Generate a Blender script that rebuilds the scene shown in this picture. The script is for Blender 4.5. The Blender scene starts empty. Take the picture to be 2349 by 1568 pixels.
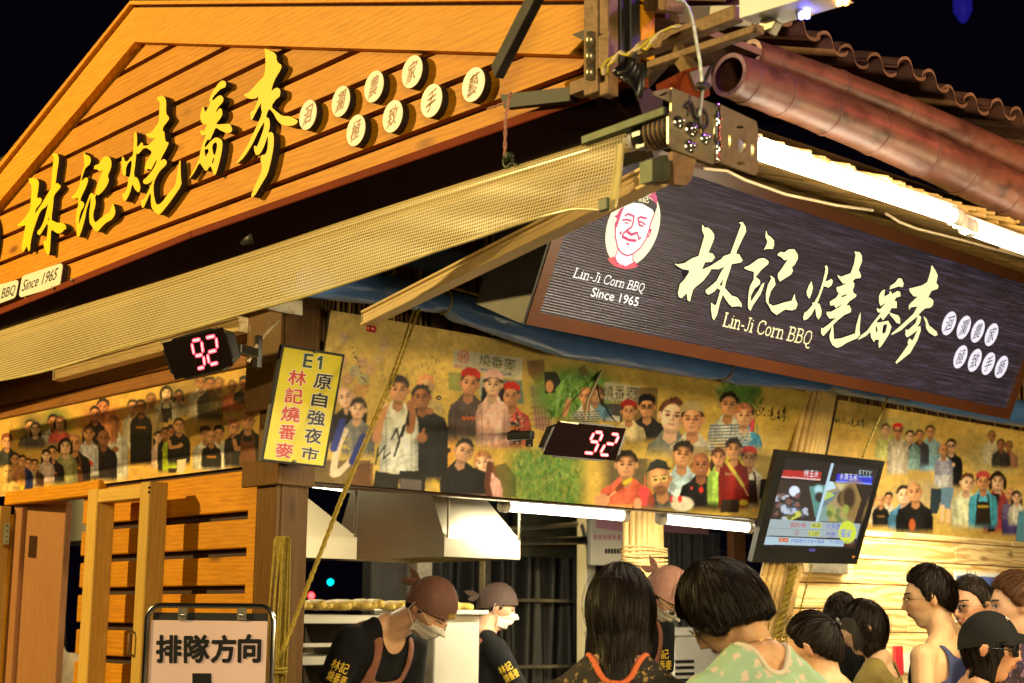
import bpy, bmesh, math, random
import numpy as np
from mathutils import Vector, Matrix
from mathutils.geometry import tessellate_polygon
random.seed(7); RNG = np.random.default_rng(7)
SC = bpy.context.scene; COL = SC.collection
# ------------------------------------------------------------------ camera
FW, FH, FF = 2349.0, 1568.0, 3467.508
CX = np.array([0.74834153, 0.12511496, 0.65140709]); CY = np.array([-0.66324866, 0.12739649, 0.73747634])
CZ = np.array([0.00928235, -0.98392905, 0.17831842])
CM = np.stack([CX, CY, CZ]); EYE = np.array([0.0, 0.0, 1.6])
cd = bpy.data.cameras.new('camera'); cam = bpy.data.objects.new('camera', cd); COL.objects.link(cam)
cd.sensor_width = 36; cd.sensor_fit = 'HORIZONTAL'; cd.lens = 36 * FF / FW; cd.clip_start = 0.05; cd.clip_end = 400
mw = Matrix.Identity(4)
for r in range(3):
    mw[r][0] = CM[r][0]; mw[r][1] = -CM[r][1]; mw[r][2] = -CM[r][2]; mw[r][3] = EYE[r]
cam.matrix_world = mw; SC.camera = cam
cd.dof.use_dof = True; cd.dof.focus_distance = 5.6; cd.dof.aperture_fstop = 4.5
# ------------------------------------------------------------------ night sky
W = bpy.data.worlds.new('World'); SC.world = W; W.use_nodes = True
bg = W.node_tree.nodes['Background']; bg.inputs[0].default_value = (0.10, 0.06, 0.16, 1); bg.inputs[1].default_value = 0.02
SC.view_settings.view_transform = 'Standard'; SC.view_settings.look = 'None'; SC.view_settings.exposure = 0.28; SC.view_settings.gamma = 1
SC.cycles.use_denoising = True; SC.cycles.max_bounces = 8; SC.cycles.sample_clamp_indirect = 6; SC.cycles.transparent_max_bounces = 12
SC.cycles.caustics_reflective = False; SC.cycles.caustics_refractive = False
# ------------------------------------------------------------------ lamps of the night market and added fill lamps
def lamp(name, kind, loc, target, energy, color, size=0.3, angle=60, blend=.5, size_y=None):
    l = bpy.data.lights.new(name, kind); l.energy = energy; l.color = color
    if kind == 'AREA':
        l.size = size
        if size_y: l.shape = 'RECTANGLE'; l.size_y = size_y
    elif kind == 'SPOT': l.spot_size = math.radians(angle); l.spot_blend = blend; l.shadow_soft_size = size
    else: l.shadow_soft_size = size
    o = bpy.data.objects.new(name, l); COL.objects.link(o); o.location = loc
    o.rotation_euler = (Vector(target) - Vector(loc)).to_track_quat('-Z', 'Y').to_euler()
    return o
lamp('floodlight_gable', 'SPOT', (-4.2, 9.6, 5.6), (3.0, 4.8, 2.9), 3900, (1.0, .72, .25), .10, 60, .4)
lamp('floodlight_queue', 'AREA', (4.6, -3.2, 2.1), (6.0, 5.0, 2.3), 235, (1.0, .76, .36), .5)
lamp('tarp_fill', 'AREA', (5.6, 1.3, 1.95), (5.0, 5.0, 2.6), 30, (1.0, .80, .44), .4)  # unseen lamp added so light reaches the blue tarp under the sign
lamp('front_fill', 'AREA', (-1.8, -2.6, 3.4), (2.8, 4.6, 1.6), 300, (1.0, .78, .42), 1.6)  # fill lamp added behind the camera to brighten queue sign, post and people
lamp('led_red', 'POINT', (4.9, 1.9, 3.45), (0, 0, 0), 14, (1.0, .10, .08), .04)
lamp('led_blue', 'POINT', (3.15, 2.25, 3.42), (0, 0, 0), 7, (.42, .10, 1.0), .03)
# ------------------------------------------------------------------ geometry helpers
def ray(px, py): return CM @ np.array([px - FW/2, py - FH/2, FF])
def on(px, py, ax, val):
    d = ray(px, py); return EYE + d * ((val - EYE[ax]) / d[ax])
def at(px, py, depth): return EYE + ray(px, py) * (depth / FF)
def proj(P):
    c = (np.asarray(P) - EYE) @ CM; return FW/2 + FF*c[..., 0]/c[..., 2], FH/2 + FF*c[..., 1]/c[..., 2]
K = FW / 3840
def reg(x0, y0, s):            # turns a point measured on an enlarged detail into frame units
    return lambda p: ((x0 + p[0]*s)*K, (y0 + p[1]*s)*K)
class Plane:
    def __init__(s, O, U, V):
        s.O = np.array(O, float); s.U = np.array(U, float); s.U /= np.linalg.norm(s.U)
        V = np.array(V, float); V -= s.U * (V @ s.U); s.V = V/np.linalg.norm(V); s.N = np.cross(s.U, s.V)
    def hit(s, px, py):
        d = ray(px, py); q = EYE + d * (((s.O - EYE) @ s.N) / (d @ s.N)); return ((q - s.O) @ s.U, (q - s.O) @ s.V)
    def pt(s, u, v, n=0.0): return s.O + s.U*u + s.V*v + s.N*n
def tag(o, label=None, cat=None, group=None, kind=None):
    if label: o['label'] = label
    if cat: o['category'] = cat
    if group: o['group'] = group
    if kind: o['kind'] = kind
    return o
def empty(name, loc, label, cat, group=None):
    o = bpy.data.objects.new(name, None); o.empty_display_size = .1; COL.objects.link(o); o.location = [float(c) for c in loc]
    return tag(o, label, cat, group)
def wloc(o):
    v = Vector((0, 0, 0))
    while o is not None: v += o.location; o = o.parent
    return np.array(v)
class MB:
    def __init__(s): s.v = []; s.f = []; s.m = []; s.sm = []
    def add(s, vs, fs, m=0, smooth=False):
        b = len(s.v); s.v.extend([tuple(float(c) for c in q) for q in vs])
        for f in fs: s.f.append(tuple(b+i for i in f)); s.m.append(m); s.sm.append(smooth)
        return s
    def build(s, name, mats, parent=None):
        me = bpy.data.meshes.new(name); off = wloc(parent) if parent is not None else np.zeros(3)
        V = np.array(s.v) 
        o = bpy.data.objects.new(name, me); COL.objects.link(o)
        if parent is not None: o.parent = parent
        else:
            off = np.array([V[:, 0].mean(), V[:, 1].mean(), V[:, 2].min()]); o.location = off
        me.from_pydata((V - off).tolist(), [], s.f)
        if not isinstance(mats, (list, tuple)): mats = [mats]
        for m in mats: me.materials.append(m)
        me.polygons.foreach_set('material_index', s.m); me.polygons.foreach_set('use_smooth', s.sm); me.update()
        return o
    # oriented box with chamfered edges; o = centre, axes X,Y,Z, half sizes
    def box(s, c, h, A=None, b=0.0, m=0):
        c = np.array(c, float); A = np.eye(3) if A is None else np.array(A, float)
        if b <= 0:
            P = [c + A.T @ (np.array(q)*h) for q in ((-1,-1,-1),(1,-1,-1),(1,1,-1),(-1,1,-1),(-1,-1,1),(1,-1,1),(1,1,1),(-1,1,1))]
            s.add(P, [(0,3,2,1),(4,5,6,7),(0,1,5,4),(1,2,6,5),(2,3,7,6),(3,0,4,7)], m); return s
        h = np.array(h, float); b = min(b, min(h)*.45); vs = []; idx = {}
        for sx in (-1,1):
            for sy in (-1,1):
                for sz in (-1,1):
                    for k in range(3):
                        q = np.array([sx,sy,sz]) * (h - b); q[k] = (sx,sy,sz)[k]*h[k]
                        idx[(sx,sy,sz,k)] = len(vs); vs.append(c + A.T @ q)
        fs = []
        for k in range(3):
            i, j = (k+1)%3, (k+2)%3
            for sg in (-1,1):
                def key(a, bb):
                    t = [0,0,0]; t[k]=sg; t[i]=a; t[j]=bb; return idx[(t[0],t[1],t[2],k)]
                f = [key(-1,-1),key(1,-1),key(1,1),key(-1,1)]; fs.append(f if sg>0 else f[::-1])
            for a in (-1,1):
                for bb in (-1,1):
                    def ke(w, ff):
                        t=[0,0,0]; t[k]=w; t[i]=a; t[j]=bb; return idx[(t[0],t[1],t[2],ff)]
                    f = [ke(-1,i),ke(1,i),ke(1,j),ke(-1,j)]; fs.append(f if a*bb>0 else f[::-1])
        for sx in (-1,1):
            for sy in (-1,1):
                for sz in (-1,1):
                    f = [idx[(sx,sy,sz,k)] for k in range(3)]; fs.append(f if sx*sy*sz>0 else f[::-1])
        s.add(vs, fs, m); return s
    def bar(s, a, b, w, h, up=(0,0,1), bev=0.0, m=0):     # bar from a to b, width w (sideways), height h
        a = np.array(a, float); b = np.array(b, float); d = b - a; L = np.linalg.norm(d); d /= L
        y = np.cross(up, d); y /= np.linalg.norm(y); z = np.cross(d, y)
        return s.box((a+b)/2, (L/2, w/2, h/2), np.stack([d, y, z]), bev, m)
    def tube(s, pts, r, n=8, m=0, cap=True, closed=False):
        P = [np.array(p, float) for p in pts]; N = len(P); R = [r]*N if np.isscalar(r) else list(r)
        up = None; rings = []
        for i in range(N):
            t = (P[(i+1)%N] - P[i-1]) if closed else (P[min(i+1, N-1)] - P[max(i-1, 0)]); t /= (np.linalg.norm(t) + 1e-12)
            if up is None:
                up = np.cross(t, (0,0,1)) if abs(t[2]) < .9 else np.cross(t, (1,0,0)); up /= np.linalg.norm(up)
            up = up - t*(up @ t); up /= np.linalg.norm(up); w = np.cross(t, up)
            rings.append([P[i] + R[i]*(up*math.cos(2*math.pi*k/n) + w*math.sin(2*math.pi*k/n)) for k in range(n)])
        vs = [q for rg in rings for q in rg]; fs = []
        for i in range(N if closed else N-1):
            a, b = i*n, ((i+1) % N)*n
            for k in range(n): fs.append((a+k, a+(k+1)%n, b+(k+1)%n, b+k))
        if cap and not closed: fs.append(tuple(range(n))[::-1]); fs.append(tuple((N-1)*n + k for k in range(n)))
        s.add(vs, fs, m, True); return s
    def prism(s, loops, pl, n0, n1, mf=0, ms=0, back=True):   # plane-space outlines (first outer, rest holes) extruded from n0 to n1
        L3 = [[Vector((p[0], p[1], 0)) for p in lp] for lp in loops]; tris = tessellate_polygon(L3)
        flat = [p for lp in loops for p in lp]; k = len(flat)
        F = []
        for t in tris:
            a, b, c = [flat[i] for i in t]
            F.append(t if (b[0]-a[0])*(c[1]-a[1]) - (b[1]-a[1])*(c[0]-a[0]) > 0 else t[::-1])
        s.add([pl.pt(p[0], p[1], n1) for p in flat], F, mf)
        if n1 - n0 > 1e-6:
            if back: s.add([pl.pt(p[0], p[1], n0) for p in flat], [t[::-1] for t in F], ms)
            for li, lp in enumerate(loops):
                ar = sum(lp[i][0]*lp[(i+1)%len(lp)][1] - lp[(i+1)%len(lp)][0]*lp[i][1] for i in range(len(lp)))
                q = lp if (ar > 0) == (li == 0) else lp[::-1]; m_ = len(q)
                s.add([pl.pt(p[0], p[1], n0) for p in q] + [pl.pt(p[0], p[1], n1) for p in q],
                      [(i, (i+1)%m_, m_+(i+1)%m_, m_+i) for i in range(m_)], ms)
        return s
    def strip(s, pts, w, pl, n, m=0):                        # flat stroke of width w in plane space
        P = np.array(pts, float); N = len(P); Wd = [w]*N if np.isscalar(w) else list(w); vs = []
        for i in range(N):
            d0 = P[i]-P[i-1] if i else P[1]-P[0]; d1 = P[i+1]-P[i] if i < N-1 else P[i]-P[i-1]
            d0 = d0/np.linalg.norm(d0); d1 = d1/np.linalg.norm(d1); nn = np.array([-(d0+d1)[1], (d0+d1)[0]]); L = np.linalg.norm(nn)
            nn = nn/L if L > .1 else np.array([-d0[1], d0[0]]); k = min(1/max(.5, nn @ np.array([-d0[1], d0[0]])), 1.8)
            vs += [P[i] + nn*Wd[i]*.5*k, P[i] - nn*Wd[i]*.5*k]
        s.add([pl.pt(q[0], q[1], n) for q in vs], [(2*i, 2*i+1, 2*i+3, 2*i+2) for i in range(N-1)], m); return s
def smooth_loop(L, it=1):
    for _ in range(it):
        o = []
        for i in range(len(L)):
            a, b = L[i], L[(i+1) % len(L)]
            o += [(a[0]*.78+b[0]*.22, a[1]*.78+b[1]*.22), (a[0]*.22+b[0]*.78, a[1]*.22+b[1]*.78)]
        L = o
    return L
def homog(dst):                                            # unit square (TL,TR,BR,BL) -> frame quad
    src = [(0,1),(1,1),(1,0),(0,0)]; A = []; B = []
    for (x, y), (u, v) in zip(src, dst):
        A.append([x,y,1,0,0,0,-u*x,-u*y]); B.append(u); A.append([0,0,0,x,y,1,-v*x,-v*y]); B.append(v)
    h = np.append(np.linalg.solve(np.array(A, float), np.array(B, float)), 1).reshape(3, 3)
    def f(x, y):
        q = h @ np.array([x, y, 1.0]); return (q[0]/q[2], q[1]/q[2])
    return f
_tc = {}
def glyphs(body, bold=0.0, res=3):
    key = (body, bold)
    if key in _tc: return _tc[key]
    c = bpy.data.curves.new('lettering', 'FONT'); c.body = body; c.resolution_u = res; c.offset = bold
    o = bpy.data.objects.new('lettering', c); COL.objects.link(o); bpy.context.view_layer.update()
    me = bpy.data.meshes.new_from_object(o.evaluated_get(bpy.context.evaluated_depsgraph_get()))
    V = np.array([v.co[:2] for v in me.vertices]).reshape(-1, 2); F = [tuple(p.vertices) for p in me.polygons]
    nrm = me.polygons[0].normal.z if F else 1
    bpy.data.objects.remove(o); bpy.data.curves.remove(c); bpy.data.meshes.remove(me)
    mn, mx = V.min(0), V.max(0); V = (V - mn) / (mx - mn)
    if nrm < 0: F = [f[::-1] for f in F]
    _tc[key] = (V, F); return _tc[key]
def text(mb, body, quad, pl, n, m=0, bold=0.0, slant=0.0, ring=6):    # quad in frame units TL,TR,BR,BL
    V, F = glyphs(body); h = homog(quad); Q = [pl.hit(*h(x + slant*(y-.5), y)) for x, y in V]
    hgt_ = max(q[1] for q in Q) - min(q[1] for q in Q); r = bold*hgt_*.55
    sh = [(0, 0)] + ([(r*math.cos(2*math.pi*k/ring+.4), r*math.sin(2*math.pi*k/ring+.4)) for k in range(ring)] if bold > 0 else [])
    for k, (a, b) in enumerate(sh): mb.add([pl.pt(q[0]+a, q[1]+b, n+k*.00004) for q in Q], F, m)
def text_uv(mb, body, u0, v0, u1, v1, pl, n, m=0, bold=0.0):
    V, F = glyphs(body, bold); mb.add([pl.pt(u0+(u1-u0)*x, v0+(v1-v0)*y, n) for x, y in V], F, m)
def grid(mb, fn, nu, nv, m=0, smooth=True):                # fn(i/nu, j/nv) -> point
    vs = [fn(i/nu, j/nv) for j in range(nv+1) for i in range(nu+1)]
    mb.add(vs, [(j*(nu+1)+i, j*(nu+1)+i+1, (j+1)*(nu+1)+i+1, (j+1)*(nu+1)+i) for j in range(nv) for i in range(nu)], m, smooth)
# ------------------------------------------------------------------ materials
def mat(name, col, rough=.6, metal=0.0, spec=.5, noise=0.0, nscale=6.0, bump=0.0, bscale=40.0, emit=None, es=0.0, grime=0.0, coat=0.0, trans=0.0, rnd=0.0, stretch=(1,1,1)):
    m = bpy.data.materials.new(name); m.use_nodes = True; t = m.node_tree; N = t.nodes; L = t.links; b = N['Principled BSDF']
    b.inputs['Base Color'].default_value = (*col, 1); b.inputs['Roughness'].default_value = rough; b.inputs['Metallic'].default_value = metal
    b.inputs['Specular IOR Level'].default_value = spec; b.inputs['Coat Weight'].default_value = coat; b.inputs['Transmission Weight'].default_value = trans
    tc = N.new('ShaderNodeTexCoord'); mp = N.new('ShaderNodeMapping'); mp.inputs['Scale'].default_value = stretch; L.new(tc.outputs['Object'], mp.inputs[0])
    if noise > 0 or grime > 0 or rnd > 0:
        n = N.new('ShaderNodeTexNoise'); n.inputs['Scale'].default_value = nscale; n.inputs['Detail'].default_value = 6; L.new(mp.outputs[0], n.inputs['Vector'])
        h = N.new('ShaderNodeHueSaturation'); h.inputs['Color'].default_value = (*col, 1)
        mr = N.new('ShaderNodeMapRange'); mr.inputs[1].default_value = .3; mr.inputs[2].default_value = .7; mr.inputs[3].default_value = 1-noise; mr.inputs[4].default_value = 1+noise
        L.new(n.outputs['Fac'], mr.inputs[0]); out = mr.outputs[0]
        if rnd > 0:
            oi = N.new('ShaderNodeObjectInfo'); m2 = N.new('ShaderNodeMapRange'); m2.inputs[3].default_value = 1-rnd; m2.inputs[4].default_value = 1+rnd
            L.new(oi.outputs['Random'], m2.inputs[0]); mm = N.new('ShaderNodeMath'); mm.operation = 'MULTIPLY'; L.new(out, mm.inputs[0]); L.new(m2.outputs[0], mm.inputs[1]); out = mm.outputs[0]
        L.new(out, h.inputs['Value']); co = h.outputs[0]
        if grime > 0:
            n2 = N.new('ShaderNodeTexNoise'); n2.inputs['Scale'].default_value = nscale*2.3; n2.inputs['Detail'].default_value = 8; L.new(mp.outputs[0], n2.inputs['Vector'])
            r2 = N.new('ShaderNodeMapRange'); r2.inputs[1].default_value = .52; r2.inputs[2].default_value = .72; r2.inputs[4].default_value = grime; L.new(n2.outputs['Fac'], r2.inputs[0])
            mx = N.new('ShaderNodeMix'); mx.data_type = 'RGBA'; L.new(r2.outputs[0], mx.inputs[0]); L.new(co, mx.inputs[6]); mx.inputs[7].default_value = (col[0]*.25, col[1]*.22, col[2]*.2, 1); co = mx.outputs[2]
        L.new(co, b.inputs['Base Color'])
    if bump > 0:
        n3 = N.new('ShaderNodeTexNoise'); n3.inputs['Scale'].default_value = bscale; n3.inputs['Detail'].default_value = 5; L.new(mp.outputs[0], n3.inputs['Vector'])
        bp = N.new('ShaderNodeBump'); bp.inputs['Strength'].default_value = bump; bp.inputs['Distance'].default_value = .01; L.new(n3.outputs['Fac'], bp.inputs['Height']); L.new(bp.outputs[0], b.inputs['Normal'])
    if emit: b.inputs['Emission Color'].default_value = (*emit, 1); b.inputs['Emission Strength'].default_value = es
    return m
def wood(name, c1, c2, axis='Y', fine=26.0, rough=.5, contrast=1.0, knots=True, rnd=.12, swirl=.6, coat=.0, line=1.0):
    m = bpy.data.materials.new(name); m.use_nodes = True; t = m.node_tree; N = t.nodes; L = t.links; b = N['Principled BSDF']
    b.inputs['Roughness'].default_value = rough; b.inputs['Coat Weight'].default_value = coat; b.inputs['Specular IOR Level'].default_value = .25
    tc = N.new('ShaderNodeTexCoord'); oi = N.new('ShaderNodeObjectInfo'); ad = N.new('ShaderNodeVectorMath'); ad.operation = 'MULTIPLY_ADD'
    ad.inputs[0].default_value = (1, 1, 1); cb = N.new('ShaderNodeCombineXYZ')
    for k in range(3):
        mm = N.new('ShaderNodeMath'); mm.operation = 'MULTIPLY'; mm.inputs[1].default_value = (17.3, 9.1, 23.7)[k]; L.new(oi.outputs['Random'], mm.inputs[0]); L.new(mm.outputs[0], cb.inputs[k])
    va = N.new('ShaderNodeVectorMath'); va.operation = 'ADD'; L.new(tc.outputs['Object'], va.inputs[0]); L.new(cb.outputs[0], va.inputs[1])
    mp = N.new('ShaderNodeMapping'); sc = {'X': (.09, 1, 1), 'Y': (1, .09, 1), 'Z': (1, 1, .09)}[axis]; mp.inputs['Scale'].default_value = sc; L.new(va.outputs[0], mp.inputs[0])
    # swirl field, then rings
    n1 = N.new('ShaderNodeTexNoise'); n1.inputs['Scale'].default_value = 5; n1.inputs['Detail'].default_value = 3; n1.inputs['Distortion'].default_value = swirl; L.new(mp.outputs[0], n1.inputs['Vector'])
    dt = N.new('ShaderNodeVectorMath'); dt.operation = 'DOT_PRODUCT'; fq = {'X': (0, 190, 330), 'Y': (190, 0, 330), 'Z': (300, 240, 0)}[axis]; dt.inputs[1].default_value = tuple(q*line for q in fq); L.new(va.outputs[0], dt.inputs[0])
    ml = N.new('ShaderNodeMath'); ml.operation = 'MULTIPLY_ADD'; ml.inputs[1].default_value = fine; L.new(n1.outputs['Fac'], ml.inputs[0]); L.new(dt.outputs['Value'], ml.inputs[2])
    sn = N.new('ShaderNodeMath'); sn.operation = 'SINE'; L.new(ml.outputs[0], sn.inputs[0])
    n2 = N.new('ShaderNodeTexNoise'); n2.inputs['Scale'].default_value = 90; n2.inputs['Detail'].default_value = 4; L.new(mp.outputs[0], n2.inputs['Vector'])
    n4 = N.new('ShaderNodeTexNoise'); n4.inputs['Scale'].default_value = 2.2; n4.inputs['Detail'].default_value = 3; L.new(va.outputs[0], n4.inputs['Vector'])
    m1 = N.new('ShaderNodeMath'); m1.operation = 'MULTIPLY_ADD'; m1.inputs[1].default_value = .22*contrast*(.36 if line > .5 else 1); m1.inputs[2].default_value = .3; L.new(sn.outputs[0], m1.inputs[0])
    m2 = N.new('ShaderNodeMath'); m2.operation = 'MULTIPLY_ADD'; m2.inputs[1].default_value = .70; L.new(n2.outputs['Fac'], m2.inputs[0]); L.new(m1.outputs[0], m2.inputs[2])
    m3 = N.new('ShaderNodeMath'); m3.operation = 'MULTIPLY_ADD'; m3.inputs[1].default_value = .30; L.new(n4.outputs['Fac'], m3.inputs[0]); L.new(m2.outputs[0], m3.inputs[2])
    mr = N.new('ShaderNodeMapRange'); mr.inputs[1].default_value = .40; mr.inputs[2].default_value = 1.02; L.new(m3.outputs[0], mr.inputs[0])
    mx = N.new('ShaderNodeMix'); mx.data_type = 'RGBA'; mx.inputs[6].default_value = (*c1, 1); mx.inputs[7].default_value = (*c2, 1); L.new(mr.outputs[0], mx.inputs[0]); co = mx.outputs[2]
    if knots:
        mk = N.new('ShaderNodeMapping'); mk.inputs['Scale'].default_value = {'X': (2., 5.5, 5.5), 'Y': (5.5, 2., 5.5), 'Z': (5.5, 5.5, 2.)}[axis]; L.new(va.outputs[0], mk.inputs[0])
        vo = N.new('ShaderNodeTexVoronoi'); vo.inputs['Scale'].default_value = 1.0; L.new(mk.outputs[0], vo.inputs['Vector'])
        kr = N.new('ShaderNodeMapRange'); kr.inputs[1].default_value = .05; kr.inputs[2].default_value = .15; kr.inputs[3].default_value = .8; kr.inputs[4].default_value = 0; L.new(vo.outputs['Distance'], kr.inputs[0])
        mk2 = N.new('ShaderNodeMix'); mk2.data_type = 'RGBA'; L.new(kr.outputs[0], mk2.inputs[0]); L.new(co, mk2.inputs[6]); mk2.inputs[7].default_value = (c1[0]*.35, c1[1]*.3, c1[2]*.3, 1); co = mk2.outputs[2]
    hs = N.new('ShaderNodeHueSaturation'); m5 = N.new('ShaderNodeMapRange'); m5.inputs[3].default_value = 1-rnd; m5.inputs[4].default_value = 1+rnd; L.new(oi.outputs['Random'], m5.inputs[0]); L.new(m5.outputs[0], hs.inputs['Value']); L.new(co, hs.inputs['Color'])
    L.new(hs.outputs[0], b.inputs['Base Color'])
    bp = N.new('ShaderNodeBump'); bp.inputs['Strength'].default_value = .25; bp.inputs['Distance'].default_value = .004; L.new(n2.outputs['Fac'], bp.inputs['Height']); L.new(bp.outputs[0], b.inputs['Normal'])
    return m
def attr_mat(name, rough=.45, spec=.3, emit=0.0, weave=0.0, sss=0.0, coat=0.0):
    m = bpy.data.materials.new(name); m.use_nodes = True; t = m.node_tree; N = t.nodes; L = t.links; b = N['Principled BSDF']
    a = N.new('ShaderNodeAttribute'); a.attribute_name = 'tint'; L.new(a.outputs['Color'], b.inputs['Base Color']); b.inputs['Roughness'].default_value = rough
    b.inputs['Specular IOR Level'].default_value = spec; b.inputs['Coat Weight'].default_value = coat
    if sss: b.inputs['Subsurface Weight'].default_value = sss; b.inputs['Subsurface Radius'].default_value = (.02, .008, .004); b.inputs['Subsurface Scale'].default_value = .4
    if emit:
        L.new(a.outputs['Color'], b.inputs['Emission Color']); b.inputs['Emission Strength'].default_value = emit
        for l_ in list(b.inputs['Base Color'].links): L.remove(l_)
        b.inputs['Base Color'].default_value = (.02, .02, .022, 1)
    if weave:
        tc = N.new('ShaderNodeTexCoord'); n = N.new('ShaderNodeTexNoise'); n.inputs['Scale'].default_value = 220; n.inputs['Detail'].default_value = 3; L.new(tc.outputs['Object'], n.inputs['Vector'])
        bp = N.new('ShaderNodeBump'); bp.inputs['Strength'].default_value = weave; bp.inputs['Distance'].default_value = .003; L.new(n.outputs['Fac'], bp.inputs['Height']); L.new(bp.outputs[0], b.inputs['Normal'])
    return m
M = {}
M['plank'] = wood('orange_pine', (.36, .125, .002), (.66, .275, .006), 'Y', 30, .55, 1.0)
M['plank_x'] = wood('orange_pine_rafter', (.40, .145, .002), (.72, .315, .008), 'Y', 30, .55, 1.0)
M['brownwood'] = wood('brown_stained_wood', (.060, .024, .003), (.135, .060, .008), 'Z', 30, .45)
M['brownbeam'] = wood('brown_stained_beam', (.14, .05, .012), (.27, .11, .025), 'Y', 30, .45)
M['doorwood'] = wood('reddish_door_board', (.25, .105, .035), (.34, .16, .062), 'Z', 20, .4, .5, False)
M['rawframe'] = wood('raw_yellow_pine', (.42, .24, .04), (.60, .37, .08), 'Z', 24, .5)
M['raw_top'] = wood('raw_yellow_pine_rail', (.42, .24, .04), (.60, .37, .08), 'Y', 24, .5)
M['camphor'] = wood('figured_blond_wood', (.56, .31, .09), (.92, .70, .34), 'X', 34, .5, 1.5, True, .10, 1.6, 0.0, .35)
M['black'] = mat('black_paint', (.012, .010, .010), .6)
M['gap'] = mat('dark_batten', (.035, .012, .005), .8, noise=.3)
M['yellow'] = mat('yellow_letter_paint', (.90, .63, .006), .38, noise=.03, nscale=3)
M['cream'] = mat('cream_disc_face', (.80, .76, .66), .4, noise=.03)
M['redbrown'] = mat('red_brown_frame', (.17, .026, .004), .75, spec=.15, noise=.12, nscale=9)
M['brownframe'] = mat('brown_enamel_frame', (.075, .024, .010), .3, noise=.12, nscale=6)
M['gloss_dark'] = mat('glossy_dark_acrylic', (.005, .002, .002), .10, spec=.45, noise=.25, nscale=2)
M['ink_brown'] = mat('brown_ink', (.32, .10, .02), .5)
M['ink_black'] = mat('black_ink', (.008, .008, .010), .45)
M['ink_dgreen'] = mat('dark_green_ink', (.01, .06, .03), .45)
M['ink_red'] = mat('red_ink', (.55, .03, .02), .45)
M['signyellow'] = mat('yellow_sign_plate', (.72, .62, .02), .4, noise=.06, nscale=4, grime=.15)
M['white'] = mat('white_paint', (.8, .78, .74), .45, noise=.04)
M['offwhite'] = mat('white_sheet_metal', (.70, .68, .62), .35, noise=.06, nscale=4)
M['steel'] = mat('brushed_steel', (.62, .60, .54), .28, 1.0, noise=.08, nscale=3, stretch=(1,1,14))
M['galv'] = mat('galvanised_steel', (.42, .38, .30), .42, .85, noise=.22, nscale=14, grime=.5)
M['alu'] = mat('anodised_aluminium', (.74, .56, .30), .42, .35, noise=.06, nscale=3, grime=.15)
M['rust'] = mat('weathered_brown_steel', (.20, .115, .05), .6, .25, noise=.25, nscale=12, grime=.6, bump=.4, bscale=60)
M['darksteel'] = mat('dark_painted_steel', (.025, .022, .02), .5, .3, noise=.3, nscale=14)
M['plastic'] = mat('black_plastic', (.012, .012, .013), .32, spec=.5, noise=.2)
M['plasticwhite'] = mat('white_plastic', (.75, .72, .65), .4)
M['cable'] = mat('pale_cable', (.62, .50, .34), .5)
M['cableblack'] = mat('black_cable', (.01, .01, .01), .5)
M['rope'] = mat('yellow_twisted_rope', (.34, .24, .02), .7, noise=.3, nscale=60, bump=.8, bscale=220)
M['ropepink'] = mat('pink_twisted_string', (.50, .22, .16), .7, noise=.3, nscale=60, bump=.8, bscale=260)
M['wirerope'] = mat('steel_wire_rope', (.45, .50, .50), .45, .6, noise=.3, nscale=80)
M['tarp'] = mat('blue_tarpaulin', (.075, .19, .50), .27, spec=.6, noise=.15, nscale=5, bump=1.0, bscale=11, stretch=(.6,1.3,1.3))
M['bamboo'] = mat('weathered_bamboo', (.12, .045, .028), .45, noise=.35, nscale=7, grime=.75, bump=.2, bscale=30, stretch=(.6,1,1))
M['bamboocut'] = mat('bamboo_cut_end', (.60, .42, .22), .8, noise=.3, nscale=40, bump=.8, bscale=120)
M['reed'] = mat('dry_yellow_reed', (.66, .45, .16), .45, noise=.22, nscale=9, stretch=(1,1,1), rnd=.12)
M['reed_dark'] = mat('dark_bamboo_slats', (.20, .10, .03), .5, noise=.4, nscale=20)
M['reedtie'] = mat('rattan_binding', (.60, .42, .18), .6, noise=.25, nscale=30)
M['tile'] = mat('weathered_roof_tile', (.17, .085, .05), .7, noise=.25, nscale=10, grime=.4, rnd=.15)
M['ground'] = mat('worn_asphalt', (.05, .048, .045), .85, noise=.3, nscale=3, bump=.5, bscale=60)
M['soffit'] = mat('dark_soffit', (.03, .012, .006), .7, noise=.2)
M['tube'] = mat('fluorescent_tube', (1, 1, 1), .5, emit=(1.0, .90, .64), es=13.0)
M['tube_in'] = mat('fluorescent_tube_inside', (1, 1, 1), .5, emit=(1.0, .93, .68), es=9.0)
M['seg'] = mat('red_lit_segment', (.8, .1, .1), .4, emit=(1.0, .06, .12), es=2.2)
M['seg_in'] = mat('red_segment_core', (.9, .5, .5), .4, emit=(1.0, .42, .46), es=1.2)
M['segoff'] = mat('unlit_segment', (.010, .003, .003), .8, spec=.05)
M['pinkpaper'] = mat('pale_pink_poster_paper', (.88, .64, .62), .45, noise=.04, nscale=3)
M['chrome'] = mat('polished_chrome_tube', (.75, .72, .66), .16, 1.0)
M['chili'] = mat('deep_brown_print', (.035, .02, .012), .4)
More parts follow.
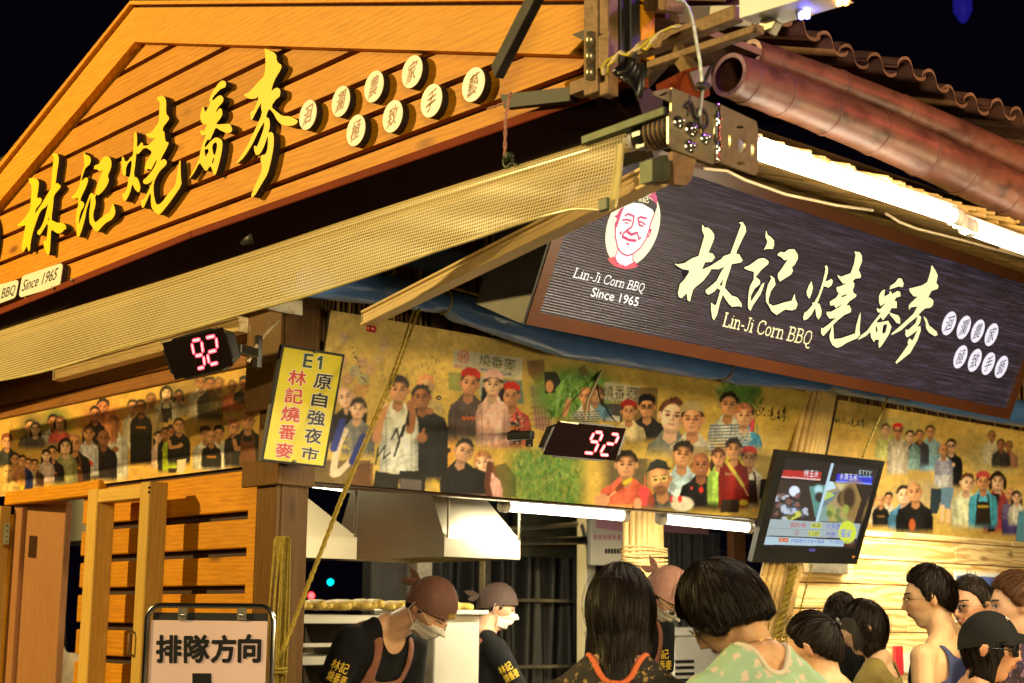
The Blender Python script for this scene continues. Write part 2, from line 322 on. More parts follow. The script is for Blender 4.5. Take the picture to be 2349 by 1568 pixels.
# ================================================================== SETTING
XL, YR, XG = 3.353, 5.047, 2.953
def clip(poly, a, b, c):          # keep a*x+b*y<=c
    o = []
    for i in range(len(poly)):
        p, q = poly[i], poly[(i+1) % len(poly)]; fp, fq = a*p[0]+b*p[1]-c, a*q[0]+b*q[1]-c
        if fp <= 0: o.append(p)
        if (fp < 0 < fq) or (fq < 0 < fp):
            t = fp/(fp-fq); o.append((p[0]+(q[0]-p[0])*t, p[1]+(q[1]-p[1])*t))
    return o
g = MB(); g.add([(-60,-60,0),(60,-60,0),(60,60,0),(-60,60,0)], [(0,1,2,3)]); tag(g.build('ground', M['ground']), kind='structure')
g = MB()                                             # the night sky, a dome far outside
for_ = []
grid(g, lambda u, v: (150*math.cos(2*math.pi*u)*math.cos(v*1.5), 150*math.sin(2*math.pi*u)*math.cos(v*1.5), 150*math.sin(v*1.5) - 5), 32, 12)
sk = mat('night_sky_dome', (.004, .003, .006), 1.0, emit=(.010, .006, .018), es=.10)
tag(g.build('sky', sk), kind='structure')
# ------------------------------------------------------------------ left facade
LP = lambda x: Plane((x, 0, 0), (0, -1, 0), (0, 0, 1))      # plane X = x seen from the street; u = -Y, v = Z
RP = lambda y: Plane((0, y, 0), (1, 0, 0), (0, 0, 1))       # plane Y = y; u = X
hall = empty('food_stall', (3.6, 6.5, 0), 'timber stall building with orange plank gable and brown corner post', 'building')
z1 = reg(0, 0, 1280/2334); z2 = reg(1280, 0, 1280/2334); zL = reg(0, 1700, 1280/2326); z4 = reg(0, 860, 1280/2334)
GP = LP(XG)
aL = GP.hit(*z1((0, 1275))); aA = GP.hit(*z1((975, 72))); aR = GP.hit(*z2((1650, 62)))
iL = GP.hit(*z1((0, 1450))); iA = GP.hit(*z1((980, 305))); iR = GP.hit(*z2((1650, 400)))
oL = GP.hit(*z1((0, 1228))); oA = GP.hit(*z1((975, 33))); oR = GP.hit(*z2((1650, 24)))
def ext(a, b, t): return (a[0]+(b[0]-a[0])*t, a[1]+(b[1]-a[1])*t)
iLe, aLe, oLe = ext(iA, iL, 1.6), ext(aA, aL, 1.55), ext(oA, oL, 1.55)
iRe, aRe, oRe = ext(iA, iR, 1.10), ext(aA, aR, 1.10), ext(oA, oR, 1.10)
def line(p, q): a, b = -(q[1]-p[1]), (q[0]-p[0]); return a, b, a*p[0]+b*p[1]
joints = [3.045, 3.178, 3.303, 3.436, 3.566, 3.700, 3.836, 3.972, 4.10]
gable = empty('plank_gable', (XG, 5.2, 3.1), 'big orange pine plank gable front that carries the yellow brush letters', 'gable')
lo = MB(); lo.prism([[(-8.2,3.04),(-2.92,3.04),iRe,iA,iLe,(-8.2,3.3)]], GP, -.07, -.034); lo.build('backing_board', M['gap'], gable)
for a, b in zip(joints[:-1], joints[1:]):
    poly = [(-8.1, a+.0115), (-2.95, a+.0115), (-2.95, b-.0115), (-8.1, b-.0115)]
    for P, Q in ((iLe, iA), (iA, iRe)):
        A_, B_, C_ = line(P, Q); s_ = 1 if A_*(-5.5)+B_*3.0-C_ < 0 else -1
        sh = .004; poly = clip(poly, A_*s_, B_*s_, C_*s_ + .03*math.hypot(A_, B_))
        if len(poly) < 3: break
    if len(poly) < 3: continue
    mb = MB(); mb.prism([poly], GP, -.030, 0.0)
    inner = poly
    mb.build('plank', M['plank'], gable)
for nm, pts in (('left', [aLe, iLe, iA, aA]), ('right', [aA, iA, iRe, aRe])):
    mb = MB(); mb.prism([pts], GP, -.012, .042); mb.build('rafter_board', M['plank_x'], gable)
for pts in ([oLe, (aLe[0], aLe[1]+.010), (aA[0], aA[1]+.010), oA], [oA, (aA[0], aA[1]+.010), (aRe[0], aRe[1]+.010), oRe]):
    mb = MB(); mb.prism([pts], GP, -.012, .062); mb.build('cap_board', M['plank_x'], gable)
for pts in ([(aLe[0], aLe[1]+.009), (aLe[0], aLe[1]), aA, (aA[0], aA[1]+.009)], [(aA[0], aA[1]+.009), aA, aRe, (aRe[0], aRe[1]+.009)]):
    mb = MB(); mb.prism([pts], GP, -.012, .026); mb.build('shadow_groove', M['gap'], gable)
# roof slabs behind the gable
for p, q in ((oLe, oA), (oA, oRe)):
    mb = MB(); mb.prism([[(p[0], p[1]-.03), (q[0], q[1]-.03), (q[0], q[1]-.008), (p[0], p[1]-.008)]], LP(XG+.055), -1.6, 0.0); mb.build('roof', M['tile'], hall)
# tile ends over the ridge board
for px in (330, 845):
    q = on(px+12, 12, 0, XG+.05); mb = MB()
    for k in range(2):
        r = .030 - .004*k
        grid(mb, lambda u, v, r=r: (q[0] - .06 + v*.5, q[1] - .06*v*4 + r*math.cos(math.pi*u)*1.6, q[2] + .004 + r*math.sin(math.pi*u)), 10, 2)
    tag(mb.build('ridge_tile', M['tile']), 'curved tan ridge tile poking over the ' + ('apex of the gable' if px < 500 else 'middle of the long gable board'), 'roof tile')
# neighbouring roof seen behind the gable on the left
mb = MB(); P_ = LP(3.6); mb.prism([[P_.hit(-60, 400), P_.hit(-60, 520), P_.hit(20, 430), P_.hit(75, 318)]], P_, -.1, 0); 
tag(mb.build('neighbour_roof', mat('tan_metal_roof', (.42, .30, .17), .5, noise=.1)), 'pale tan roof edge behind the left slope of the gable', 'roof')
# red-brown strip and switched-off glossy sign leaning out below the gable
box = empty('dark_lightbox', (2.95, 5.2, 2.77), 'long unlit glossy dark signbox with red-brown frame under the plank gable', 'sign')
ye = -GP.hit(*z2((2110, 480)))[0]
for a_, b_ in (((2.922, ye, 3.068), (2.922, 5.2, 3.074)), ((2.922, 5.2005, 3.074), (2.922, 8.2, 2.996))): mb = MB(); mb.bar(a_, b_, .056, .031, bev=.003); mb.build('top_frame', M['redbrown'], box)
tl = np.array([2.900, 0, 3.056]); dn = np.array([.42, 0, -.91]); hgt = .21; mb = MB()
bt = tl + dn*hgt
mb.add([(tl[0]+.001, ye+.02, tl[2]), (tl[0]+.001, 5.2, tl[2]+.004), (tl[0]+.001, 8.2, tl[2]-.074), (bt[0], 8.2, bt[2]-.06), (bt[0], 5.2, bt[2]), (bt[0], ye+.02, bt[2])], [(0, 1, 4, 5), (1, 2, 3, 4)]); mb.build('panel', M['gloss_dark'], box)
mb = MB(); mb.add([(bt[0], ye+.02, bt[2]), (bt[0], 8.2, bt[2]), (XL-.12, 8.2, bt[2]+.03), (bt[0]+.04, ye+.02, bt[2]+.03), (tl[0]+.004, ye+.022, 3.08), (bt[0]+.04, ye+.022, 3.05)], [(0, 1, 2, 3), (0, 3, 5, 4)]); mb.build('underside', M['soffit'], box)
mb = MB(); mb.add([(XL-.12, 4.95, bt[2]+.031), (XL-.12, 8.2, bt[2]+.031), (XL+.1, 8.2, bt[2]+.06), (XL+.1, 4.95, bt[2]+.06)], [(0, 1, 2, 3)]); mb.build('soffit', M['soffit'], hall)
for zz in ((500, 350), (372, 404)):
    q = on(*z4(zz), 0, 2.893); mb = MB(); mb.tube([q, q+(-.012, 0, 0)], .007, 8); mb.build('screw', M['galv'], box)
# printed mirror of the neighbouring logo is left to the renderer; the loose cable inside the box end
# ---- wall under the gable
def zat(p, x=XL): return on(*p, 0, x)[2]
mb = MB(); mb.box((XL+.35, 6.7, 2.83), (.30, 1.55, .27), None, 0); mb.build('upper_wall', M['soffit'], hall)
for za, zb, x in ((2.795, 2.905, 0), (2.70, 2.792, .012), (2.632, 2.697, 0)):
    mb = MB(); mb.box((XL+.03-x, 6.8, (za+zb)/2), (.03, 1.62, (zb-za)/2), None, .006); mb.build('beam_board', M['brownbeam'], hall)
# corner post built of boards
c0 = on(634, 1100, 1, 5.03); xp = c0[0]
yb = on(589, 1100, 0, xp)[1]
post = [((xp+.012, (5.03+yb)/2, 1.45), (.012, (yb-5.03)/2, 1.45)), ((xp+.075, 5.043, 1.45), (.05, .012, 1.45)), ((xp+.09, yb+.0-.02, 1.45), (.055, .015, 1.45))]
for c, h in post: mb = MB(); mb.box(c, h, None, .004); mb.build('post_board', M['brownwood'], hall)
mb = MB(); mb.box((xp+.14, 5.053, 1.45), (.02, .012, 1.45), None, .003); mb.build('post_board', M['brownwood'], hall)
for c, h in (((xp+.07, 5.00, 2.62), (.085, .018, .23)), ((xp-.014, 5.12, 2.62), (.012, .13, .23))):
    mb = MB(); mb.box(c, h, None, .005); mb.build('post_cladding', M['brownwood'], hall)
mb = MB(); mb.box((xp-.01, 5.12, 2.142), (.011, .135, .05), None, .004); mb.build('post_collar', M['brownwood'], hall)
mb = MB(); mb.box((xp+.075, 5.016, 2.142), (.088, .012, .05), None, .004); mb.build('post_collar', M['brownwood'], hall)
# trim board beside the post
ta = on(*zL((1745, 700)), 0, XL-.03); tb = on(*zL((1675, 700)), 0, XL-.03)
mb = MB(); mb.box((XL-.005, (ta[1]+tb[1])/2, 1.09), (.025, (tb[1]-ta[1])/2, 1.09), None, .004); mb.build('trim_board', M['plank'], hall)
jz = [zat(zL(p)) for p in ((1690, 140), (1680, 423), (1660, 675), (1650, 930), (900, 1185), (885, 1415))]
st = (jz[0]-jz[-1])/5; jz = [jz[0]+.03] + jz[1:] + [jz[-1]-st*k for k in range(1, 9)]
y0, y1 = tb[1]+.001, on(*zL((690, 800)), 0, XL)[1]+.22
mb = MB(); mb.box((XL+.045, (y0+y1)/2, 1.1), (.01, (y1-y0)/2, 1.1)); mb.build('backing_board', M['gap'], hall)
for a, b in zip(jz[:-1], jz[1:]):
    if b < .02: break
    mb = MB(); t = random.uniform(-.003, .003)
    mb.box((XL+.012+t, (y0+y1)/2, (a+b)/2), (.016, (y1-y0)/2, (a-b)/2-.017), None, .005); mb.build('plank', M['plank'], hall)
# narrow rail on top of the planks
mb = MB(); mb.box((XL+.012, (y0+y1)/2, 2.187), (.012, (y1-y0)/2, .018), None, .003); mb.build('top_rail', M['gap'], hall)
# door header, jambs
q0, q1 = on(*zL((690, 220)), 0, XL-.03), on(*zL((50, 290)), 0, XL-.03)
mb = MB(); mb.box((XL+.0, (q0[1]+q1[1])/2, q0[2]-.01), (.045, (q1[1]-q0[1])/2, .035), None, .005); mb.build('door_header', M['plank'], hall)
mb = MB(); mb.box((XL+.02, q1[1]+.0, 1.05), (.05, .045, 1.05), None, .004); mb.build('door_jamb', M['plank_x'], hall)
# boarded door leaf
d0, d1 = on(*zL((440, 900)), 0, XL+.10), on(*zL((90, 900)), 0, XL+.02)
door = empty('door_leaf', (XL+.06, d1[1], 0), 'reddish flat wooden door leaf standing half open at the left edge', 'door')
mb = MB(); mb.bar((XL+.03, d1[1]-.02, 1.075), (XL+.10, d0[1], 1.075), .04, 2.15, bev=.004); mb.build('leaf', M['doorwood'], door)
mb = MB(); mb.bar((XL+.002, d1[1]-.02, 1.075), (XL+.012, d1[1]-.10, 1.075), .03, 2.14, bev=.004); mb.build('stile', M['doorwood'], door)
shut = empty('shutter_leaf', (XL-.1, 7.6, 0), 'raw pine shutter edge with steel hinge at the far left edge', 'shutter')
h0 = on(*zL((20, 700)), 0, XL-.05)
mb = MB(); mb.box((XL-.06, h0[1]+.10, 1.08), (.03, .12, 1.06), None, .004); mb.build('board', M['rawframe'], shut)
q = on(*zL((45, 550)), 0, XL-.095); mb = MB(); mb.box((q[0], q[1], q[2]), (.003, .035, .055), None, .001); hg = mb.build('hinge', M['galv'], shut)
for k in range(4): mb = MB(); mb.tube([(q[0]-.004, q[1]-.018, q[2]-.04+k*.027), (q[0]-.007, q[1]-.018, q[2]-.04+k*.027)], .005, 8); mb.build('screw', M['darksteel'], hg)
# raw pine frame swung open in front of the planks
XF = XL-.20; frame = empty('open_window_frame', (XF, 6.6, 0), 'raw yellow pine frame swung open in front of the orange planks', 'frame')
va0, va1 = on(*zL((562, 900)), 0, XF), on(*zL((628, 900)), 0, XF)
vb0, vb1 = on(*zL((920, 900)), 0, XF), on(*zL((985, 900)), 0, XF)
zt = on(*zL((945, 208)), 0, XF)[2]
mb = MB(); mb.box((XF+.045, (va0[1]+va1[1])/2, zt/2), (.045, (va0[1]-va1[1])/2, zt/2), None, .004); mb.build('stile', M['rawframe'], frame)
mb = MB(); mb.box((XF+.045, (vb0[1]+vb1[1])/2, zt/2+.004), (.045, (vb0[1]-vb1[1])/2, zt/2), None, .004); mb.build('stile', M['rawframe'], frame)
mb = MB(); mb.box((XF+.045, (va1[1]+vb0[1])/2, zt-.034), (.043, (va1[1]-vb0[1])/2, .030), None, .004); mb.build('top_rail', M['raw_top'], frame)
q = on(*zL((1016, 235)), 1, vb1[1]-.001)
for dz in (0, -.02): mb = MB(); mb.tube([q+(0, 0, dz), q+(0, -.002, dz)], .006, 8); mb.build('bolt_hole', M['black'], frame)
q = on(*zL((908, 1300)), 0, XF-.004); mb = MB(); mb.tube([q+(0,0,.05), q+(-.02,0,.04), q+(-.02,0,-.04), q+(0,0,-.05)], .006, 8); mb.build('handle', M['rust'], frame)
# ------------------------------------------------------------------ right facade
front = empty('stall_front', (6, YR, 0), 'bamboo clad right side of the stall under the long lit signbox', 'building')
slab = RP(YR+.04)
mb = MB(); mb.box((6.3, YR+.12, 3.25), (2.95, .03, .43)); mb.build('wall', M['gap'], front)
mb = MB(); x = 3.42
while x < 9.2:
    h = random.uniform(-.01, .01); r = random.uniform(.007, .010)
    mb.tube([(x, YR+.05+h, 2.70), (x, YR+.05+h, 3.62)], r, 6, 0 if random.random() < .82 else 1, False); x += r*2 + random.choice((.001, .002, .002, .012))
tag(mb.build('bamboo_slat', [M['reed_dark'], M['reed']], front), kind='stuff')
# brown fascia board under the poster and inside ceiling of the kitchen
mb = MB(); mb.box((6.1, YR+1.5, 2.62), (2.72, 1.38, .02)); mb.build('kitchen_ceiling', mat('brown_ceiling_board', (.20, .11, .05), .5, noise=.2), front)
mb = MB(); mb.box((6.1, YR+.085, 2.135), (2.7, .03, .028), None, .004); mb.build('fascia', M['brownframe'], front)
# ------------------------------------------------------------------ roof above the right facade
TP = .34
def roofz(y): return 3.045 + TP*(y-2.86)
roof = empty('tiled_roof', (6, 3.2, 3.0), 'tiled roof with wavy eave over a reed ceiling on the right', 'roof')
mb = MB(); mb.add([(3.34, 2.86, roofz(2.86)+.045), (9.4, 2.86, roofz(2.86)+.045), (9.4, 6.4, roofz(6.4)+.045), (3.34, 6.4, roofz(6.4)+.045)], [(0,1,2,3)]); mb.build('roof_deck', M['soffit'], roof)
mb = MB(); x = 3.36
while x < 9.3:
    r = random.uniform(.006, .0095); ye_ = 2.80 + random.uniform(-.07, .06); z_ = random.uniform(-.006, .006)
    w = random.uniform(-.05, .05); mb.tube([(x, ye_, roofz(ye_)+z_), (x+w*.4, 3.6, roofz(3.6)+z_+.004), (x+w, 4.9, roofz(4.9)+z_)], r, 6, 0, True); x += r*1.9 + random.choice((0, 0, .001, .006))
    if random.random() < .30:
        xx = x+random.uniform(-.02, .02); y2 = 2.74+random.uniform(-.07, .06); mb.tube([(xx, y2, roofz(y2)-.018), (xx+w, y2+.9, roofz(y2+.9)-.014)], r*1.05, 6, 0, True)
tag(mb.build('ceiling_reeds', M['reed'], roof), kind='stuff')
# S-shaped tile columns
ty = 3.02
def tile_prof(t): return (t, .030*math.sin(2*math.pi*t/.165 + .6) + .012*math.sin(4*math.pi*t/.165))
te0 = RP(ty).hit(1862, 60)
pitch = .155; x = te0[0]-.45; zt0 = te0[1]-.03
for k in range(26):
    dx = random.uniform(-.006, .006); dz = random.uniform(-.006, .006) + .012*math.sin(k*1.3); ln = 1.5; yy = ty + random.uniform(-.02, .02)
    mb = MB()
    def prof(s):
        return (s*pitch*1.16 + (.012*math.sin(s*2*math.pi)), .040*abs(math.sin(math.pi*s/.56))**.55 if s < .56 else -.022*abs(math.sin(math.pi*(s-.56)/.44))**.6)
    for off, fl in ((0, 1), (-.013, -1)):
        vs = []; n_ = 26
        for j in range(5):
            for i in range(n_+1):
                p = prof(i/n_); y_ = yy + j*ln/4; vs.append((x + p[0] + dx, y_, zt0 + dz + p[1] + off + TP*(y_-ty)))
        fs = [(j*(n_+1)+i, j*(n_+1)+i+1, (j+1)*(n_+1)+i+1, (j+1)*(n_+1)+i) for j in range(4) for i in range(n_)]
        mb.add(vs, fs if fl > 0 else [f[::-1] for f in fs], 0, True)
    n_ = 26; vs = []
    for i in range(n_+1):
        p = prof(i/n_); vs += [(x+p[0]+dx, yy, zt0+dz+p[1]), (x+p[0]+dx, yy, zt0+dz+p[1]-.013)]
    mb.add(vs, [(2*i, 2*i+1, 2*i+3, 2*i+2) for i in range(n_)], 0)
    mb.build('tile', M['tile'], roof); x += pitch
# two bamboo culms along the eave: a split one below, a slimmer one above
def culm(name, pts, radii, label, openmouth=False, nodes=()):
    e = empty(name, pts[0], label, 'bamboo pole'); A = np.array(pts[0], float); B = np.array(pts[1], float); L = np.linalg.norm(B-A); d = (B-A)/L
    cen = []; rad = []; s_ = 0; n = 90
    for i in range(n+1):
        t = i/n; r = radii[0] + (radii[1]-radii[0])*t; x_ = t*L
        for nd in nodes:
            r += .0045*math.exp(-((x_-nd)/.012)**2) - .003*math.exp(-((x_-nd-.02)/.010)**2)
        cen.append(A + d*x_ + np.array([0, 0, .012*math.sin(t*5)])); rad.append(r)
    up = np.array([0, 0, 1.0]); up -= d*(up @ d); up /= np.linalg.norm(up); w = np.cross(d, up); m = 30
    mb = MB()
    a0, a1 = (0, 2*math.pi) if not openmouth else (math.radians(-62), math.radians(218))
    for sgn, th in ((1, 0), (-1, .014)):
        vs = []
        for c, r in zip(cen, rad):
            for k in range(m+1):
                a = a0 + (a1-a0)*k/m - (math.pi/2 if openmouth else 0); vs.append(c + (r-th)*(w*math.cos(a+math.pi/2)*-1 + up*math.sin(a+math.pi/2)))
        fs = [(i*(m+1)+k, i*(m+1)+k+1, (i+1)*(m+1)+k+1, (i+1)*(m+1)+k) for i in range(n) for k in range(m)]
        mb.add(vs, fs if sgn > 0 else [f[::-1] for f in fs], 0, True)
    b0 = 0; b1 = (n+1)*(m+1)
    mb.f += [(b0+k, b0+k+1, b1+k+1, b1+k) for k in range(m)]; mb.m += [1]*m; mb.sm += [False]*m
    mb.build('culm', [M['bamboo'], M['bamboocut']], e)
    for nd in nodes:
        i = int(nd/L*n); c = cen[i]; r = rad[i]; t_ = MB()
        t_.tube([c + (r-.0005)*(w*math.cos(a)+up*math.sin(a)) for a in np.linspace(0, 2*math.pi, 28, endpoint=False)], .0028, 5, closed=True); t_.build('node_ring', M['bamboo'], e)
    return e
yb1, yb2 = 2.74, 2.80
p0 = on(1672, 172, 1, yb1); p1 = on(2349, 455, 1, yb1); d_ = p1-p0
culm('split_bamboo_pole', (p0, p0+d_*1.25), (.066, .090), 'thick split bamboo pole along the eave, its open end beside the steel bracket', False, [.09, .24, .47, .72, .98, 1.22, 1.48])
p0 = on(1722, 122, 1, yb2); p1 = on(2349, 372, 1, yb2); d_ = p1-p0
culm('slim_bamboo_pole', (p0, p0+d_*1.25), (.043, .062), 'slimmer bamboo pole lying on top of the thick one below the roof tiles', False, [.12, .45, .80, 1.15, 1.5])
# dark cylinder mouth lining is the open end of the culm itself
# ================================================================== LETTERING
zA = reg(0, 550, 480/1673); zB = reg(400, 330, 400/1206); zC = reg(680, 150, 480/1214)
zD = reg(2500, 800, 520/1941); zE = reg(2980, 920, 580/1895); zF = reg(2120, 680, 440/1380)
def pp(s):
    v = [int(c) for c in s.split()]; return list(zip(v[::2], v[1::2]))
G_LIN = pp('375 420 388 414 400 418 440 408 490 430 510 470 500 560 480 678 530 668 547 690 530 750 470 810 452 890 520 790 570 710 640 590 668 545 668 500 685 300 700 180 705 132 675 122 690 92 722 86 755 102 768 150 765 220 745 330 735 420 722 492 745 475 797 512 782 548 702 640 695 760 678 880 672 965 700 975 755 1002 805 993 850 1020 868 1062 852 1092 835 1080 828 1108 768 1145 715 1115 668 1080 660 1230 650 1380 632 1430 590 1370 568 1290 565 1228 592 1240 610 1200 630 1030 610 1010 590 1050 520 1165 488 1145 490 1105 520 1080 560 1010 590 920 632 740 600 790 540 832 515 870 460 1020 420 1150 400 1260 390 1365 368 1370 352 1295 310 1378 285 1360 282 1290 320 1110 335 1022 300 1040 255 1047 215 1032 265 995 330 925 385 840 402 780 402 700 412 600 412 510 388 480')
G_JI = pp('1105 70 1118 110 1150 115 1180 140 1187 190 1170 240 1120 275 1100 320 1075 400 1060 465 1090 430 1130 400 1155 430 1130 520 1070 640 1045 715 1080 720 1102 750 1095 790 1055 850 1035 930 1025 1040 1060 940 1110 800 1140 720 1185 605 1215 615 1235 640 1255 600 1265 520 1320 370 1350 295 1330 320 1290 320 1265 295 1228 300 1228 270 1250 238 1290 240 1330 160 1390 120 1440 150 1458 210 1450 290 1405 385 1425 425 1405 500 1350 580 1280 645 1260 620 1240 670 1252 720 1240 800 1218 870 1220 950 1245 1000 1300 950 1370 890 1430 860 1455 800 1475 735 1500 800 1510 870 1470 950 1380 1000 1330 1050 1275 1120 1225 1090 1200 1040 1170 1000 1165 880 1180 780 1188 650 1150 760 1125 850 1110 950 1060 1120 1030 1190 1000 1160 1000 1080 990 960 1000 850 1025 760 1022 665 980 685 935 680 930 655 980 620 1030 540 1045 470 1075 330 1108 235 1095 170 1092 90')
G_SHAO = pp('310 505 335 500 345 560 340 680 375 640 395 612 412 640 405 655 465 655 520 600 555 555 530 575 480 565 440 525 465 520 510 500 575 410 590 380 595 250 600 160 570 130 570 105 600 100 625 85 660 110 675 160 670 290 710 340 690 380 640 440 630 485 655 500 655 560 670 615 698 612 700 635 660 720 620 790 610 830 650 800 685 840 665 880 610 930 570 990 530 1080 530 1200 560 1330 620 1305 700 1190 775 1110 800 950 820 830 835 815 835 920 840 1020 848 1100 760 1230 680 1340 600 1435 570 1430 520 1380 500 1330 500 1170 460 1260 415 1365 392 1345 388 1260 415 1270 460 1190 505 1090 535 1005 510 1060 450 1095 415 1080 410 1045 440 1025 490 970 545 890 570 810 550 830 500 935 475 910 440 940 428 900 455 830 500 760 510 720 480 700 460 680 410 685 385 720 350 755 335 730 330 800 305 1005 345 1015 370 1070 383 1130 365 1190 320 1150 290 1080 260 1200 210 1290 180 1260 178 1190 205 1195 235 1120 245 1020 265 1000 290 800 220 880 215 1000 185 990 170 900 170 790 185 772 215 850 295 770 303 700 308 560')
G_FAN = [pp('365 395 400 385 425 405 420 450 375 465 320 520 290 560 300 580 345 535 375 525 400 550 395 590 340 650 325 700 360 650 385 655 390 720 335 790 330 805 400 800 460 795 485 850 470 880 430 885 370 860 325 830 300 890 270 955 250 940 215 1010 230 1020 280 960 330 920 385 950 392 1000 370 1130 330 1270 310 1290 295 1240 275 1190 235 1255 190 1190 175 1160 110 1280 70 1325 85 1290 160 1160 190 1020 235 900 195 910 178 880 185 855 215 870 245 800 215 810 180 770 180 700 210 615 225 700 275 600 265 560 290 500'),
         pp('218 1042 250 1032 262 1060 240 1090 228 1115'), pp('290 1000 328 965 342 1000 320 1100 300 1080'), pp('302 1125 316 1112 300 1178 288 1165')]
G_MAI = pp('790 80 900 130 905 210 952 240 945 280 890 370 870 420 850 490 900 450 940 470 935 540 900 560 850 635 900 680 960 725 1030 725 1105 765 1100 790 1060 815 965 815 910 770 870 690 830 650 800 735 835 745 840 820 825 888 850 870 878 900 875 1020 850 1150 820 1270 760 1370 690 1490 655 1490 700 1380 760 1250 765 1190 750 1140 755 1095 800 1090 820 1020 822 900 790 1000 750 1080 710 1100 690 1050 690 1000 715 1020 740 960 780 850 790 772 740 850 680 980 600 1110 530 1175 525 1160 620 1020 700 850 768 700 755 640 760 590 700 700 670 765 655 750 655 680 690 670 740 530 700 560 640 560 595 530 600 515 640 500 740 390 790 340 800 200 790 100')
S_LIN = [pp('490 165 505 165 518 200 570 200 620 240 655 290 662 340 630 430 578 550 640 565 670 620 620 680 530 688 485 790 600 740 760 640 790 600 885 568 950 390 1035 160 1005 130 1055 120 1100 190 1105 260 1045 380 975 530 968 575 1005 568 1058 660 1030 690 905 712 880 800 820 970 808 1045 900 1150 985 1180 1045 1270 1040 1318 1010 1300 905 1308 860 1265 778 1140 740 1250 700 1420 655 1500 630 1460 615 1340 618 1250 665 1290 690 1270 745 1078 705 1050 640 1110 575 1142 540 1110 540 1075 580 1045 690 950 740 850 802 748 720 785 620 780 580 850 500 950 400 1030 365 1070 340 1150 320 1238 285 1215 275 1120 200 1190 165 1175 150 1120 180 990 240 930 305 830 310 798 210 780 145 740 98 705 150 714 240 700 350 630 440 598 480 460 520 320 490 240'), pp('785 915 735 1000 755 1020 770 1000')]
S_JI = [[pp('1390 240 1405 300 1450 330 1495 380 1500 440 1480 500 1380 500 1355 518 1358 500 1395 430 1400 390 1375 330 1378 280')],
        [pp('1080 755 1150 730 1280 635 1360 628 1420 670 1415 710 1320 790 1240 890 1300 940 1300 990 1220 1060 1170 1160 1170 1240 1280 1080 1320 1000 1360 965 1350 1020 1310 1130 1200 1290 1165 1368 1135 1330 1130 1270 1140 1120 1160 1020 1210 930 1215 820 1140 800 1085 775')],
        [pp('1545 570 1585 540 1640 548 1700 505 1780 503 1830 580 1828 640 1785 720 1745 755 1762 805 1730 860 1650 910 1575 958 1550 900 1548 850 1600 780 1690 645 1640 660 1590 610 1550 595')],
        [pp('1450 870 1500 910 1515 1000 1450 1090 1418 1200 1420 1260 1480 1295 1560 1275 1630 1250 1740 1225 1785 1125 1790 1190 1825 1270 1800 1340 1740 1360 1650 1345 1530 1425 1460 1370 1430 1310 1385 1240 1380 1130 1410 1000 1460 905 1443 890')]]
S_SHAO = [[pp('200 438 218 520 205 580 175 658 148 620 140 570 165 500')],
          [pp('365 255 385 245 400 265 400 340 370 440 400 435 445 410 463 440 445 490 410 520 350 500 300 640 270 710 300 720 325 800 318 860 285 910 260 870 245 765 200 850 150 905 105 920 98 880 120 815 135 820 215 730 210 705 235 700 290 600 340 440 372 300')],
          [pp('725 75 790 85 818 130 818 200 778 300 808 370 800 400 735 410 705 440 725 470 722 510 705 545 718 590 750 600 745 630 660 690 625 740 665 735 687 790 680 820 600 855 520 920 465 975 465 990 472 1100 475 1150 560 1140 650 1110 735 1080 745 1000 780 870 802 820 800 900 788 1020 795 1090 770 1135 640 1190 560 1240 510 1258 455 1220 425 1160 420 1110 452 990 420 1030 345 1112 318 1085 318 1010 340 1020 420 960 500 890 420 900 385 850 385 815 440 815 540 760 580 710 500 770 475 735 430 740 425 690 500 645 535 590 510 560 505 515 560 500 625 470 580 465 530 400 515 360 560 385 680 342 720 230 740 120'), pp('565 620 640 595 620 620 570 640')]]
S_FAN = [[pp('1270 402 1305 410 1330 470 1318 515 1270 505 1158 540 1165 500 1225 460')],
         [pp('1100 540 1090 630 1150 600 1165 555 1190 600 1250 560 1285 570 1292 625 1240 640 1215 680 1245 690 1245 770 1180 770 1150 830 1075 920 1050 880 1000 930 1010 950 1140 925 1180 1000 1150 1090 1060 1230 1028 1260 1020 1210 1028 1160 985 1155 965 1185 930 1130 920 1060 870 1110 770 1163 800 1110 880 1050 960 940 1050 825 1010 820 998 770 1040 785 1120 700 1045 745 1028 700 1028 620 1060 560'), pp('985 1000 1000 990 1010 1040 990 1080'), pp('1080 975 1130 965 1110 1060 1080 1090 1065 1060')],
         [pp('1150 820 1200 840 1265 860 1285 900 1285 965 1240 950 1205 900 1165 860')]]
S_MAI = [[pp('1680 248 1720 310 1748 370 1730 460 1758 500 1745 535 1670 560 1630 640 1660 645 1695 680 1690 730 1660 765 1590 775 1510 850 1545 880 1530 950 1495 1000 1535 990 1540 1040 1500 1160 1410 1320 1320 1390 1240 1455 1232 1430 1300 1340 1385 1220 1380 1180 1400 1140 1440 1170 1500 1040 1420 1100 1370 1130 1350 1100 1355 1030 1385 1040 1480 950 1500 870 1400 950 1300 1040 1180 1103 1185 1080 1300 980 1450 840 1500 750 1420 760 1395 795 1392 740 1415 710 1500 630 1450 625 1405 570 1398 530 1450 520 1560 490 1620 450 1660 320 1668 255')],
         [pp('1570 868 1610 900 1640 980 1735 1060 1745 1100 1710 1115 1640 1070 1605 1020 1600 950')]]
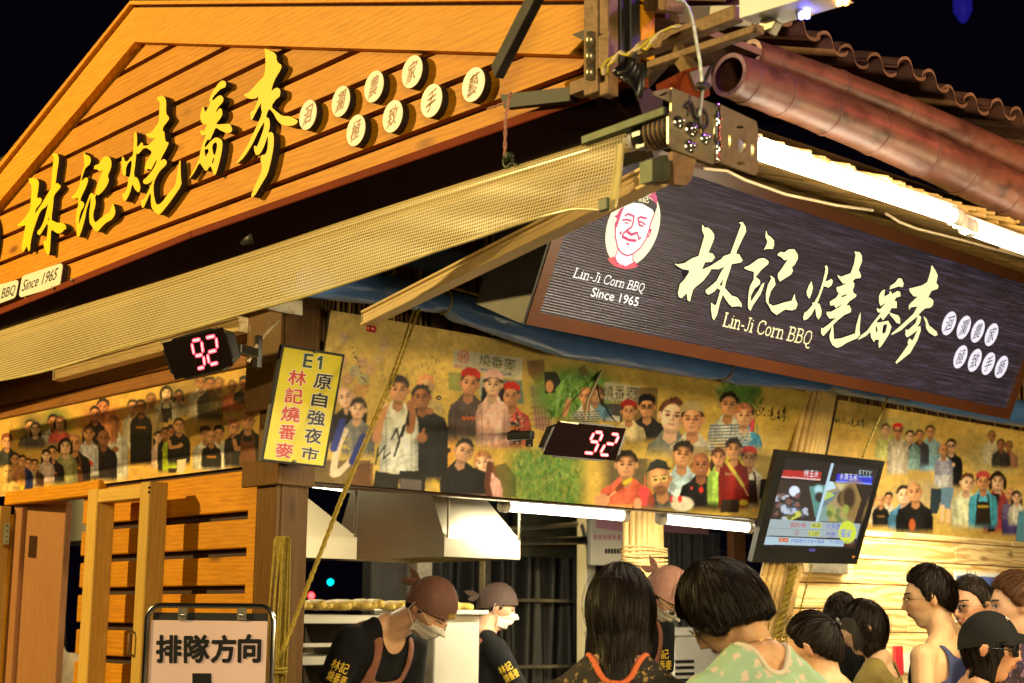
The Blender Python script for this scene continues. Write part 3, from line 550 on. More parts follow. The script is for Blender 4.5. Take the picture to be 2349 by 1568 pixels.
# --- yellow brush letters standing off the gable
LF = .036; GF = LP(XG - LF); NAMES = ['forest', 'record', 'roast', 'foreign', 'wheat']
lab = {0: 'yellow cut-out brush character like two trees, leftmost on the plank gable', 1: 'yellow cut-out brush character, second from the left on the plank gable', 2: 'yellow cut-out brush character with long upturned hook, middle of the plank gable',
       3: 'yellow cut-out brush character with a small box below, fourth on the plank gable', 4: 'tallest yellow cut-out brush character, reaching the long gable board'}
for i, (rg, loops) in enumerate(((zA, [G_LIN, pp('632 905 640 970 625 970')]), (zA, [G_JI]), (zB, [G_SHAO]), (zC, G_FAN), (zC, [G_MAI]))):
    mb = MB(); lp = [smooth_loop([GF.hit(*rg(p)) for p in L]) for L in loops]
    mb.prism(lp, GF, -LF+.006, 0.0, 0, 1); o = mb.build('brush_character', [M['yellow'], M['black']]); tag(o, lab[i], 'letter sign', 'brush characters on the gable')
# --- round discs
def ellipse(c, r, n=40, r2=None): return [(c[0]+r*math.cos(2*math.pi*k/n), c[1]+(r2 or r)*math.sin(2*math.pi*k/n)) for k in range(n)]
discs = [('洄', 706, 264), ('瀾', 781.5, 233), ('農', 857.5, 199), ('家', 945, 165), ('極', 816, 299.6), ('致', 900.4, 267.4), ('手', 989.3, 231.5), ('藝', 1085.6, 194.6)]
pos = ['leftmost disc of the upper row, touching the tallest yellow letter', 'second disc of the upper row', 'third disc of the upper row', 'top disc just under the long gable board',
       'leftmost disc of the lower row', 'second disc of the lower row', 'third disc of the lower row', 'rightmost disc, beside the black steel bar']
for (ch, px, py), w in zip(discs, pos):
    c = GF.hit(px, py); e = empty('round_disc', GF.pt(c[0], c[1], -LF), 'white disc, brown character: ' + w, 'sign', 'round white discs on the gable')
    mb = MB(); mb.prism([ellipse(c, .056)], GF, -LF+.008, -.002, 1, 1); mb.build('rim', [M['black'], M['black']], e)
    mb = MB(); mb.prism([ellipse(c, .0555)], GF, -.0018, 0.0, 0, 0, False); mb.build('face', M['cream'], e)
    V, F = glyphs(ch); mb = MB()
    mb.add([GF.pt(c[0] + (x-.5)*.052 + (y-.5)*.018, c[1] + (y-.5)*.070 + (x-.5)*.018 + .003*math.sin(x*5), .001) for x, y in V], F); mb.build('character', M['ink_brown'], e)
# --- round logo board and name plates at the lower left
e = empty('round_logo_board', GF.pt(*GF.hit(-50, 558), -LF), 'edge of a big cream round logo board at the left border of the gable', 'sign')
c = GF.hit(-42, 563); mb = MB(); mb.prism([ellipse(c, .172)], GF, -LF+.006, -.002, 0, 0); mb.build('rim', M['black'], e); mb = MB(); mb.prism([ellipse(c, .171)], GF, -.0018, 0, 0, 0, False); mb.build('face', M['cream'], e)
def rrect(q, pl, r=.2):
    Q = [pl.hit(*p) for p in q]; o = []
    for i in range(4):
        a, b, c = Q[i-1], Q[i], Q[(i+1) % 4]
        for t in (0, .25, .5, .75, 1):
            p = (b[0]+(a[0]-b[0])*r*.4*(1-t)**2, b[1]+(a[1]-b[1])*r*(1-t)**2); o.append((p[0]+(c[0]-b[0])*r*.4*t**2, p[1]+(c[1]-b[1])*r*t**2))
    return o
for q, body, tq, lb in (([(150, 320), (430, 230), (410, 392), (128, 468)], 'Since 1965', [(165, 350), (400, 262), (383, 343), (150, 428)], 'white name plate reading Since 1965 at the lower left of the gable'),
                        ([(-130, 412), (128, 348), (108, 466), (-130, 556)], 'Corn BBQ', [(-128, 452), (110, 378), (98, 456), (-140, 545)], 'white name plate reading BBQ at the left border beside the Since 1965 plate')):
    e = empty('name_plate', GF.pt(*GF.hit(*z4(q[0])), -LF), lb, 'sign'); R_ = rrect([z4(p) for p in q], GF)
    mb = MB(); mb.prism([R_], GF, -LF+.01, -.002, 0, 0); mb.build('rim', M['black'], e); mb = MB(); mb.prism([R_], GF, -.0018, 0, 0, 0, False); mb.build('face', M['cream'], e)
    mb = MB(); text(mb, body, [z4(p) for p in tq], GF, .001, 0, .004, .03); mb.build('lettering', M['ink_black'], e)
# ================================================================== LONG LIT SIGNBOX
SU = np.array([.998669, .051585, 0]); SU /= np.linalg.norm(SU); phi = math.radians(24); SW = np.cross(SU, (0, 0, 1))
SB = on(1200, 742, 1, YR-1.2); SP = Plane(SB, SU, np.array([0, 0, math.cos(phi)]) + SW*math.sin(phi)); SWd, SHt = 3.453, .716
def back_lit(name, col, em, rough=.25, streak=False):
    m = bpy.data.materials.new(name); m.use_nodes = True; t = m.node_tree; N = t.nodes; L = t.links; b = N['Principled BSDF']
    b.inputs['Roughness'].default_value = rough; em = em*.85; b.inputs['Base Color'].default_value = (col[0]*.25, col[1]*.25, col[2]*.25, 1); b.inputs['Emission Color'].default_value = (*col, 1); b.inputs['Emission Strength'].default_value = em
    tc = N.new('ShaderNodeTexCoord')
    if streak:
        rot = N.new('ShaderNodeMapping'); rot.inputs['Rotation'].default_value = (0, 0, -math.atan2(SU[1], SU[0])); rot.inputs['Scale'].default_value = (.30, 40, 40); L.new(tc.outputs['Object'], rot.inputs[0])
        n = N.new('ShaderNodeTexNoise'); n.inputs['Scale'].default_value = 2.2; n.inputs['Detail'].default_value = 7; n.inputs['Roughness'].default_value = .65; n.inputs['Distortion'].default_value = .3; L.new(rot.outputs[0], n.inputs['Vector'])
        cr = N.new('ShaderNodeValToRGB'); cr.color_ramp.elements[0].position = .38; cr.color_ramp.elements[0].color = (.010, .008, .013, 1)
        cr.color_ramp.elements[1].position = .72; cr.color_ramp.elements[1].color = (.115, .080, .135, 1); e_ = cr.color_ramp.elements.new(.52); e_.color = (.030, .022, .034, 1); L.new(n.outputs['Fac'], cr.inputs[0])
        L.new(cr.outputs[0], b.inputs['Emission Color']); b.inputs['Base Color'].default_value = (.02, .016, .022, 1); L.new(cr.outputs[0], b.inputs['Emission Color'])
        # fluted acrylic: fine horizontal ribs
        wv = N.new('ShaderNodeTexWave'); wv.bands_direction = 'Z'; wv.inputs['Scale'].default_value = 34; L.new(tc.outputs['Object'], wv.inputs['Vector'])
        bp = N.new('ShaderNodeBump'); bp.inputs['Strength'].default_value = .5; bp.inputs['Distance'].default_value = .004; L.new(wv.outputs['Fac'], bp.inputs['Height']); L.new(bp.outputs[0], b.inputs['Normal'])
    return m
M['signface'] = back_lit('printed_dark_woodgrain_acrylic', (.05, .04, .05), .62, .28, True)
M['glow_yellow'] = back_lit('lit_pale_yellow_print', (1.0, .93, .50), .85); M['glow_white'] = back_lit('lit_white_print', (1.0, .97, .95), .85)
M['glow_lilac'] = back_lit('lit_lilac_white_print', (.86, .84, 1.0), .85)
M['glow_cream'] = back_lit('lit_cream_print', (1.0, .93, .66), .8); M['glow_pink'] = back_lit('lit_magenta_line', (.62, .06, .20), .7); M['glow_red'] = back_lit('lit_coral_print', (.80, .13, .16), .7)
M['glow_dark'] = back_lit('lit_dark_cap_print', (.05, .035, .05), .5); M['halo'] = back_lit('printed_shadow_round_letters', (.018, .012, .022), .7)
sb = empty('lit_signbox', SB, 'long lit dark woodgrain signbox with pale yellow brush characters above the photo banners', 'sign')
mb = MB(); mb.prism([[(0, 0), (SWd, 0), (SWd, SHt), (0, SHt)]], SP, -.24, -.004, 0, 0); mb.build('case', M['brownframe'], sb)
mb = MB(); mb.prism([[(.03, .03), (SWd-.03, .03), (SWd-.03, SHt-.03), (.03, SHt-.03)]], SP, -.0035, .0005, 0, 0, False); mb.build('face', M['signface'], sb)
for poly in ([(0, 0), (SWd, 0), (SWd-.05, .05), (.05, .05)], [(0, SHt), (.05, SHt-.05), (SWd-.05, SHt-.05), (SWd, SHt)], [(0, 0), (.05, .05), (.05, SHt-.05), (0, SHt)], [(SWd, 0), (SWd, SHt), (SWd-.05, SHt-.05), (SWd-.05, .05)]):
    mb = MB(); mb.prism([poly], SP, -.002, .014, 0, 0); mb.build('frame', M['brownframe'], sb)
def decal(loopsets, rg, pl, n, name, m, parent, sm=0):
    mb = MB()
    for loops in loopsets: mb.prism([smooth_loop([pl.hit(*rg(p)) for p in L], sm) if sm else [pl.hit(*rg(p)) for p in L] for L in loops], pl, n, n, 0, 0, False)
    return mb.build(name, m, parent)
def grow(L, d):
    c = np.array(L, float); o = []
    ar = sum(L[i][0]*L[(i+1)%len(L)][1]-L[(i+1)%len(L)][0]*L[i][1] for i in range(len(L))); s_ = 1 if ar > 0 else -1
    for i in range(len(L)):
        t = c[(i+1)%len(L)] - c[i-1]; t /= np.linalg.norm(t)+1e-9; o.append((c[i][0]+s_*t[1]*d, c[i][1]-s_*t[0]*d))
    return o
for rg, sets in ((zD, [S_LIN]), (zD, S_JI), (zE, S_SHAO), (zE, S_FAN), (zE, S_MAI)):
    h = MB()
    for j, loops in enumerate(sets): h.prism([grow([SP.hit(*rg(p)) for p in loops[0]], .007)], SP, .0012+j*.0002, .0012+j*.0002, 0, 0, False)
    hb = h.build('letter_outline', M['halo'], sb)
    mb = MB()
    for j, loops in enumerate(sets): mb.prism([[SP.hit(*rg(p)) for p in L] for L in loops], SP, .0026+j*.0002, .0026+j*.0002, 0, 0, False)
    mb.build('brush_letter', M['glow_yellow'], sb)
def Pq(rg, pts): return [rg(p) for p in pts]
zO = reg(2560, 860, 1280/2334); zM = reg(1280, 860, 1280/2334)
mb = MB()
small = [('洄', 1820, 644), ('瀾', 1921, 672), ('農', 2016, 697), ('家', 2110, 722), ('極', 1898, 873), ('致', 1996, 897), ('手', 2089, 920), ('藝', 2178, 942)]
for ch, x, y in small:
    c = SP.hit(*zO((x, y))); d_ = MB(); d_.prism([ellipse(c, .0542, 32, .0575)], SP, .0016, .0016, 0, 0, False); f_ = d_.build('printed_disc', M['glow_lilac'], sb)
    V, F = glyphs(ch); d2 = MB(); d2.add([SP.pt(c[0]+(a-.5)*.055, c[1]+(b_-.5)*.076+(a-.5)*.02, .0024) for a, b_ in V], F); d2.build('character', M['halo'], f_)
# serif lettering, drawn as strokes on a unit grid (x, y in 0..1 of its own width)
SER = {'L': (.62, [[(.12,1),(.12,0)], [(.0,1),(.26,1)], [(0,0),(.55,0)], [(.55,0),(.55,.22)]]), 'i': (.30, [[(.13,.66),(.13,0)], [(0,0),(.28,0)], [(.02,.64),(.13,.66)], [(.13,.92),(.13,.84)]]),
       'n': (.62, [[(.12,.66),(.12,0)], [(0,0),(.25,0)], [(0,.64),(.12,.66)], [(.12,.5),(.25,.64),(.38,.64),(.46,.5),(.46,0)], [(.35,0),(.58,0)]]), '-': (.36, [[(.03,.32),(.3,.32)]]),
       'J': (.46, [[(.30,1),(.30,.14),(.22,.02),(.08,.02),(.02,.12)], [(.16,1),(.44,1)]]), 'C': (.74, [[(.62,.72),(.6,.9),(.46,1),(.28,.98),(.12,.82),(.07,.5),(.12,.18),(.28,.02),(.46,0),(.6,.1),(.65,.24)], [(.62,.98),(.62,.74)]]),
       'o': (.56, [[(.26,.66),(.12,.58),(.06,.33),(.12,.08),(.26,0),(.40,.08),(.47,.33),(.40,.58),(.26,.66)]]), 'r': (.46, [[(.12,.66),(.12,0)], [(0,0),(.26,0)], [(0,.64),(.12,.66)], [(.12,.46),(.24,.62),(.38,.64),(.42,.54)]]),
       'B': (.68, [[(.14,1),(.14,0)], [(0,1),(.4,1),(.52,.9),(.52,.64),(.4,.53),(.14,.53)], [(.4,.53),(.58,.42),(.58,.12),(.44,0),(0,0)]]),
       'Q': (.78, [[(.36,1),(.16,.9),(.07,.5),(.16,.1),(.36,0),(.56,.1),(.66,.5),(.56,.9),(.36,1)], [(.34,0),(.44,-.2),(.62,-.26),(.72,-.2)]]), ' ': (.30, [])}
def serif(body, quad, pl, n, name, m, parent, w=.085):
    tot = sum(SER[c][0] for c in body); h = homog(quad); mb = MB(); x = 0; j = 0
    for c in body:
        wd, st_ = SER[c]
        for s_ in st_:
            P = [pl.hit(*h((x+p[0])/tot, p[1])) for p in s_]; H = abs(pl.hit(*h(.5, 1))[1]-pl.hit(*h(.5, 0))[1])
            vert = len(s_) == 2 and abs(s_[0][0]-s_[1][0]) < .01; ww = H*w*(1.5 if vert and abs(s_[0][1]-s_[1][1]) > .3 else 1.0)
            mb.strip(P, ww, pl, n+j*.00003); j += 1
        x += wd
    return mb.build(name, m, parent)
serif('Lin-Ji Corn BBQ', Pq(zF, [(122, 1020), (948, 1212), (912, 1300), (82, 1125)]), SP, .0016, 'lettering', M['glow_white'], sb, .11)
serif('Lin-Ji Corn BBQ', Pq(zO, [(292, 572), (900, 704), (872, 792), (270, 660)]), SP, .0016, 'lettering', M['glow_yellow'], sb, .10)
mb = MB(); text(mb, 'Since 1965', Pq(zF, [(325, 1248), (868, 1372), (845, 1475), (290, 1352)]), SP, .0016, 0, .022); mb.build('lettering', M['glow_white'], sb)
# cartoon portrait logo
lg = MB(); c = SP.hit(*zF((795, 548))); rr_ = abs(SP.hit(*zF((795, 1035)))[1]-c[1]); lg.prism([ellipse(c, rr_*.93, 48, rr_)], SP, .0014, .0014, 0, 0, False); logo = lg.build('logo_disc', M['glow_cream'], sb)
decal([[pp('640 330 665 270 740 230 860 225 960 255 1020 340 1008 450 975 570 940 680 870 790 780 850 720 878 650 840 610 780 582 650 585 560 612 480')], ], zF, SP, .0022, 'face_print', M['glow_white'], logo)
decal([[pp('615 800 640 838 720 880 790 862 785 930 800 955 760 985 700 1004 640 990 600 955 575 900 592 860')]], zF, SP, .0020, 'neck_print', M['glow_white'], logo)
decal([[pp('488 905 575 885 600 956 640 990 700 1005 760 986 800 950 850 1000 790 1025 700 1036 600 1012 530 965')]], zF, SP, .0018, 'shirt_print', M['glow_red'], logo)
decal([[pp('960 178 1048 125 1075 200 1072 300 1040 240 1000 200')], [pp('640 330 690 300 660 370 625 470 605 540 600 440 570 410 600 395')]], zF, SP, .0026, 'cap_print', M['glow_pink'], logo)
decal([[pp('690 285 760 215 860 180 960 180 1040 240 1075 290 1045 385 1020 335 900 265 800 252')]], zF, SP, .0030, 'headband_print', M['glow_dark'], logo)
mb = MB(); PK = [('640 330 600 480 582 560 580 650 610 785 650 842 720 876 790 852 870 790 940 685 975 580 1000 480 1040 380', 11), ('690 410 730 382 800 412 790 480 772 540 720 572 668 622 666 660 690 660', 15), ('660 458 720 450 772 468', 14), ('688 486 738 494', 10),
      ('835 442 880 420 950 438', 15), ('850 450 862 515 910 530', 14), ('862 470 905 488 935 514', 12), ('715 588 770 628 830 606', 20), ('835 592 862 695', 12), ('862 662 886 668', 12), ('668 652 740 690 826 700', 20), ('706 730 746 742', 12),
      ('606 450 580 500 580 592', 12), ('590 470 596 540', 8), ('1002 562 960 612 942 684', 10), ('612 800 575 892 602 958 700 1006 800 952', 8), ('790 862 785 925 848 1000', 8), ('632 600 650 612', 22), ('970 575 1000 570 990 610 960 660', 12)]
for j, (s_, w) in enumerate(PK): mb.strip([SP.hit(*zF(p)) for p in pp(s_)], w*.00054, SP, .0034+j*.00004)
mb.build('portrait_lines', M['glow_pink'], logo)
mb = MB(); text(mb, '林記', Pq(zF, [(848, 195), (968, 180), (972, 255), (850, 240)]), SP, .0044, 0, .02); mb.build('cap_lettering', M['glow_yellow'], logo)
# left side cover of the signbox
mb = MB(); mb.prism([[(-.001, -.002), (-.001, SHt), (-.012, SHt), (-.012, -.002)]], SP, -.25, .010, 0, 0); mb.build('side_cover', M['darksteel'], sb)
# ================================================================== YELLOW E1 SIGN
zY = reg(960, 1260, 360/1086)
YP = RP(4.86); q = [YP.hit(*zY(p)) for p in ((298, 95), (1005, 212), (785, 1488), (55, 1415))]
ys = empty('market_number_sign', YP.pt(*q[3]), 'yellow vertical sign with E1 and black and red characters hung on the corner post', 'sign')
mb = MB(); mb.prism([[q[3], q[2], q[1], q[0]]], YP, -.02, 0.0, 0, 0); mb.build('board', M['black'], ys)
qi = [YP.hit(*zY(p)) for p in ((318, 130), (975, 238), (757, 1470), (85, 1392))]
mb = MB(); mb.prism([[qi[3], qi[2], qi[1], qi[0]]], YP, .0003, .0015, 0, 0, False); mb.build('yellow_panel', M['signyellow'], ys)
mb = MB(); YH = homog([zY(p) for p in ((318, 130), (975, 238), (757, 1470), (85, 1392))])
def ytext(ch, quad, m, name):
    Q = [zY(p) for p in quad]; cx_ = sum(p[0] for p in Q)/4; cy_ = sum(p[1] for p in Q)/4
    Qb = [(cx_+(p[0]-cx_)*1.02, cy_+(p[1]-cy_)*1.02) for p in Q]
    a = MB(); text(a, ch, Qb, YP, .0020, 0, .11, 0, 12); o = a.build('white_outline', M['white'], ys)
    a = MB(); text(a, ch, Q, YP, .0032, 0, .048, 0, 8); a.build(name, m, o)
ytext('E', [(548, 205), (645, 214), (622, 365), (525, 352)], M['ink_dgreen'], 'character'); one = pp('722 230 755 232 735 382 704 379 719 276 686 286 690 262')
o = decal([[grow(one, 8)]], zY, YP, .0020, 'white_outline', M['white'], ys); decal([[one]], zY, YP, .0032, 'character', M['ink_dgreen'], o)
for ch, qd in zip('原自強夜市', ([(672,430),(860,452),(836,614),(640,590)], [(645,642),(808,662),(788,815),(618,790)], [(598,835),(784,860),(764,1022),(566,1000)], [(558,1040),(750,1062),(724,1224),(540,1205)], [(520,1245),(714,1285),(682,1415),(500,1388)])): ytext(ch, qd, M['ink_black'], 'character')
for ch, qd in zip('林記燒番麥', ([(378,382),(568,408),(552,570),(352,550)], [(338,590),(528,610),(515,775),(312,752)], [(300,792),(495,815),(478,982),(272,958)], [(268,1000),(450,1020),(432,1182),(246,1160)], [(230,1205),(424,1228),(398,1388),(210,1368)])): ytext(ch, qd, M['ink_red'], 'character')
for p in ((662, 186), (426, 1424)):
    c = YP.hit(*zY(p)); mb = MB(); mb.tube([YP.pt(c[0], c[1], 0), YP.pt(c[0], c[1], .012)], .006, 8); mb.build('screw', M['galv'], ys)
# ================================================================== QUEUE SIGN
zQ = reg(0, 1700, 1280/2326)
n_ = np.array([-.80, -.60, 0]); n_ /= np.linalg.norm(n_); QU = np.cross((0, 0, 1), n_); QO = at(487, 1500, 4.9); QP = Plane(QO, QU, (0, 0, 1))
qs = empty('queue_sign', (QO[0], QO[1], 0), 'standing queue sign with chrome frame and pale pink sheet with bold black characters', 'sign')
u0, vt = QP.hit(*zQ((1010, 1045))); u1, _ = QP.hit(*zQ((1868, 1045))); vt = QP.hit(*zQ((1440, 1040)))[1]; r_ = .045; um = (u0+u1)/2
path = [(u0, -1.45), (u0, vt-r_)] + [(u0+r_-r_*math.cos(a), vt-r_+r_*math.sin(a)) for a in np.linspace(.2, 1.57, 5)] + [(u1-r_+r_*math.sin(a), vt-r_+r_*math.cos(a)) for a in np.linspace(0, 1.37, 5)] + [(u1, vt-r_), (u1, -1.45)]
mb = MB(); mb.tube([QP.pt(a, b) for a, b in path], .0095, 12); mb.build('frame', M['chrome'], qs)
b0 = QP.hit(*zQ((1045, 1085))); b1 = QP.hit(*zQ((1822, 1136)))
mb = MB(); mb.prism([[(b0[0], -.75), (b1[0], -.75), (b1[0], b0[1]), (b0[0], b0[1])]], QP, -.008, .0, 0, 0); mb.build('backing_board', M['black'], qs)
s0 = QP.hit(*zQ((1038, 1138))); mb = MB(); mb.prism([[(b0[0]-.004, -.72), (b1[0]+.002, -.72), (b1[0]+.002, s0[1]), (b0[0]-.004, s0[1])]], QP, .001, .003, 0, 0); mb.build('sheet', M['pinkpaper'], qs)
for ch, qd in zip('排隊方向', ([(1072,1245),(1240,1245),(1235,1425),(1072,1425)], [(1262,1243),(1428,1245),(1424,1425),(1262,1425)], [(1450,1245),(1610,1245),(1600,1424),(1445,1424)], [(1632,1240),(1780,1240),(1775,1422),(1628,1422)])):
    mb = MB(); text(mb, ch, [zQ(p) for p in qd], QP, .0045, 0, .075, 0, 10); mb.build('character', M['ink_black'], qs)
ar = [QP.hit(*zQ(p)) for p in ((1314, 1500), (1444, 1500), (1444, 1700), (1560, 1700), (1380, 1900), (1200, 1700), (1314, 1700))]
mb = MB(); mb.prism([ar], QP, .0045, .0045, 0, 0, False); mb.build('arrow', M['ink_black'], qs)
for x in (1250, 1652):
    c = QP.hit(*zQ((x, 1100))); mb = MB(); mb.prism([[(c[0]-.016, c[1]-.018), (c[0]+.016, c[1]-.018), (c[0]+.016, c[1]+.020), (c[0]-.016, c[1]+.020)]], QP, .004, .007, 0, 0); cl = mb.build('clip', M['galv'], qs)
    mb = MB(); mb.tube([QP.pt(c[0], c[1]-.002, .007), QP.pt(c[0], c[1]-.002, .012)], .006, 10); mb.build('screw', M['chrome'], cl)
mb = MB(); mb.tube([QP.pt(u0, -1.45, -.2), QP.pt(u0, -1.45, .2)], .012, 8); mb.tube([QP.pt(u1, -1.45, -.2), QP.pt(u1, -1.45, .2)], .012, 8); mb.build('foot', M['chrome'], qs)
# ================================================================== NUMBER DISPLAYS
SEG = {'9': 'abcdfg', '2': 'abdeg'}
def seven(dg, quad, pl, n, parent, w, off=True):
    h = homog(quad); P = lambda x, y: pl.hit(*h(x, y))
    S = {'a': ((.08,1),(.92,1)), 'b': ((1,.94),(1,.56)), 'c': ((1,.44),(1,.06)), 'd': ((.08,0),(.92,0)), 'e': ((0,.06),(0,.44)), 'f': ((0,.56),(0,.94)), 'g': ((.08,.5),(.92,.5))}
    for k, (a, b) in S.items():
        on_ = k in SEG[dg]
        mb = MB(); mb.strip([P(*a), P(a[0]*.82+b[0]*.18, a[1]*.82+b[1]*.18), P(a[0]*.18+b[0]*.82, a[1]*.18+b[1]*.82), P(*b)], [w*.55, w, w, w*.55], pl, n); s_ = mb.build('segment', M['seg'] if on_ else M['segoff'], parent)
        if on_: mb = MB(); mb.strip([P(a[0]*.88+b[0]*.12, a[1]*.88+b[1]*.12), P(a[0]*.12+b[0]*.88, a[1]*.12+b[1]*.88)], w*.42, pl, n+.0008); mb.build('segment_core', M['seg_in'], s_)
M['display_window'] = mat('smoked_window', (.006, .002, .002), .75, spec=.04)
def display(name, label, quad, D0, normal, digits, depth, w, tilt=0):
    c = at(sum(p[0] for p in quad)/4, sum(p[1] for p in quad)/4, D0); n = np.array(normal, float); n /= np.linalg.norm(n); U = np.cross((0, 0, 1), n); pl = Plane(c, U, np.cross(n, U))
    e = empty(name, c, label, 'number display', 'red number displays'); Q = [pl.hit(*p) for p in quad]
    mb = MB(); mb.prism([smooth_loop([Q[3], Q[2], Q[1], Q[0]])], pl, -depth, 0, 0, 0); mb.build('case', M['plastic'], e)
    c0 = (sum(p[0] for p in Q)/4, sum(p[1] for p in Q)/4); I = [(c0[0]+(p[0]-c0[0])*.94, c0[1]+(p[1]-c0[1])*.90) for p in Q]
    mb = MB(); mb.prism([[I[3], I[2], I[1], I[0]]], pl, .0005, .001, 0, 0, False); mb.build('window', M['display_window'], e)
    for dg, qd in digits: seven(dg, qd, pl, .0025, e, w)
    return e, pl, Q
z3 = reg(2040, 1280, 1040/2265)
d1, dp1, dq1 = display('queue_number_display', 'black number display showing red 92 in front of the large photo banner', [(1275, 962), (1441.5, 980), (1415, 1062), (1238, 1047)], 5.55, (-.15, -1, -.16),
        [('9', [z3((410,742)), z3((480,748)), z3((405,918)), z3((322,910))]), ('2', [z3((545,757)), z3((612,766)), z3((530,933)), z3((450,926))])], .035, .0125)
st_ = MB(); a_ = dp1.pt(*dp1.hit(1240, 1000), -.05); st_.bar(a_, a_+(-.03, .10, 0), .03, .03, bev=.004); st_.build('arm', M['plastic'], d1)
st_ = MB(); st_.box(on(1213, 997, 1, YR-.045), (.022, .008, .055), None, .003); pk = st_.build('wall_bracket', M['plastic'], d1)
st_ = MB(); st_.bar(on(1213, 997, 1, YR-.05), a_+(-.02, .06, 0), .028, .03, bev=.004); st_.build('arm', M['plastic'], d1)
for dy in (-28, 26): s_ = MB(); c_ = on(1213, 997+dy, 1, YR-.052); s_.tube([c_, c_+(0, -.006, 0)], .008, 8); s_.build('screw', M['galv'], pk)
lb_ = MB(); lb_.prism([[dp1.hit(*z3(p)) for p in ((132, 650), (280, 668), (278, 680), (130, 662))]], dp1, .003, .003, 0, 0, False); lb_.build('sticker', M['galv'], d1)
z4r = z4
d2, dp2, dq2 = display('queue_number_display', 'black number display showing red 92 under the awning at the left wall', [z4((1092, 770)), z4((1535, 650)), z4((1612, 945)), z4((1190, 1050))], 5.15, (-1, -.25, -.28),
        [('9', [z4((1312,765)), z4((1380,752)), z4((1405,942)), z4((1350,955))]), ('2', [z4((1405,745)), z4((1480,728)), z4((1500,912)), z4((1435,928))])], .035, .014)
mb = MB(); mb.bar(at(545, 800, 5.3), at(585, 812, 5.45), .03, .035, bev=.004); mb.build('arm', M['plastic'], d2)
mb = MB(); mb.box(at(592, 808, 5.5), (.012, .012, .06), None, .003); mb.build('wall_bracket', M['plastic'], d2)
mb = MB(); mb.prism([[dp2.hit(*z4(p)) for p in ((1100, 762), (1185, 742), (1187, 752), (1102, 776))]], dp2, .003, .003, 0, 0, False); mb.build('sticker', M['galv'], d2)
# ================================================================== TELEVISION
zT = reg(2780, 1660, 560/1829)
tc_ = at(1875, 1165, 7.6); tn = np.array([-.30, -1, -.27]); tn /= np.linalg.norm(tn); TU = np.cross((0, 0, 1), tn); TPn = Plane(tc_, TU, np.cross(tn, TU))
tv = empty('television', tc_, 'black flat television showing a food programme, hung tilted on the bamboo post', 'television')
Q = [TPn.hit(*zT(p)) for p in ((440, 92), (1748, 232), (1405, 1488), (118, 1462))]
mb = MB(); mb.prism([[Q[3], Q[2], Q[1], Q[0]]], TPn, -.032, -.004, 0, 0); mb.build('case', M['plastic'], tv)
qo = [(540, 170), (1690, 300), (1400, 1300), (262, 1262)]
I = [TPn.hit(*zT(p)) for p in qo]
for a in range(4):
    b = (a+1) % 4; mb = MB(); mb.prism([[Q[a], I[a], I[b], Q[b]]], TPn, -.004, .008, 0, 0); mb.build('bezel', M['plastic'], tv)
mb = MB(); c_ = TPn.pt(*TPn.hit(*zT((870, 600))), -.05); mb.bar(c_, (c_[0]+.02, YR-.02, c_[2]+.02), .08, .10, bev=.005); mb.build('mount', M['darksteel'], tv)
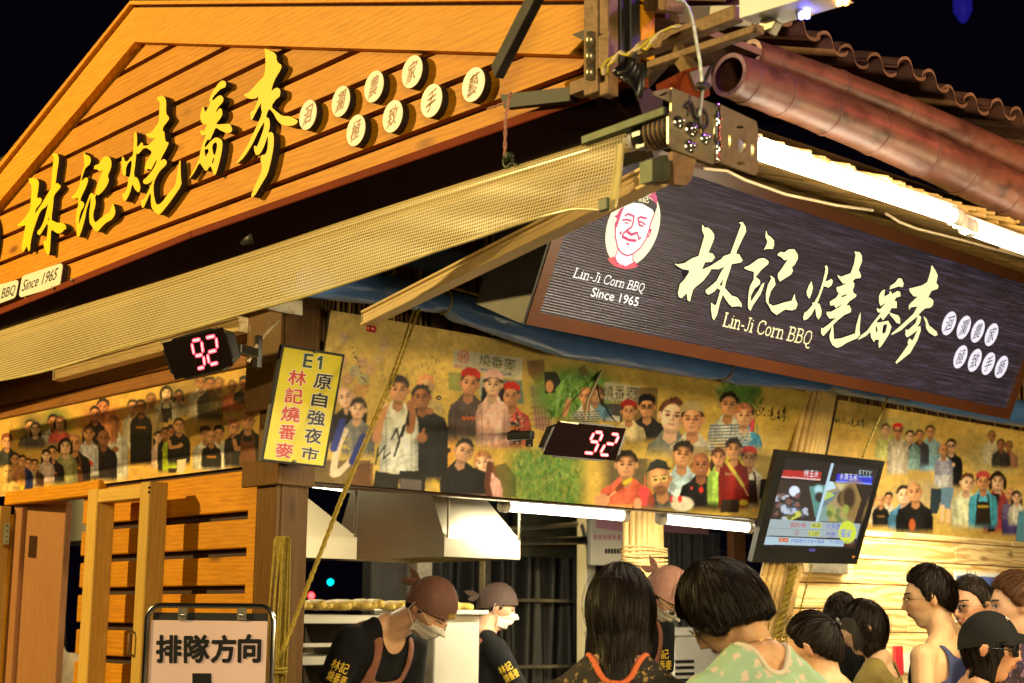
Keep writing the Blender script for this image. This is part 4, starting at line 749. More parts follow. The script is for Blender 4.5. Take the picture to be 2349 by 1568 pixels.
# ================================================================== PRINTED PICTURES (colour stored on the vertices of the flat print)
class Canvas:
    def __init__(s, x, y): s.x = x; s.y = y; s.c = np.zeros((len(x), 3))
    def sel(s, x0, y0, x1, y1): return np.nonzero((s.x >= x0) & (s.x <= x1) & (s.y >= y0) & (s.y <= y1))[0]
    def mix(s, i, a, col): s.c[i] = s.c[i]*(1-a[:, None]) + np.array(col)[None]*a[:, None] if np.ndim(col) == 1 else s.c[i]*(1-a[:, None]) + col*a[:, None]
    def ell(s, cx, cy, rx, ry, col, soft=.12, rot=0.0, al=1.0):
        R = max(rx, ry)*(1+soft)+1; i = s.sel(cx-R, cy-R, cx+R, cy+R)
        if len(i) == 0: return
        dx, dy = s.x[i]-cx, s.y[i]-cy; c_, s_ = math.cos(rot), math.sin(rot); u = (dx*c_+dy*s_)/rx; v = (-dx*s_+dy*c_)/ry
        d = np.sqrt(u*u+v*v); a = np.clip((1+soft/2-d)/max(soft, 1e-3), 0, 1)*al; s.mix(i, a, col)
    def ball(s, cx, cy, rx, ry, col, soft=.08, rot=0.0, al=1.0, rough=0.0, lit=.5):     # rounded, studio-lit form
        R = max(rx, ry)*(1.25+soft)+1; i = s.sel(cx-R, cy-R, cx+R, cy+R)
        if len(i) == 0: return
        dx, dy = s.x[i]-cx, s.y[i]-cy; c_, s_ = math.cos(rot), math.sin(rot); u = (dx*c_+dy*s_)/rx; v = (-dx*s_+dy*c_)/ry; d = np.sqrt(u*u+v*v)
        if rough: d = d + rough*(vnoise(s.x[i]*1.0, s.y[i]*.6, max(1.2, rx*.16), int(cx*7+cy) % 90)-.5)
        a = np.clip((1+soft/2-d)/max(soft, 1e-3), 0, 1)*al; nz = np.sqrt(np.clip(1-d*d, 0, 1)); sh = 1-lit + lit*1.5*np.clip(-.45*u-.35*v+.85*nz, 0, 1.2)
        if rough: sh = sh*(.6+.9*vnoise(s.x[i], s.y[i]*.35, max(1.0, rx*.12), 17))
        s.mix(i, a, np.array(col)[None]*sh[:, None])
    def cloth(s, pts, col, al, fade, H):
        P = np.array(pts, float); keep_ = s.c.copy() if False else None; i0 = s.sel(P[:,0].min(), P[:,1].min(), P[:,0].max(), P[:,1].max())
        if len(i0) == 0: return
        n1_ = vnoise(s.x[i0]+P[0,0], s.y[i0]*.45, max(2.0, H*.34), int(P[0,0]) % 60); n2_ = vnoise(s.x[i0]*.8+s.y[i0]*.5, s.y[i0], max(1.5, H*.2), 3); cx = P[:,0].mean(); w = (P[:,0].max()-P[:,0].min())/2+1e-6
        e = 1-.45*np.clip(np.abs(s.x[i0]-cx)/w, 0, 1)**2; k = (.55+.55*n1_+.35*n2_)*e; full = np.ones(len(s.x)); full[i0] = k; s.poly(pts, col, al, fade, full)
    def poly(s, pts, col, al=1.0, fade=None, shade=None):
        P = np.array(pts, float); i = s.sel(P[:,0].min(), P[:,1].min(), P[:,0].max(), P[:,1].max())
        if len(i) == 0: return
        x, y = s.x[i], s.y[i]; ins = np.zeros(len(i), bool); n = len(P)
        for k in range(n):
            x1, y1 = P[k]; x2, y2 = P[(k+1) % n]
            if y1 == y2: continue
            t = (y1 > y) != (y2 > y); xi = (x2-x1)*(y-y1)/(y2-y1)+x1; ins ^= t & (x < xi)
        a = ins.astype(float)*al
        if fade: a *= np.clip((fade[1]-y)/max(1e-3, fade[1]-fade[0]), 0, 1)
        s.mix(i, a, col if shade is None else np.array(col)[None]*shade[i][:, None])
    def line(s, pts, w, col, al=1.0):
        for (x1, y1), (x2, y2) in zip(pts[:-1], pts[1:]):
            i = s.sel(min(x1,x2)-w, min(y1,y2)-w, max(x1,x2)+w, max(y1,y2)+w)
            if len(i) == 0: continue
            dx, dy = x2-x1, y2-y1; t = np.clip(((s.x[i]-x1)*dx+(s.y[i]-y1)*dy)/(dx*dx+dy*dy+1e-9), 0, 1)
            d = np.hypot(s.x[i]-x1-t*dx, s.y[i]-y1-t*dy); s.mix(i, np.clip(w/2+.6-d, 0, 1)*al, col)
def vnoise(x, y, sc, seed):
    r = np.random.default_rng(seed).random((64, 64)); x = x/sc; y = y/sc; xi = np.floor(x).astype(int); yi = np.floor(y).astype(int); fx = x-xi; fy = y-yi
    fx = fx*fx*(3-2*fx); fy = fy*fy*(3-2*fy); g_ = lambda a, b: r[a % 64, b % 64]
    return (g_(xi,yi)*(1-fx)+g_(xi+1,yi)*fx)*(1-fy) + (g_(xi,yi+1)*(1-fx)+g_(xi+1,yi+1)*fx)*fy
SK = (.62, .33, .17); SKL = (.78, .50, .33); SKD = (.38, .17, .08); HB = (.012, .008, .006); HBR = (.06, .024, .012)
def fig(cv, rg, x, y, h, top=(.02,.02,.02), skin=SK, hair=HB, style='short', body=3.4, tilt=0.0, wid=1.0, al=1.0, glasses=False, apron=None, cap=None, text_=None, stripes=None, collar=None, look=0.0, arm=None):
    X, Y = rg((x, y)); H = abs(rg((x, y+h))[1]-Y); ct, st_ = math.cos(tilt), math.sin(tilt)
    def P(u, v): return (X + (u*ct - v*st_)*H, Y + (u*st_ + v*ct)*H)
    yb = Y + body*H; w = wid
    if style == 'long':
        cv.ball(*P(0, .5), .95*H, 1.6*H, tuple(c*2.2+.006 for c in hair), .2, tilt, al, .12); cv.poly([P(-.85,.2), P(.85,.2), P(1.05,2.3), (X+.7*H, yb*.5+Y*.5+H), (X-.8*H, yb*.5+Y*.5+H), P(-1.05,2.2)], hair, al)
    sh = [P(-.38,.8), P(.38,.8), (X+.95*w*H-st_*H, Y+1.42*H), (X+1.55*w*H, Y+1.75*H), (X+1.8*w*H, Y+2.6*H), (X+1.75*w*H, yb), (X-1.75*w*H, yb), (X-1.8*w*H, Y+2.6*H), (X-1.55*w*H, Y+1.75*H), (X-.95*w*H-st_*H, Y+1.42*H)]
    fd = (yb-.8*H, yb); cv.cloth(sh, tuple(min(1, c*1.15+.004) for c in top), al, fd, H)
    if stripes is not None:
        for k in range(9): yy = Y+(1.6+k*.26)*H; cv.poly([(X-1.62*w*H, yy+.1*H), (X+1.62*w*H, yy), (X+1.62*w*H, yy+.11*H), (X-1.62*w*H, yy+.21*H)], stripes, al*.9)
    # shading folds
    for k in (-1, 1): cv.line([(X+k*1.18*w*H, Y+2.1*H), (X+k*1.14*w*H, yb-.4*H)], .10*H, tuple(c*.45 for c in top), al*.7)
    if arm: cv.line([(X-1.5*w*H, Y+2.2*H), (X-1.3*w*H, Y+3.1*H), (X+.1*H, Y+2.9*H)], .42*H, skin, al); cv.ell(X+.25*H, Y+2.75*H, .32*H, .30*H, skin, .2, 0, al)
    if apron:
        cv.poly([(X-.75*H, Y+2.3*H), (X+.75*H, Y+2.3*H), (X+1.0*H, yb), (X-1.0*H, yb)], apron, al, fd)
        cv.line([(X-.7*H, Y+2.35*H), (X-.5*H, Y+1.5*H)], .2*H, apron, al); cv.line([(X+.7*H, Y+2.35*H), (X+.5*H, Y+1.5*H)], .2*H, apron, al)
    cv.poly([P(-.36,.6), P(.36,.6), P(.42,1.45), P(0,1.75), P(-.42,1.45)], tuple(c*.78 for c in skin), al)
    if style != 'bald':
        cv.ball(*P(0,-.24), .80*H, .90*H, tuple(c*2.2+.006 for c in hair), .12, tilt, al, .22)
    for k in (-1, 1): cv.ell(*P(k*.76, .05), .13*H, .24*H, tuple(c*.8 for c in skin), .2, tilt, al)
    s2 = tuple(min(1, c*1.12) for c in skin)
    if style == 'bald': cv.ball(*P(0,-.18), .70*H, .82*H, tuple(c*.9 for c in skin), .10, tilt, al)
    cv.ball(*P(0,.14), .66*H, .86*H, s2, .12, tilt, al, 0, .45); cv.ell(*P(0,.62), .40*H, .34*H, skin, .5, tilt, al*.7)
    if style in ('long', 'bob', 'fringe'):
        cv.ball(*P(-.28,-.62), .52*H, .32*H, tuple(c*2+.005 for c in hair), .2, tilt-.5, al, .2); cv.ball(*P(.28,-.62), .52*H, .32*H, tuple(c*2+.005 for c in hair), .2, tilt+.5, al, .2)
    if style == 'bob':
        for k in (-1, 1): cv.ell(*P(k*.80,.25), .20*H, .75*H, hair, .2, tilt, al)
    # light and dark of the photographed face
    cv.ell(*P(.0,.98), .36*H, .16*H, tuple(c*.50 for c in skin), .6, tilt, al*.8); cv.ell(*P(-.05+look,-.38), .34*H, .20*H, tuple(min(1, c*1.25) for c in skin), .9, tilt, al*.8)
    cv.ell(*P(.34+look,.12), .30*H, .62*H, tuple(c*.80 for c in skin), .9, tilt, al*.6); cv.ell(*P(-.22+look,.30), .20*H, .18*H, tuple(min(1, c*1.22) for c in skin), .9, tilt, al*.8)
    for k in (-1, 1):
        cv.line([P(k*.46+look,-.25), P(k*.16+look,-.22)], .085*H, hair, al*.85); cv.ell(*P(k*.28+look,-.03), .19*H, .13*H, tuple(c*.55 for c in skin), .8, tilt, al*.8); cv.ell(*P(k*.28+look,-.02), .13*H, .055*H, (.02,.01,.008), .4, tilt, al)
        if glasses: cv.line([P(k*.50+look,-.16), P(k*.12+look,-.16), P(k*.12+look,.14), P(k*.50+look,.14), P(k*.50+look,-.16)], .07*H, glasses if isinstance(glasses, tuple) else (.02,.02,.02), al)
    cv.line([P(.03+look,-.05), P(.10+look,.26), P(-.08+look,.28)], .08*H, tuple(c*.52 for c in skin), al*.9)
    cv.ell(*P(look,.50), .20*H, .075*H, (.28,.07,.05), .5, tilt, al*.85); cv.ell(*P(look,.48), .13*H, .032*H, (.75,.68,.58), .5, tilt, al*.75)
    if cap: cv.poly([P(-.84,-.42), P(-.78,-.95), P(-.35,-1.28), P(.35,-1.28), P(.78,-.95), P(.84,-.42), P(.3,-.62), P(-.3,-.62)], cap, al)
    if text_:
        for k in range(4): cv.line([(X+(-.55+k*.33)*H, Y+2.75*H), (X+(-.42+k*.33)*H, Y+3.0*H)], .12*H, text_, al); cv.line([(X+(-.62+k*.33)*H, Y+2.86*H), (X+(-.36+k*.33)*H, Y+2.84*H)], .09*H, text_, al)
def leaves(cv, x0, y0, x1, y1, n, cols, ln, seed, wd=.16, al=.9):
    r = np.random.default_rng(seed)
    for _ in range(n):
        x, y = r.uniform(x0, x1), r.uniform(y0, y1); a = r.uniform(-.9, .9) + (-1.57); L = ln*r.uniform(.5, 1.3); b = a + r.uniform(-.9, .9); c = np.array(cols[r.integers(len(cols))])*r.uniform(.6, 1.2)
        p1 = (x + L*.5*math.cos(a), y + L*.5*math.sin(a)); p2 = (p1[0]+L*.5*math.cos(b), p1[1]+L*.5*math.sin(b))
        cv.line([(x, y), p1], L*wd, tuple(c), al); cv.line([p1, p2], L*wd*.7, tuple(c), al)
def calli(cv, quad, col, al=1.0):
    h = homog(quad); sets = [(zD, [S_LIN[0]])] + [(zD, [s[0]]) and (zD, [s[0]]) for s in S_JI] + [(zE, [s[0]]) for s in S_SHAO+S_FAN+S_MAI]
    for rg, lp in sets:
        for L in lp:
            Q = []
            for p in L:
                u, v = SP.hit(*rg(p)); Q.append(h((u-1.02)/2.12, (v-.12)/.52))
            cv.poly(Q, col, al)
def ptext(cv, body, quad, col, al=1.0, bold=.02):
    V, F = glyphs(body); h = homog(quad); W_ = [h(x, y) for x, y in V]
    for f in F: cv.poly([W_[i] for i in f], col, al)
def print_mesh(name, pl, quad, nu, nv, paint, m, parent, n=.004, label=None, soft=1):
    h = homog(quad); Q = [pl.hit(*p) for p in quad]      # bilinear on the plane
    s, t = np.meshgrid(np.linspace(0, 1, nu+1), np.linspace(1, 0, nv+1)); s = s.ravel(); t = t.ravel()
    Q = np.array(Q); uv = (Q[0][None]*((1-s)*t)[:, None] + Q[1][None]*(s*t)[:, None] + Q[2][None]*(s*(1-t))[:, None] + Q[3][None]*((1-s)*(1-t))[:, None])
    V = pl.O + uv[:, :1]*pl.U + uv[:, 1:]*pl.V + n*pl.N; px, py = proj(V); cv = Canvas(px, py); paint(cv)
    if soft:                                             # slight softness and uneven tone of a photographic print
        c3 = cv.c.reshape(nv+1, nu+1, 3)
        for _ in range(soft):
            p_ = np.pad(c3, ((1, 1), (1, 1), (0, 0)), 'edge'); c3 = (p_[1:-1, 1:-1]*2 + p_[:-2, 1:-1] + p_[2:, 1:-1] + p_[1:-1, :-2] + p_[1:-1, 2:])/6
        cv.c = c3.reshape(-1, 3)
        t1 = .78 + .20*vnoise(px, py, 9, 21) + .12*vnoise(px, py, 3, 22) + .16*vnoise(px, py, 26, 23); cv.c = 1.22*np.clip(cv.c*t1[:, None], 0, 1)**1.18
    i = np.arange(nu*nv); r_, c_ = i//nu, i % nu; a = r_*(nu+1)+c_; F = np.stack([a+nu+1, a+nu+2, a+1, a], 1)
    me = bpy.data.meshes.new(name); off = wloc(parent); V = V - off
    me.vertices.add(len(V)); me.vertices.foreach_set('co', V.astype(np.float32).ravel()); me.loops.add(F.size); me.loops.foreach_set('vertex_index', F.ravel().astype(np.int32))
    me.polygons.add(len(F)); me.polygons.foreach_set('loop_start', (np.arange(len(F))*4).astype(np.int32)); me.update(calc_edges=True)
    at_ = me.color_attributes.new('tint', 'FLOAT_COLOR', 'POINT'); col = np.ones((len(V), 4), np.float32); col[:, :3] = np.clip(cv.c, 0, 1); at_.data.foreach_set('color', col.ravel())
    me.materials.append(m); o = bpy.data.objects.new(name, me); COL.objects.link(o); o.parent = parent
    if label: o['label'] = label
    return o
M['print'] = attr_mat('printed_banner', .42, .35, 0, .35, coat=.15); M['screen'] = attr_mat('tv_picture', .3, .3, .85)
def parchment(cv, base=(.50, .36, .12)):
    n = .55*vnoise(cv.x, cv.y, 60, 3) + .25*vnoise(cv.x, cv.y, 9, 4) + .30*vnoise(cv.x*2.2, cv.y, 2.2, 5)
    n = n*(.62+.75*vnoise(cv.x, cv.y, 110, 8)); cv.c[:] = np.array(base)[None]*(.62 + .72*n)[:, None]
zp = reg(1120, 1120, 960/1930); zr = reg(2040, 1280, 1040/2265); zs = reg(3080, 1460, 760/1986); zl = reg(0, 1340, 1020/2349)
GRN = [(.10, .30, .05), (.05, .20, .06), (.22, .40, .10), (.30, .42, .14), (.03, .12, .03)]
def paint_main(cv):
    parchment(cv, (.58, .42, .115)); q = lambda x, y: zp((x, y)); B = lambda x0, y0, x1, y1: [q(x0, y0), q(x1, y0), q(x1, y1), q(x0, y1)]
    # signatures and faint baby faces
    r = np.random.default_rng(5)
    for k in range(150):
        x, y = r.uniform(620, 1080), r.uniform(420, 760); p = [q(x, y)]
        for _ in range(3): x += r.uniform(-9, 9); y += r.uniform(4, 14); p.append(q(x, y))
        cv.line(p, 1.0, (.12, .08, .04), .5)
    for x, y, c in ((340, 300, (.4,.3,.2)), (420, 550, (.2,.35,.35)), (370, 610, (.45,.18,.14)), (480, 480, (.45,.25,.22)), (600, 460, (.42,.33,.16)), (545, 540, (.45,.25,.20)), (490, 610, (.12,.30,.25)), (640, 360, (.42,.30,.20)), (330, 480, (.42,.25,.20))):
        X, Y = q(x, y); cv.ell(X, Y, 12, 14, c, .5, .4, .55); cv.ell(X, Y-1, 7, 9, (.55,.38,.25), .5, .4, .6)
        cv.ell(X-3, Y-2, 1.3, 1.1, (.08,.05,.03)); cv.ell(X+3, Y-1, 1.3, 1.1, (.08,.05,.03))
    for k in range(14): X, Y = q(405+k*9, 370+k*25+20*math.sin(k)); cv.ell(X, Y, 2.2, 1.8, (.03,.03,.03), .3)
    for k in range(12): cv.line([q(430+k*10, 650), q(380+k*9, 780)], 1.5, (.45,.16,.08), .7)
    # dark lower left background
    cv.poly(B(40, 1220, 540, 1480), (.10, .06, .03), .8); cv.poly(B(400, 1240, 560, 1480), (.20, .09, .03), .9)
    for k in range(6): cv.line([q(405+k*24, 1250), q(400+k*24, 1480)], 1.5, (.06,.03,.01), .8)
    # shop front banner behind the trio
    cv.poly([q(1130,560), q(1230,560), q(1230,700), q(1130,690)], (.20,.30,.10), .7); cv.poly([q(1170,390), q(1690,450), q(1680,620), q(1165,520)], (.56,.52,.42), .9)
    cv.poly([q(1370,600), q(1680,620), q(1700,800), q(1370,760)], (.10,.22,.26), .85); cv.poly([q(1360,580), q(1430,590), q(1430,740), q(1360,730)], (.45,.48,.42), .8)
    ptext(cv, '燒番麥', [q(1365,415), q(1640,462), q(1635,552), q(1360,500)], (.08,.10,.03)); ptext(cv, '40年老店本土燒烤', [q(1370,512), q(1605,560), q(1602,592), q(1368,545)], (.03,.05,.25))
    X, Y = q(1242, 440); cv.ell(X, Y, 13, 15, (.60,.06,.04), .1); cv.ell(X, Y, 11, 13, (.56,.46,.34), .1); ptext(cv, '林', [(X-7,Y-9), (X+8,Y-8), (X+7,Y+9), (X-8,Y+8)], (.60,.05,.04)); ptext(cv, '獨家口', [q(1172,488), q(1275,500), q(1275,530), q(1172,518)], (.60,.05,.04))
    # food table
    cv.ell(*q(1060, 1130), 42, 50, (.60,.30,.05), .5, 0, .85); cv.ell(*q(1085, 1095), 14, 15, (.75,.62,.45), .2); cv.ell(*q(1085, 1095), 9, 10, (.30,.08,.03), .2); cv.ell(*q(1130, 1145), 6, 6, (.02,.02,.02)); cv.poly(B(1040,1140,1075,1175), (.03,.02,.02)); cv.ell(*q(1065,1240), 17, 10, (.02,.02,.02), .2)
    cv.poly([q(1170,930), q(1195,935), q(1195,1060), q(1165,1060)], (.50,.24,.06), .9)
    for k in range(9):
        for j in range(5): cv.poly(B(1270+k*52+26*(j % 2), 1090+j*45, 1315+k*52+26*(j % 2), 1130+j*45), (.50,.32,.06), .55)
    # corn field
    i = cv.sel(*q(1480, 1080), *q(2600, 1600)); a = np.clip((cv.x[i]-q(1520,0)[0])/50, 0, 1)*np.clip((cv.y[i]-q(0,1080)[1]-.02*(cv.x[i]-q(1500,0)[0]))/30, 0, 1)*np.clip((q(2110,0)[0]+30-cv.x[i])/40, 0, 1)
    cv.mix(i, a*.9, (.10, .22, .05)); leaves(cv, *q(1620, 1180), *q(2130, 1580), 620, GRN+[(.35,.36,.08), (.45,.38,.10)], 15, 11, .15, .6)
    cv.poly([q(1480,1260), q(1560,1240), q(1640,1340), q(1640,1500), q(1500,1500)], (.03,.05,.02), .7)
    # camera operator
    cv.poly([q(1720,470), q(1850,460), q(1860,600), q(1800,660), q(1730,560)], (.20,.10,.04), .8); cv.poly([q(1740,660), q(1860,640), q(1920,860), q(1880,1010), q(1780,980), q(1760,800)], (.30,.14,.11), .95)
    for k in range(7): cv.line([q(1750+k*26,650), q(1790+k*22,1000)], 1.6, (.65,.58,.45), .6); cv.line([q(1745,690+k*45), q(1905,660+k*48)], 1.6, (.10,.05,.06), .7)
    # people
    f = lambda *a, **k: fig(cv, zp, *a, **k)
    f(350, 745, 85, (.015,.015,.02), SKL, style='bald', body=4.6, tilt=-.25); f(447, 835, 78, (.20,.20,.19), SKL, style='long', body=4.8, tilt=.12, wid=.9)
    cv.line([q(350,1000), q(290,1130), q(262,1300)], 15, (.70,.60,.45)); cv.line([q(330,930), q(265,1130)], 17, (.03,.05,.28)); cv.line([q(440,1180), q(300,1320)], 13, (.70,.60,.45)); cv.line([q(490,1050), q(410,1230)], 20, (.03,.05,.25)); cv.ell(*q(275,1315), 13, 10, (.68,.56,.42), .2, -.5)
    ptext(cv, '林記', [q(330,1035), q(402,1060), q(398,1110), q(325,1080)], (.60,.48,.05)); ptext(cv, '燒番麥', [q(312,1088), q(388,1115), q(384,1150), q(310,1125)], (.60,.48,.05))
    f(960, 660, 80, (.45,.40,.25), (.52,.42,.26), (.45,.12,.08), 'short', 3.0, al=.55)
    f(925, 745, 90, (.010,.010,.012), SKD, style='short', body=7.4, tilt=-.05, wid=1.25)
    f(755, 690, 98, (.68,.68,.60), SK, style='fringe', body=7.0, wid=.84, tilt=.08); cv.poly([q(580,1300), q(760,1330), q(750,1440), q(560,1420)], (.02,.015,.012)); cv.poly([q(760,1300), q(960,1300), q(950,1480), q(760,1440)], (.02,.015,.012)); cv.poly([q(770,1355), q(930,1370), q(920,1460), q(760,1440)], (.14,.12,.12))
    cv.line([q(640,830), q(600,940), q(590,1040)], 22, SK); cv.ell(*q(590,1050), 12, 13, SK, .15); cv.line([q(590,1030), q(588,975)], 7, SK); cv.line([q(845,800), q(855,900), q(840,990)], 19, SKD); cv.ell(*q(930,1050), 12, 12, SKD, .15); cv.line([q(930,1030), q(945,985)], 6, SKD); cv.ell(*q(985,850), 10, 8, SKD, .15); cv.ell(*q(640,790), 9, 9, SKL, .15)
    for a, b in (([(580,1250),(600,1130),(590,1200),(650,1110),(640,1210),(690,1160)], 3.2), ([(700,1060),(740,980),(760,1080),(720,1190),(760,1060),(790,960),(780,1040),(810,940),(830,850),(825,960)], 4)): cv.line([q(*p) for p in a], b, (.02,.02,.02))
    f(1290, 640, 92, (.10,.07,.07), (.60,.30,.16), style='short', body=5.0, wid=1.0, tilt=.12, cap=(.55,.03,.02), text_=(.6,.15,.03)); f(1600, 735, 85, (.50,.10,.08), (.55,.28,.15), style='short', body=4.8, cap=(.55,.03,.02), apron=(.02,.015,.015), text_=(.7,.2,.04))
    r2 = np.random.default_rng(8)
    for k in range(70): x, y = r2.uniform(1520, 1700), r2.uniform(880, 1090); cv.ell(*q(x, y), 2.4, 2.2, (.70,.50,.40) if k % 2 else (.15,.05,.05), .2, 0, .7)
    f(1600, 735, 85, (.50,.10,.08), (.55,.28,.15), style='short', body=1.9, cap=(.55,.03,.02))
    f(1465, 650, 88, (.72,.46,.40), SKL, style='long', body=5.6, wid=.82, tilt=.05, cap=(.75,.45,.42)); cv.line([q(1425,760), q(1440,800), q(1470,760)], 2, (.35,.35,.3)); cv.line([q(1488,700), q(1500,725), q(1488,745), q(1476,725), q(1488,700)], 1.6, (.75,.3,.35))
    f(1395, 1235, 80, (.70,.38,.34), SKL, (.20,.09,.04), 'long', 4.0, tilt=-.22, wid=1.0, look=-.12); f(1245, 1150, 88, (.012,.012,.014), (.58,.34,.22), style='short', body=4.4, tilt=.28, wid=1.15, look=.15); cv.line([q(1440,1250), q(1420,1400), q(1440,1500)], 14, (.14,.05,.03))
    ptext(cv, '林記', [q(1003,1352), q(1048,1370), q(1045,1395), q(1000,1378)], (.60,.46,.05)); ptext(cv, '燒番麥', [q(1005,1378), q(1055,1395), q(1052,1418), q(1003,1402)], (.60,.46,.05))
    # ---- right half
    q = lambda x, y: zr((x, y)); B = lambda x0, y0, x1, y1: [q(x0, y0), q(x1, y0), q(x1, y1), q(x0, y1)]
    cv.ell(*q(250, 430), 95, 62, (.13, .30, .06), .5, 0, .9); leaves(cv, *q(40, 300), *q(480, 640), 330, GRN+[(.35,.55,.18)], 17, 13, .16, .65)
    cv.poly([q(275,230), q(330,190), q(365,270), q(310,290)], (.16,.11,.05), .8); cv.poly([q(0,250), q(100,250), q(140,330), q(90,420), q(10,430)], (.02,.02,.02), .95); cv.ell(*q(45,370), 9, 14, SK, .2)
    for k in range(5): cv.line([q(100,600-k*50), q(130+k*8,440-k*30)], 4, (.30,.52,.16), .8)
    cv.poly([q(490,330), q(790,370), q(780,500), q(490,490)], (.55,.52,.40), .9); ptext(cv, '燒番麥', [q(480,358), q(755,372), q(752,480), q(478,470)], (.04,.04,.03)); ptext(cv, '38年老店本土', [q(490,465), q(680,478), q(680,508), q(490,498)], (.04,.05,.10))
    cv.poly([q(480,510), q(640,510), q(640,660), q(480,660)], (.05,.06,.09), .9); cv.poly([q(500,600), q(620,615), q(620,660), q(500,650)], (.60,.60,.55), .9); cv.poly([q(740,380), q(930,380), q(920,700), q(730,690)], (.10,.06,.05), .7)
    f = lambda *a, **k: fig(cv, zr, *a, **k)
    f(430, 440, 70, (.12,.24,.36), (.45,.28,.18), HBR, 'long', 3.2, tilt=.2); f(345, 450, 76, (.55,.55,.50), SK, style='bald', body=2.8, stripes=(.04,.04,.07), look=-.2, wid=.9); cv.line([q(170,600), q(205,480)], 12, SK); cv.line([q(205,480), q(215,430)], 4, (.35,.55,.25))
    f(840, 540, 86, (.02,.02,.022), SK, style='short', body=3.6, wid=1.15, cap=(.012,.012,.014), glasses=True); f(692, 575, 78, (.60,.50,.30), SK, style='short', body=3.4, cap=(.40,.03,.03))
    f(1048, 610, 135, (.22,.24,.22), (.88,.58,.42), HBR, 'short', 2.6, tilt=.12, wid=.95); f(1210, 640, 120, (.55,.52,.44), (.72,.38,.22), style='short', body=2.7, wid=.95, cap=(.45,.36,.18))
    i = cv.sel(*q(1390, 280), *q(1800, 620)); cv.mix(i, np.clip(1-np.hypot((cv.x[i]-q(1590,0)[0])/60, (cv.y[i]-q(0,440)[1])/52), 0, .5)*1.7, (.05,.20,.05)); leaves(cv, *q(1420, 340), *q(1780, 560), 170, GRN, 14, 17, .15, .8)
    f(1635, 610, 92, (.08,.34,.55), (.72,.42,.26), (.22,.09,.05), 'long', 3.3, tilt=.05, wid=.9); cv.line([q(1575,590), q(1560,660), q(1615,745)], 8, (.75,.10,.18)); cv.line([q(1690,590), q(1705,680), q(1690,730)], 7, (.75,.10,.18))
    f(1510, 520, 98, (.55,.56,.48), SK, style='short', body=3.5, tilt=.1, stripes=(.06,.12,.30), wid=1.0); f(1635, 610, 92, (.08,.34,.55), (.72,.42,.26), (.22,.09,.05), 'fringe', 1.2, tilt=.05)
    r3 = np.random.default_rng(3)
    for k in range(60): cv.ell(*q(r3.uniform(1520, 1700), r3.uniform(720, 850)), 1.4, 1.4, (.8,.85,.85), .2, 0, .7)
    calli(cv, [q(1745, 500), q(2115, 540), q(2100, 700), q(1740, 640)], (.03, .03, .02)); ptext(cv, 'Lin-Ji Corn BBQ', [q(1810,668), q(1998,692), q(1995,712), q(1808,690)], (.22,.15,.06), .6); ptext(cv, 'Since 1965', [q(1835,705), q(1930,718), q(1928,735), q(1833,722)], (.22,.15,.06), .6)
    # lower row
    i = cv.sel(*q(440, 960), *q(900, 1330)); cv.mix(i, np.clip((cv.x[i]-q(440,0)[0])/30, 0, 1)*np.clip((q(900,0)[0]-cv.x[i])/20, 0, 1)*.8, (.06,.06,.06))
    cv.poly([q(1050,850), q(1340,860), q(1330,1300), q(1040,1290)], (.30,.20,.08), .55)
    for k in range(8): cv.line([q(1180,1060+k*22), q(1240,1064+k*22)], 3, (.50,.22,.06), .7)
    f(1135, 925, 105, (.45,.58,.66), SK, style='fringe', body=4.0, tilt=.1, wid=.85); cv.poly([q(1040,1140), q(1080,1180), q(1060,1240), q(1030,1210)], (.10,.10,.12), .5)
    f(1282, 1010, 98, (.018,.016,.018), SKD, style='bald', body=4.2, wid=1.0); cv.ell(*q(1283,1215), 5, 7, (.65,.06,.05), .3); cv.ell(*q(1205,1200), 3, 4, (.5,.08,.08), .3)
    f(945, 1130, 118, (.10,.10,.095), SK, style='bald', body=2.6, tilt=-.15, wid=1.2, glasses=(.70,.62,.25)); cv.ell(*q(945, 1215), 16, 12, (.16,.08,.05), .5, 0, .75); cv.poly([q(840,1060), q(870,990), q(930,960), q(1000,985), q(1030,1060), q(930,1030)], (.05,.055,.05)); cv.line([q(842,1062), q(920,1030), q(1035,1040)], 4, (.03,.03,.03))
    f(672, 1010, 112, (.66,.15,.09), (.66,.36,.20), style='fringe', body=3.4, wid=1.15); cv.line([q(500,1300), q(600,1215)], 2.5, (.65,.50,.30)); cv.line([q(600,1210), q(660,1155)], 11, (.26,.09,.04)); cv.line([q(660,1158), q(705,1130)], 10, (.65,.50,.06)); cv.ell(*q(475,1300), 17, 15, (.62,.34,.20), .2)
    cv.poly([q(775,1195), q(855,1195), q(840,1340), q(790,1350)], (.68,.10,.12)); cv.line([q(822,1190), q(825,1100)], 2.2, (.75,.2,.1)); cv.ell(*q(765,1330), 9, 14, (.64,.38,.24), .2); cv.ell(*q(1130, 1330), 26, 17, (.70,.66,.56), .2)
    for x, c in ((1045, (.6,.05,.05)), (1065, (.7,.6,.5)), (1110, (.6,.05,.05))): cv.ell(*q(x, 1290), 5, 8, c, .3)
    for x in (1493, 1610): cv.ell(*q(x, 920), 8, 12, (.60,.46,.34), .2); cv.poly([q(x-40,940), q(x+40,940), q(x+30,1040), q(x-30,1040)], (.70,.60,.02))
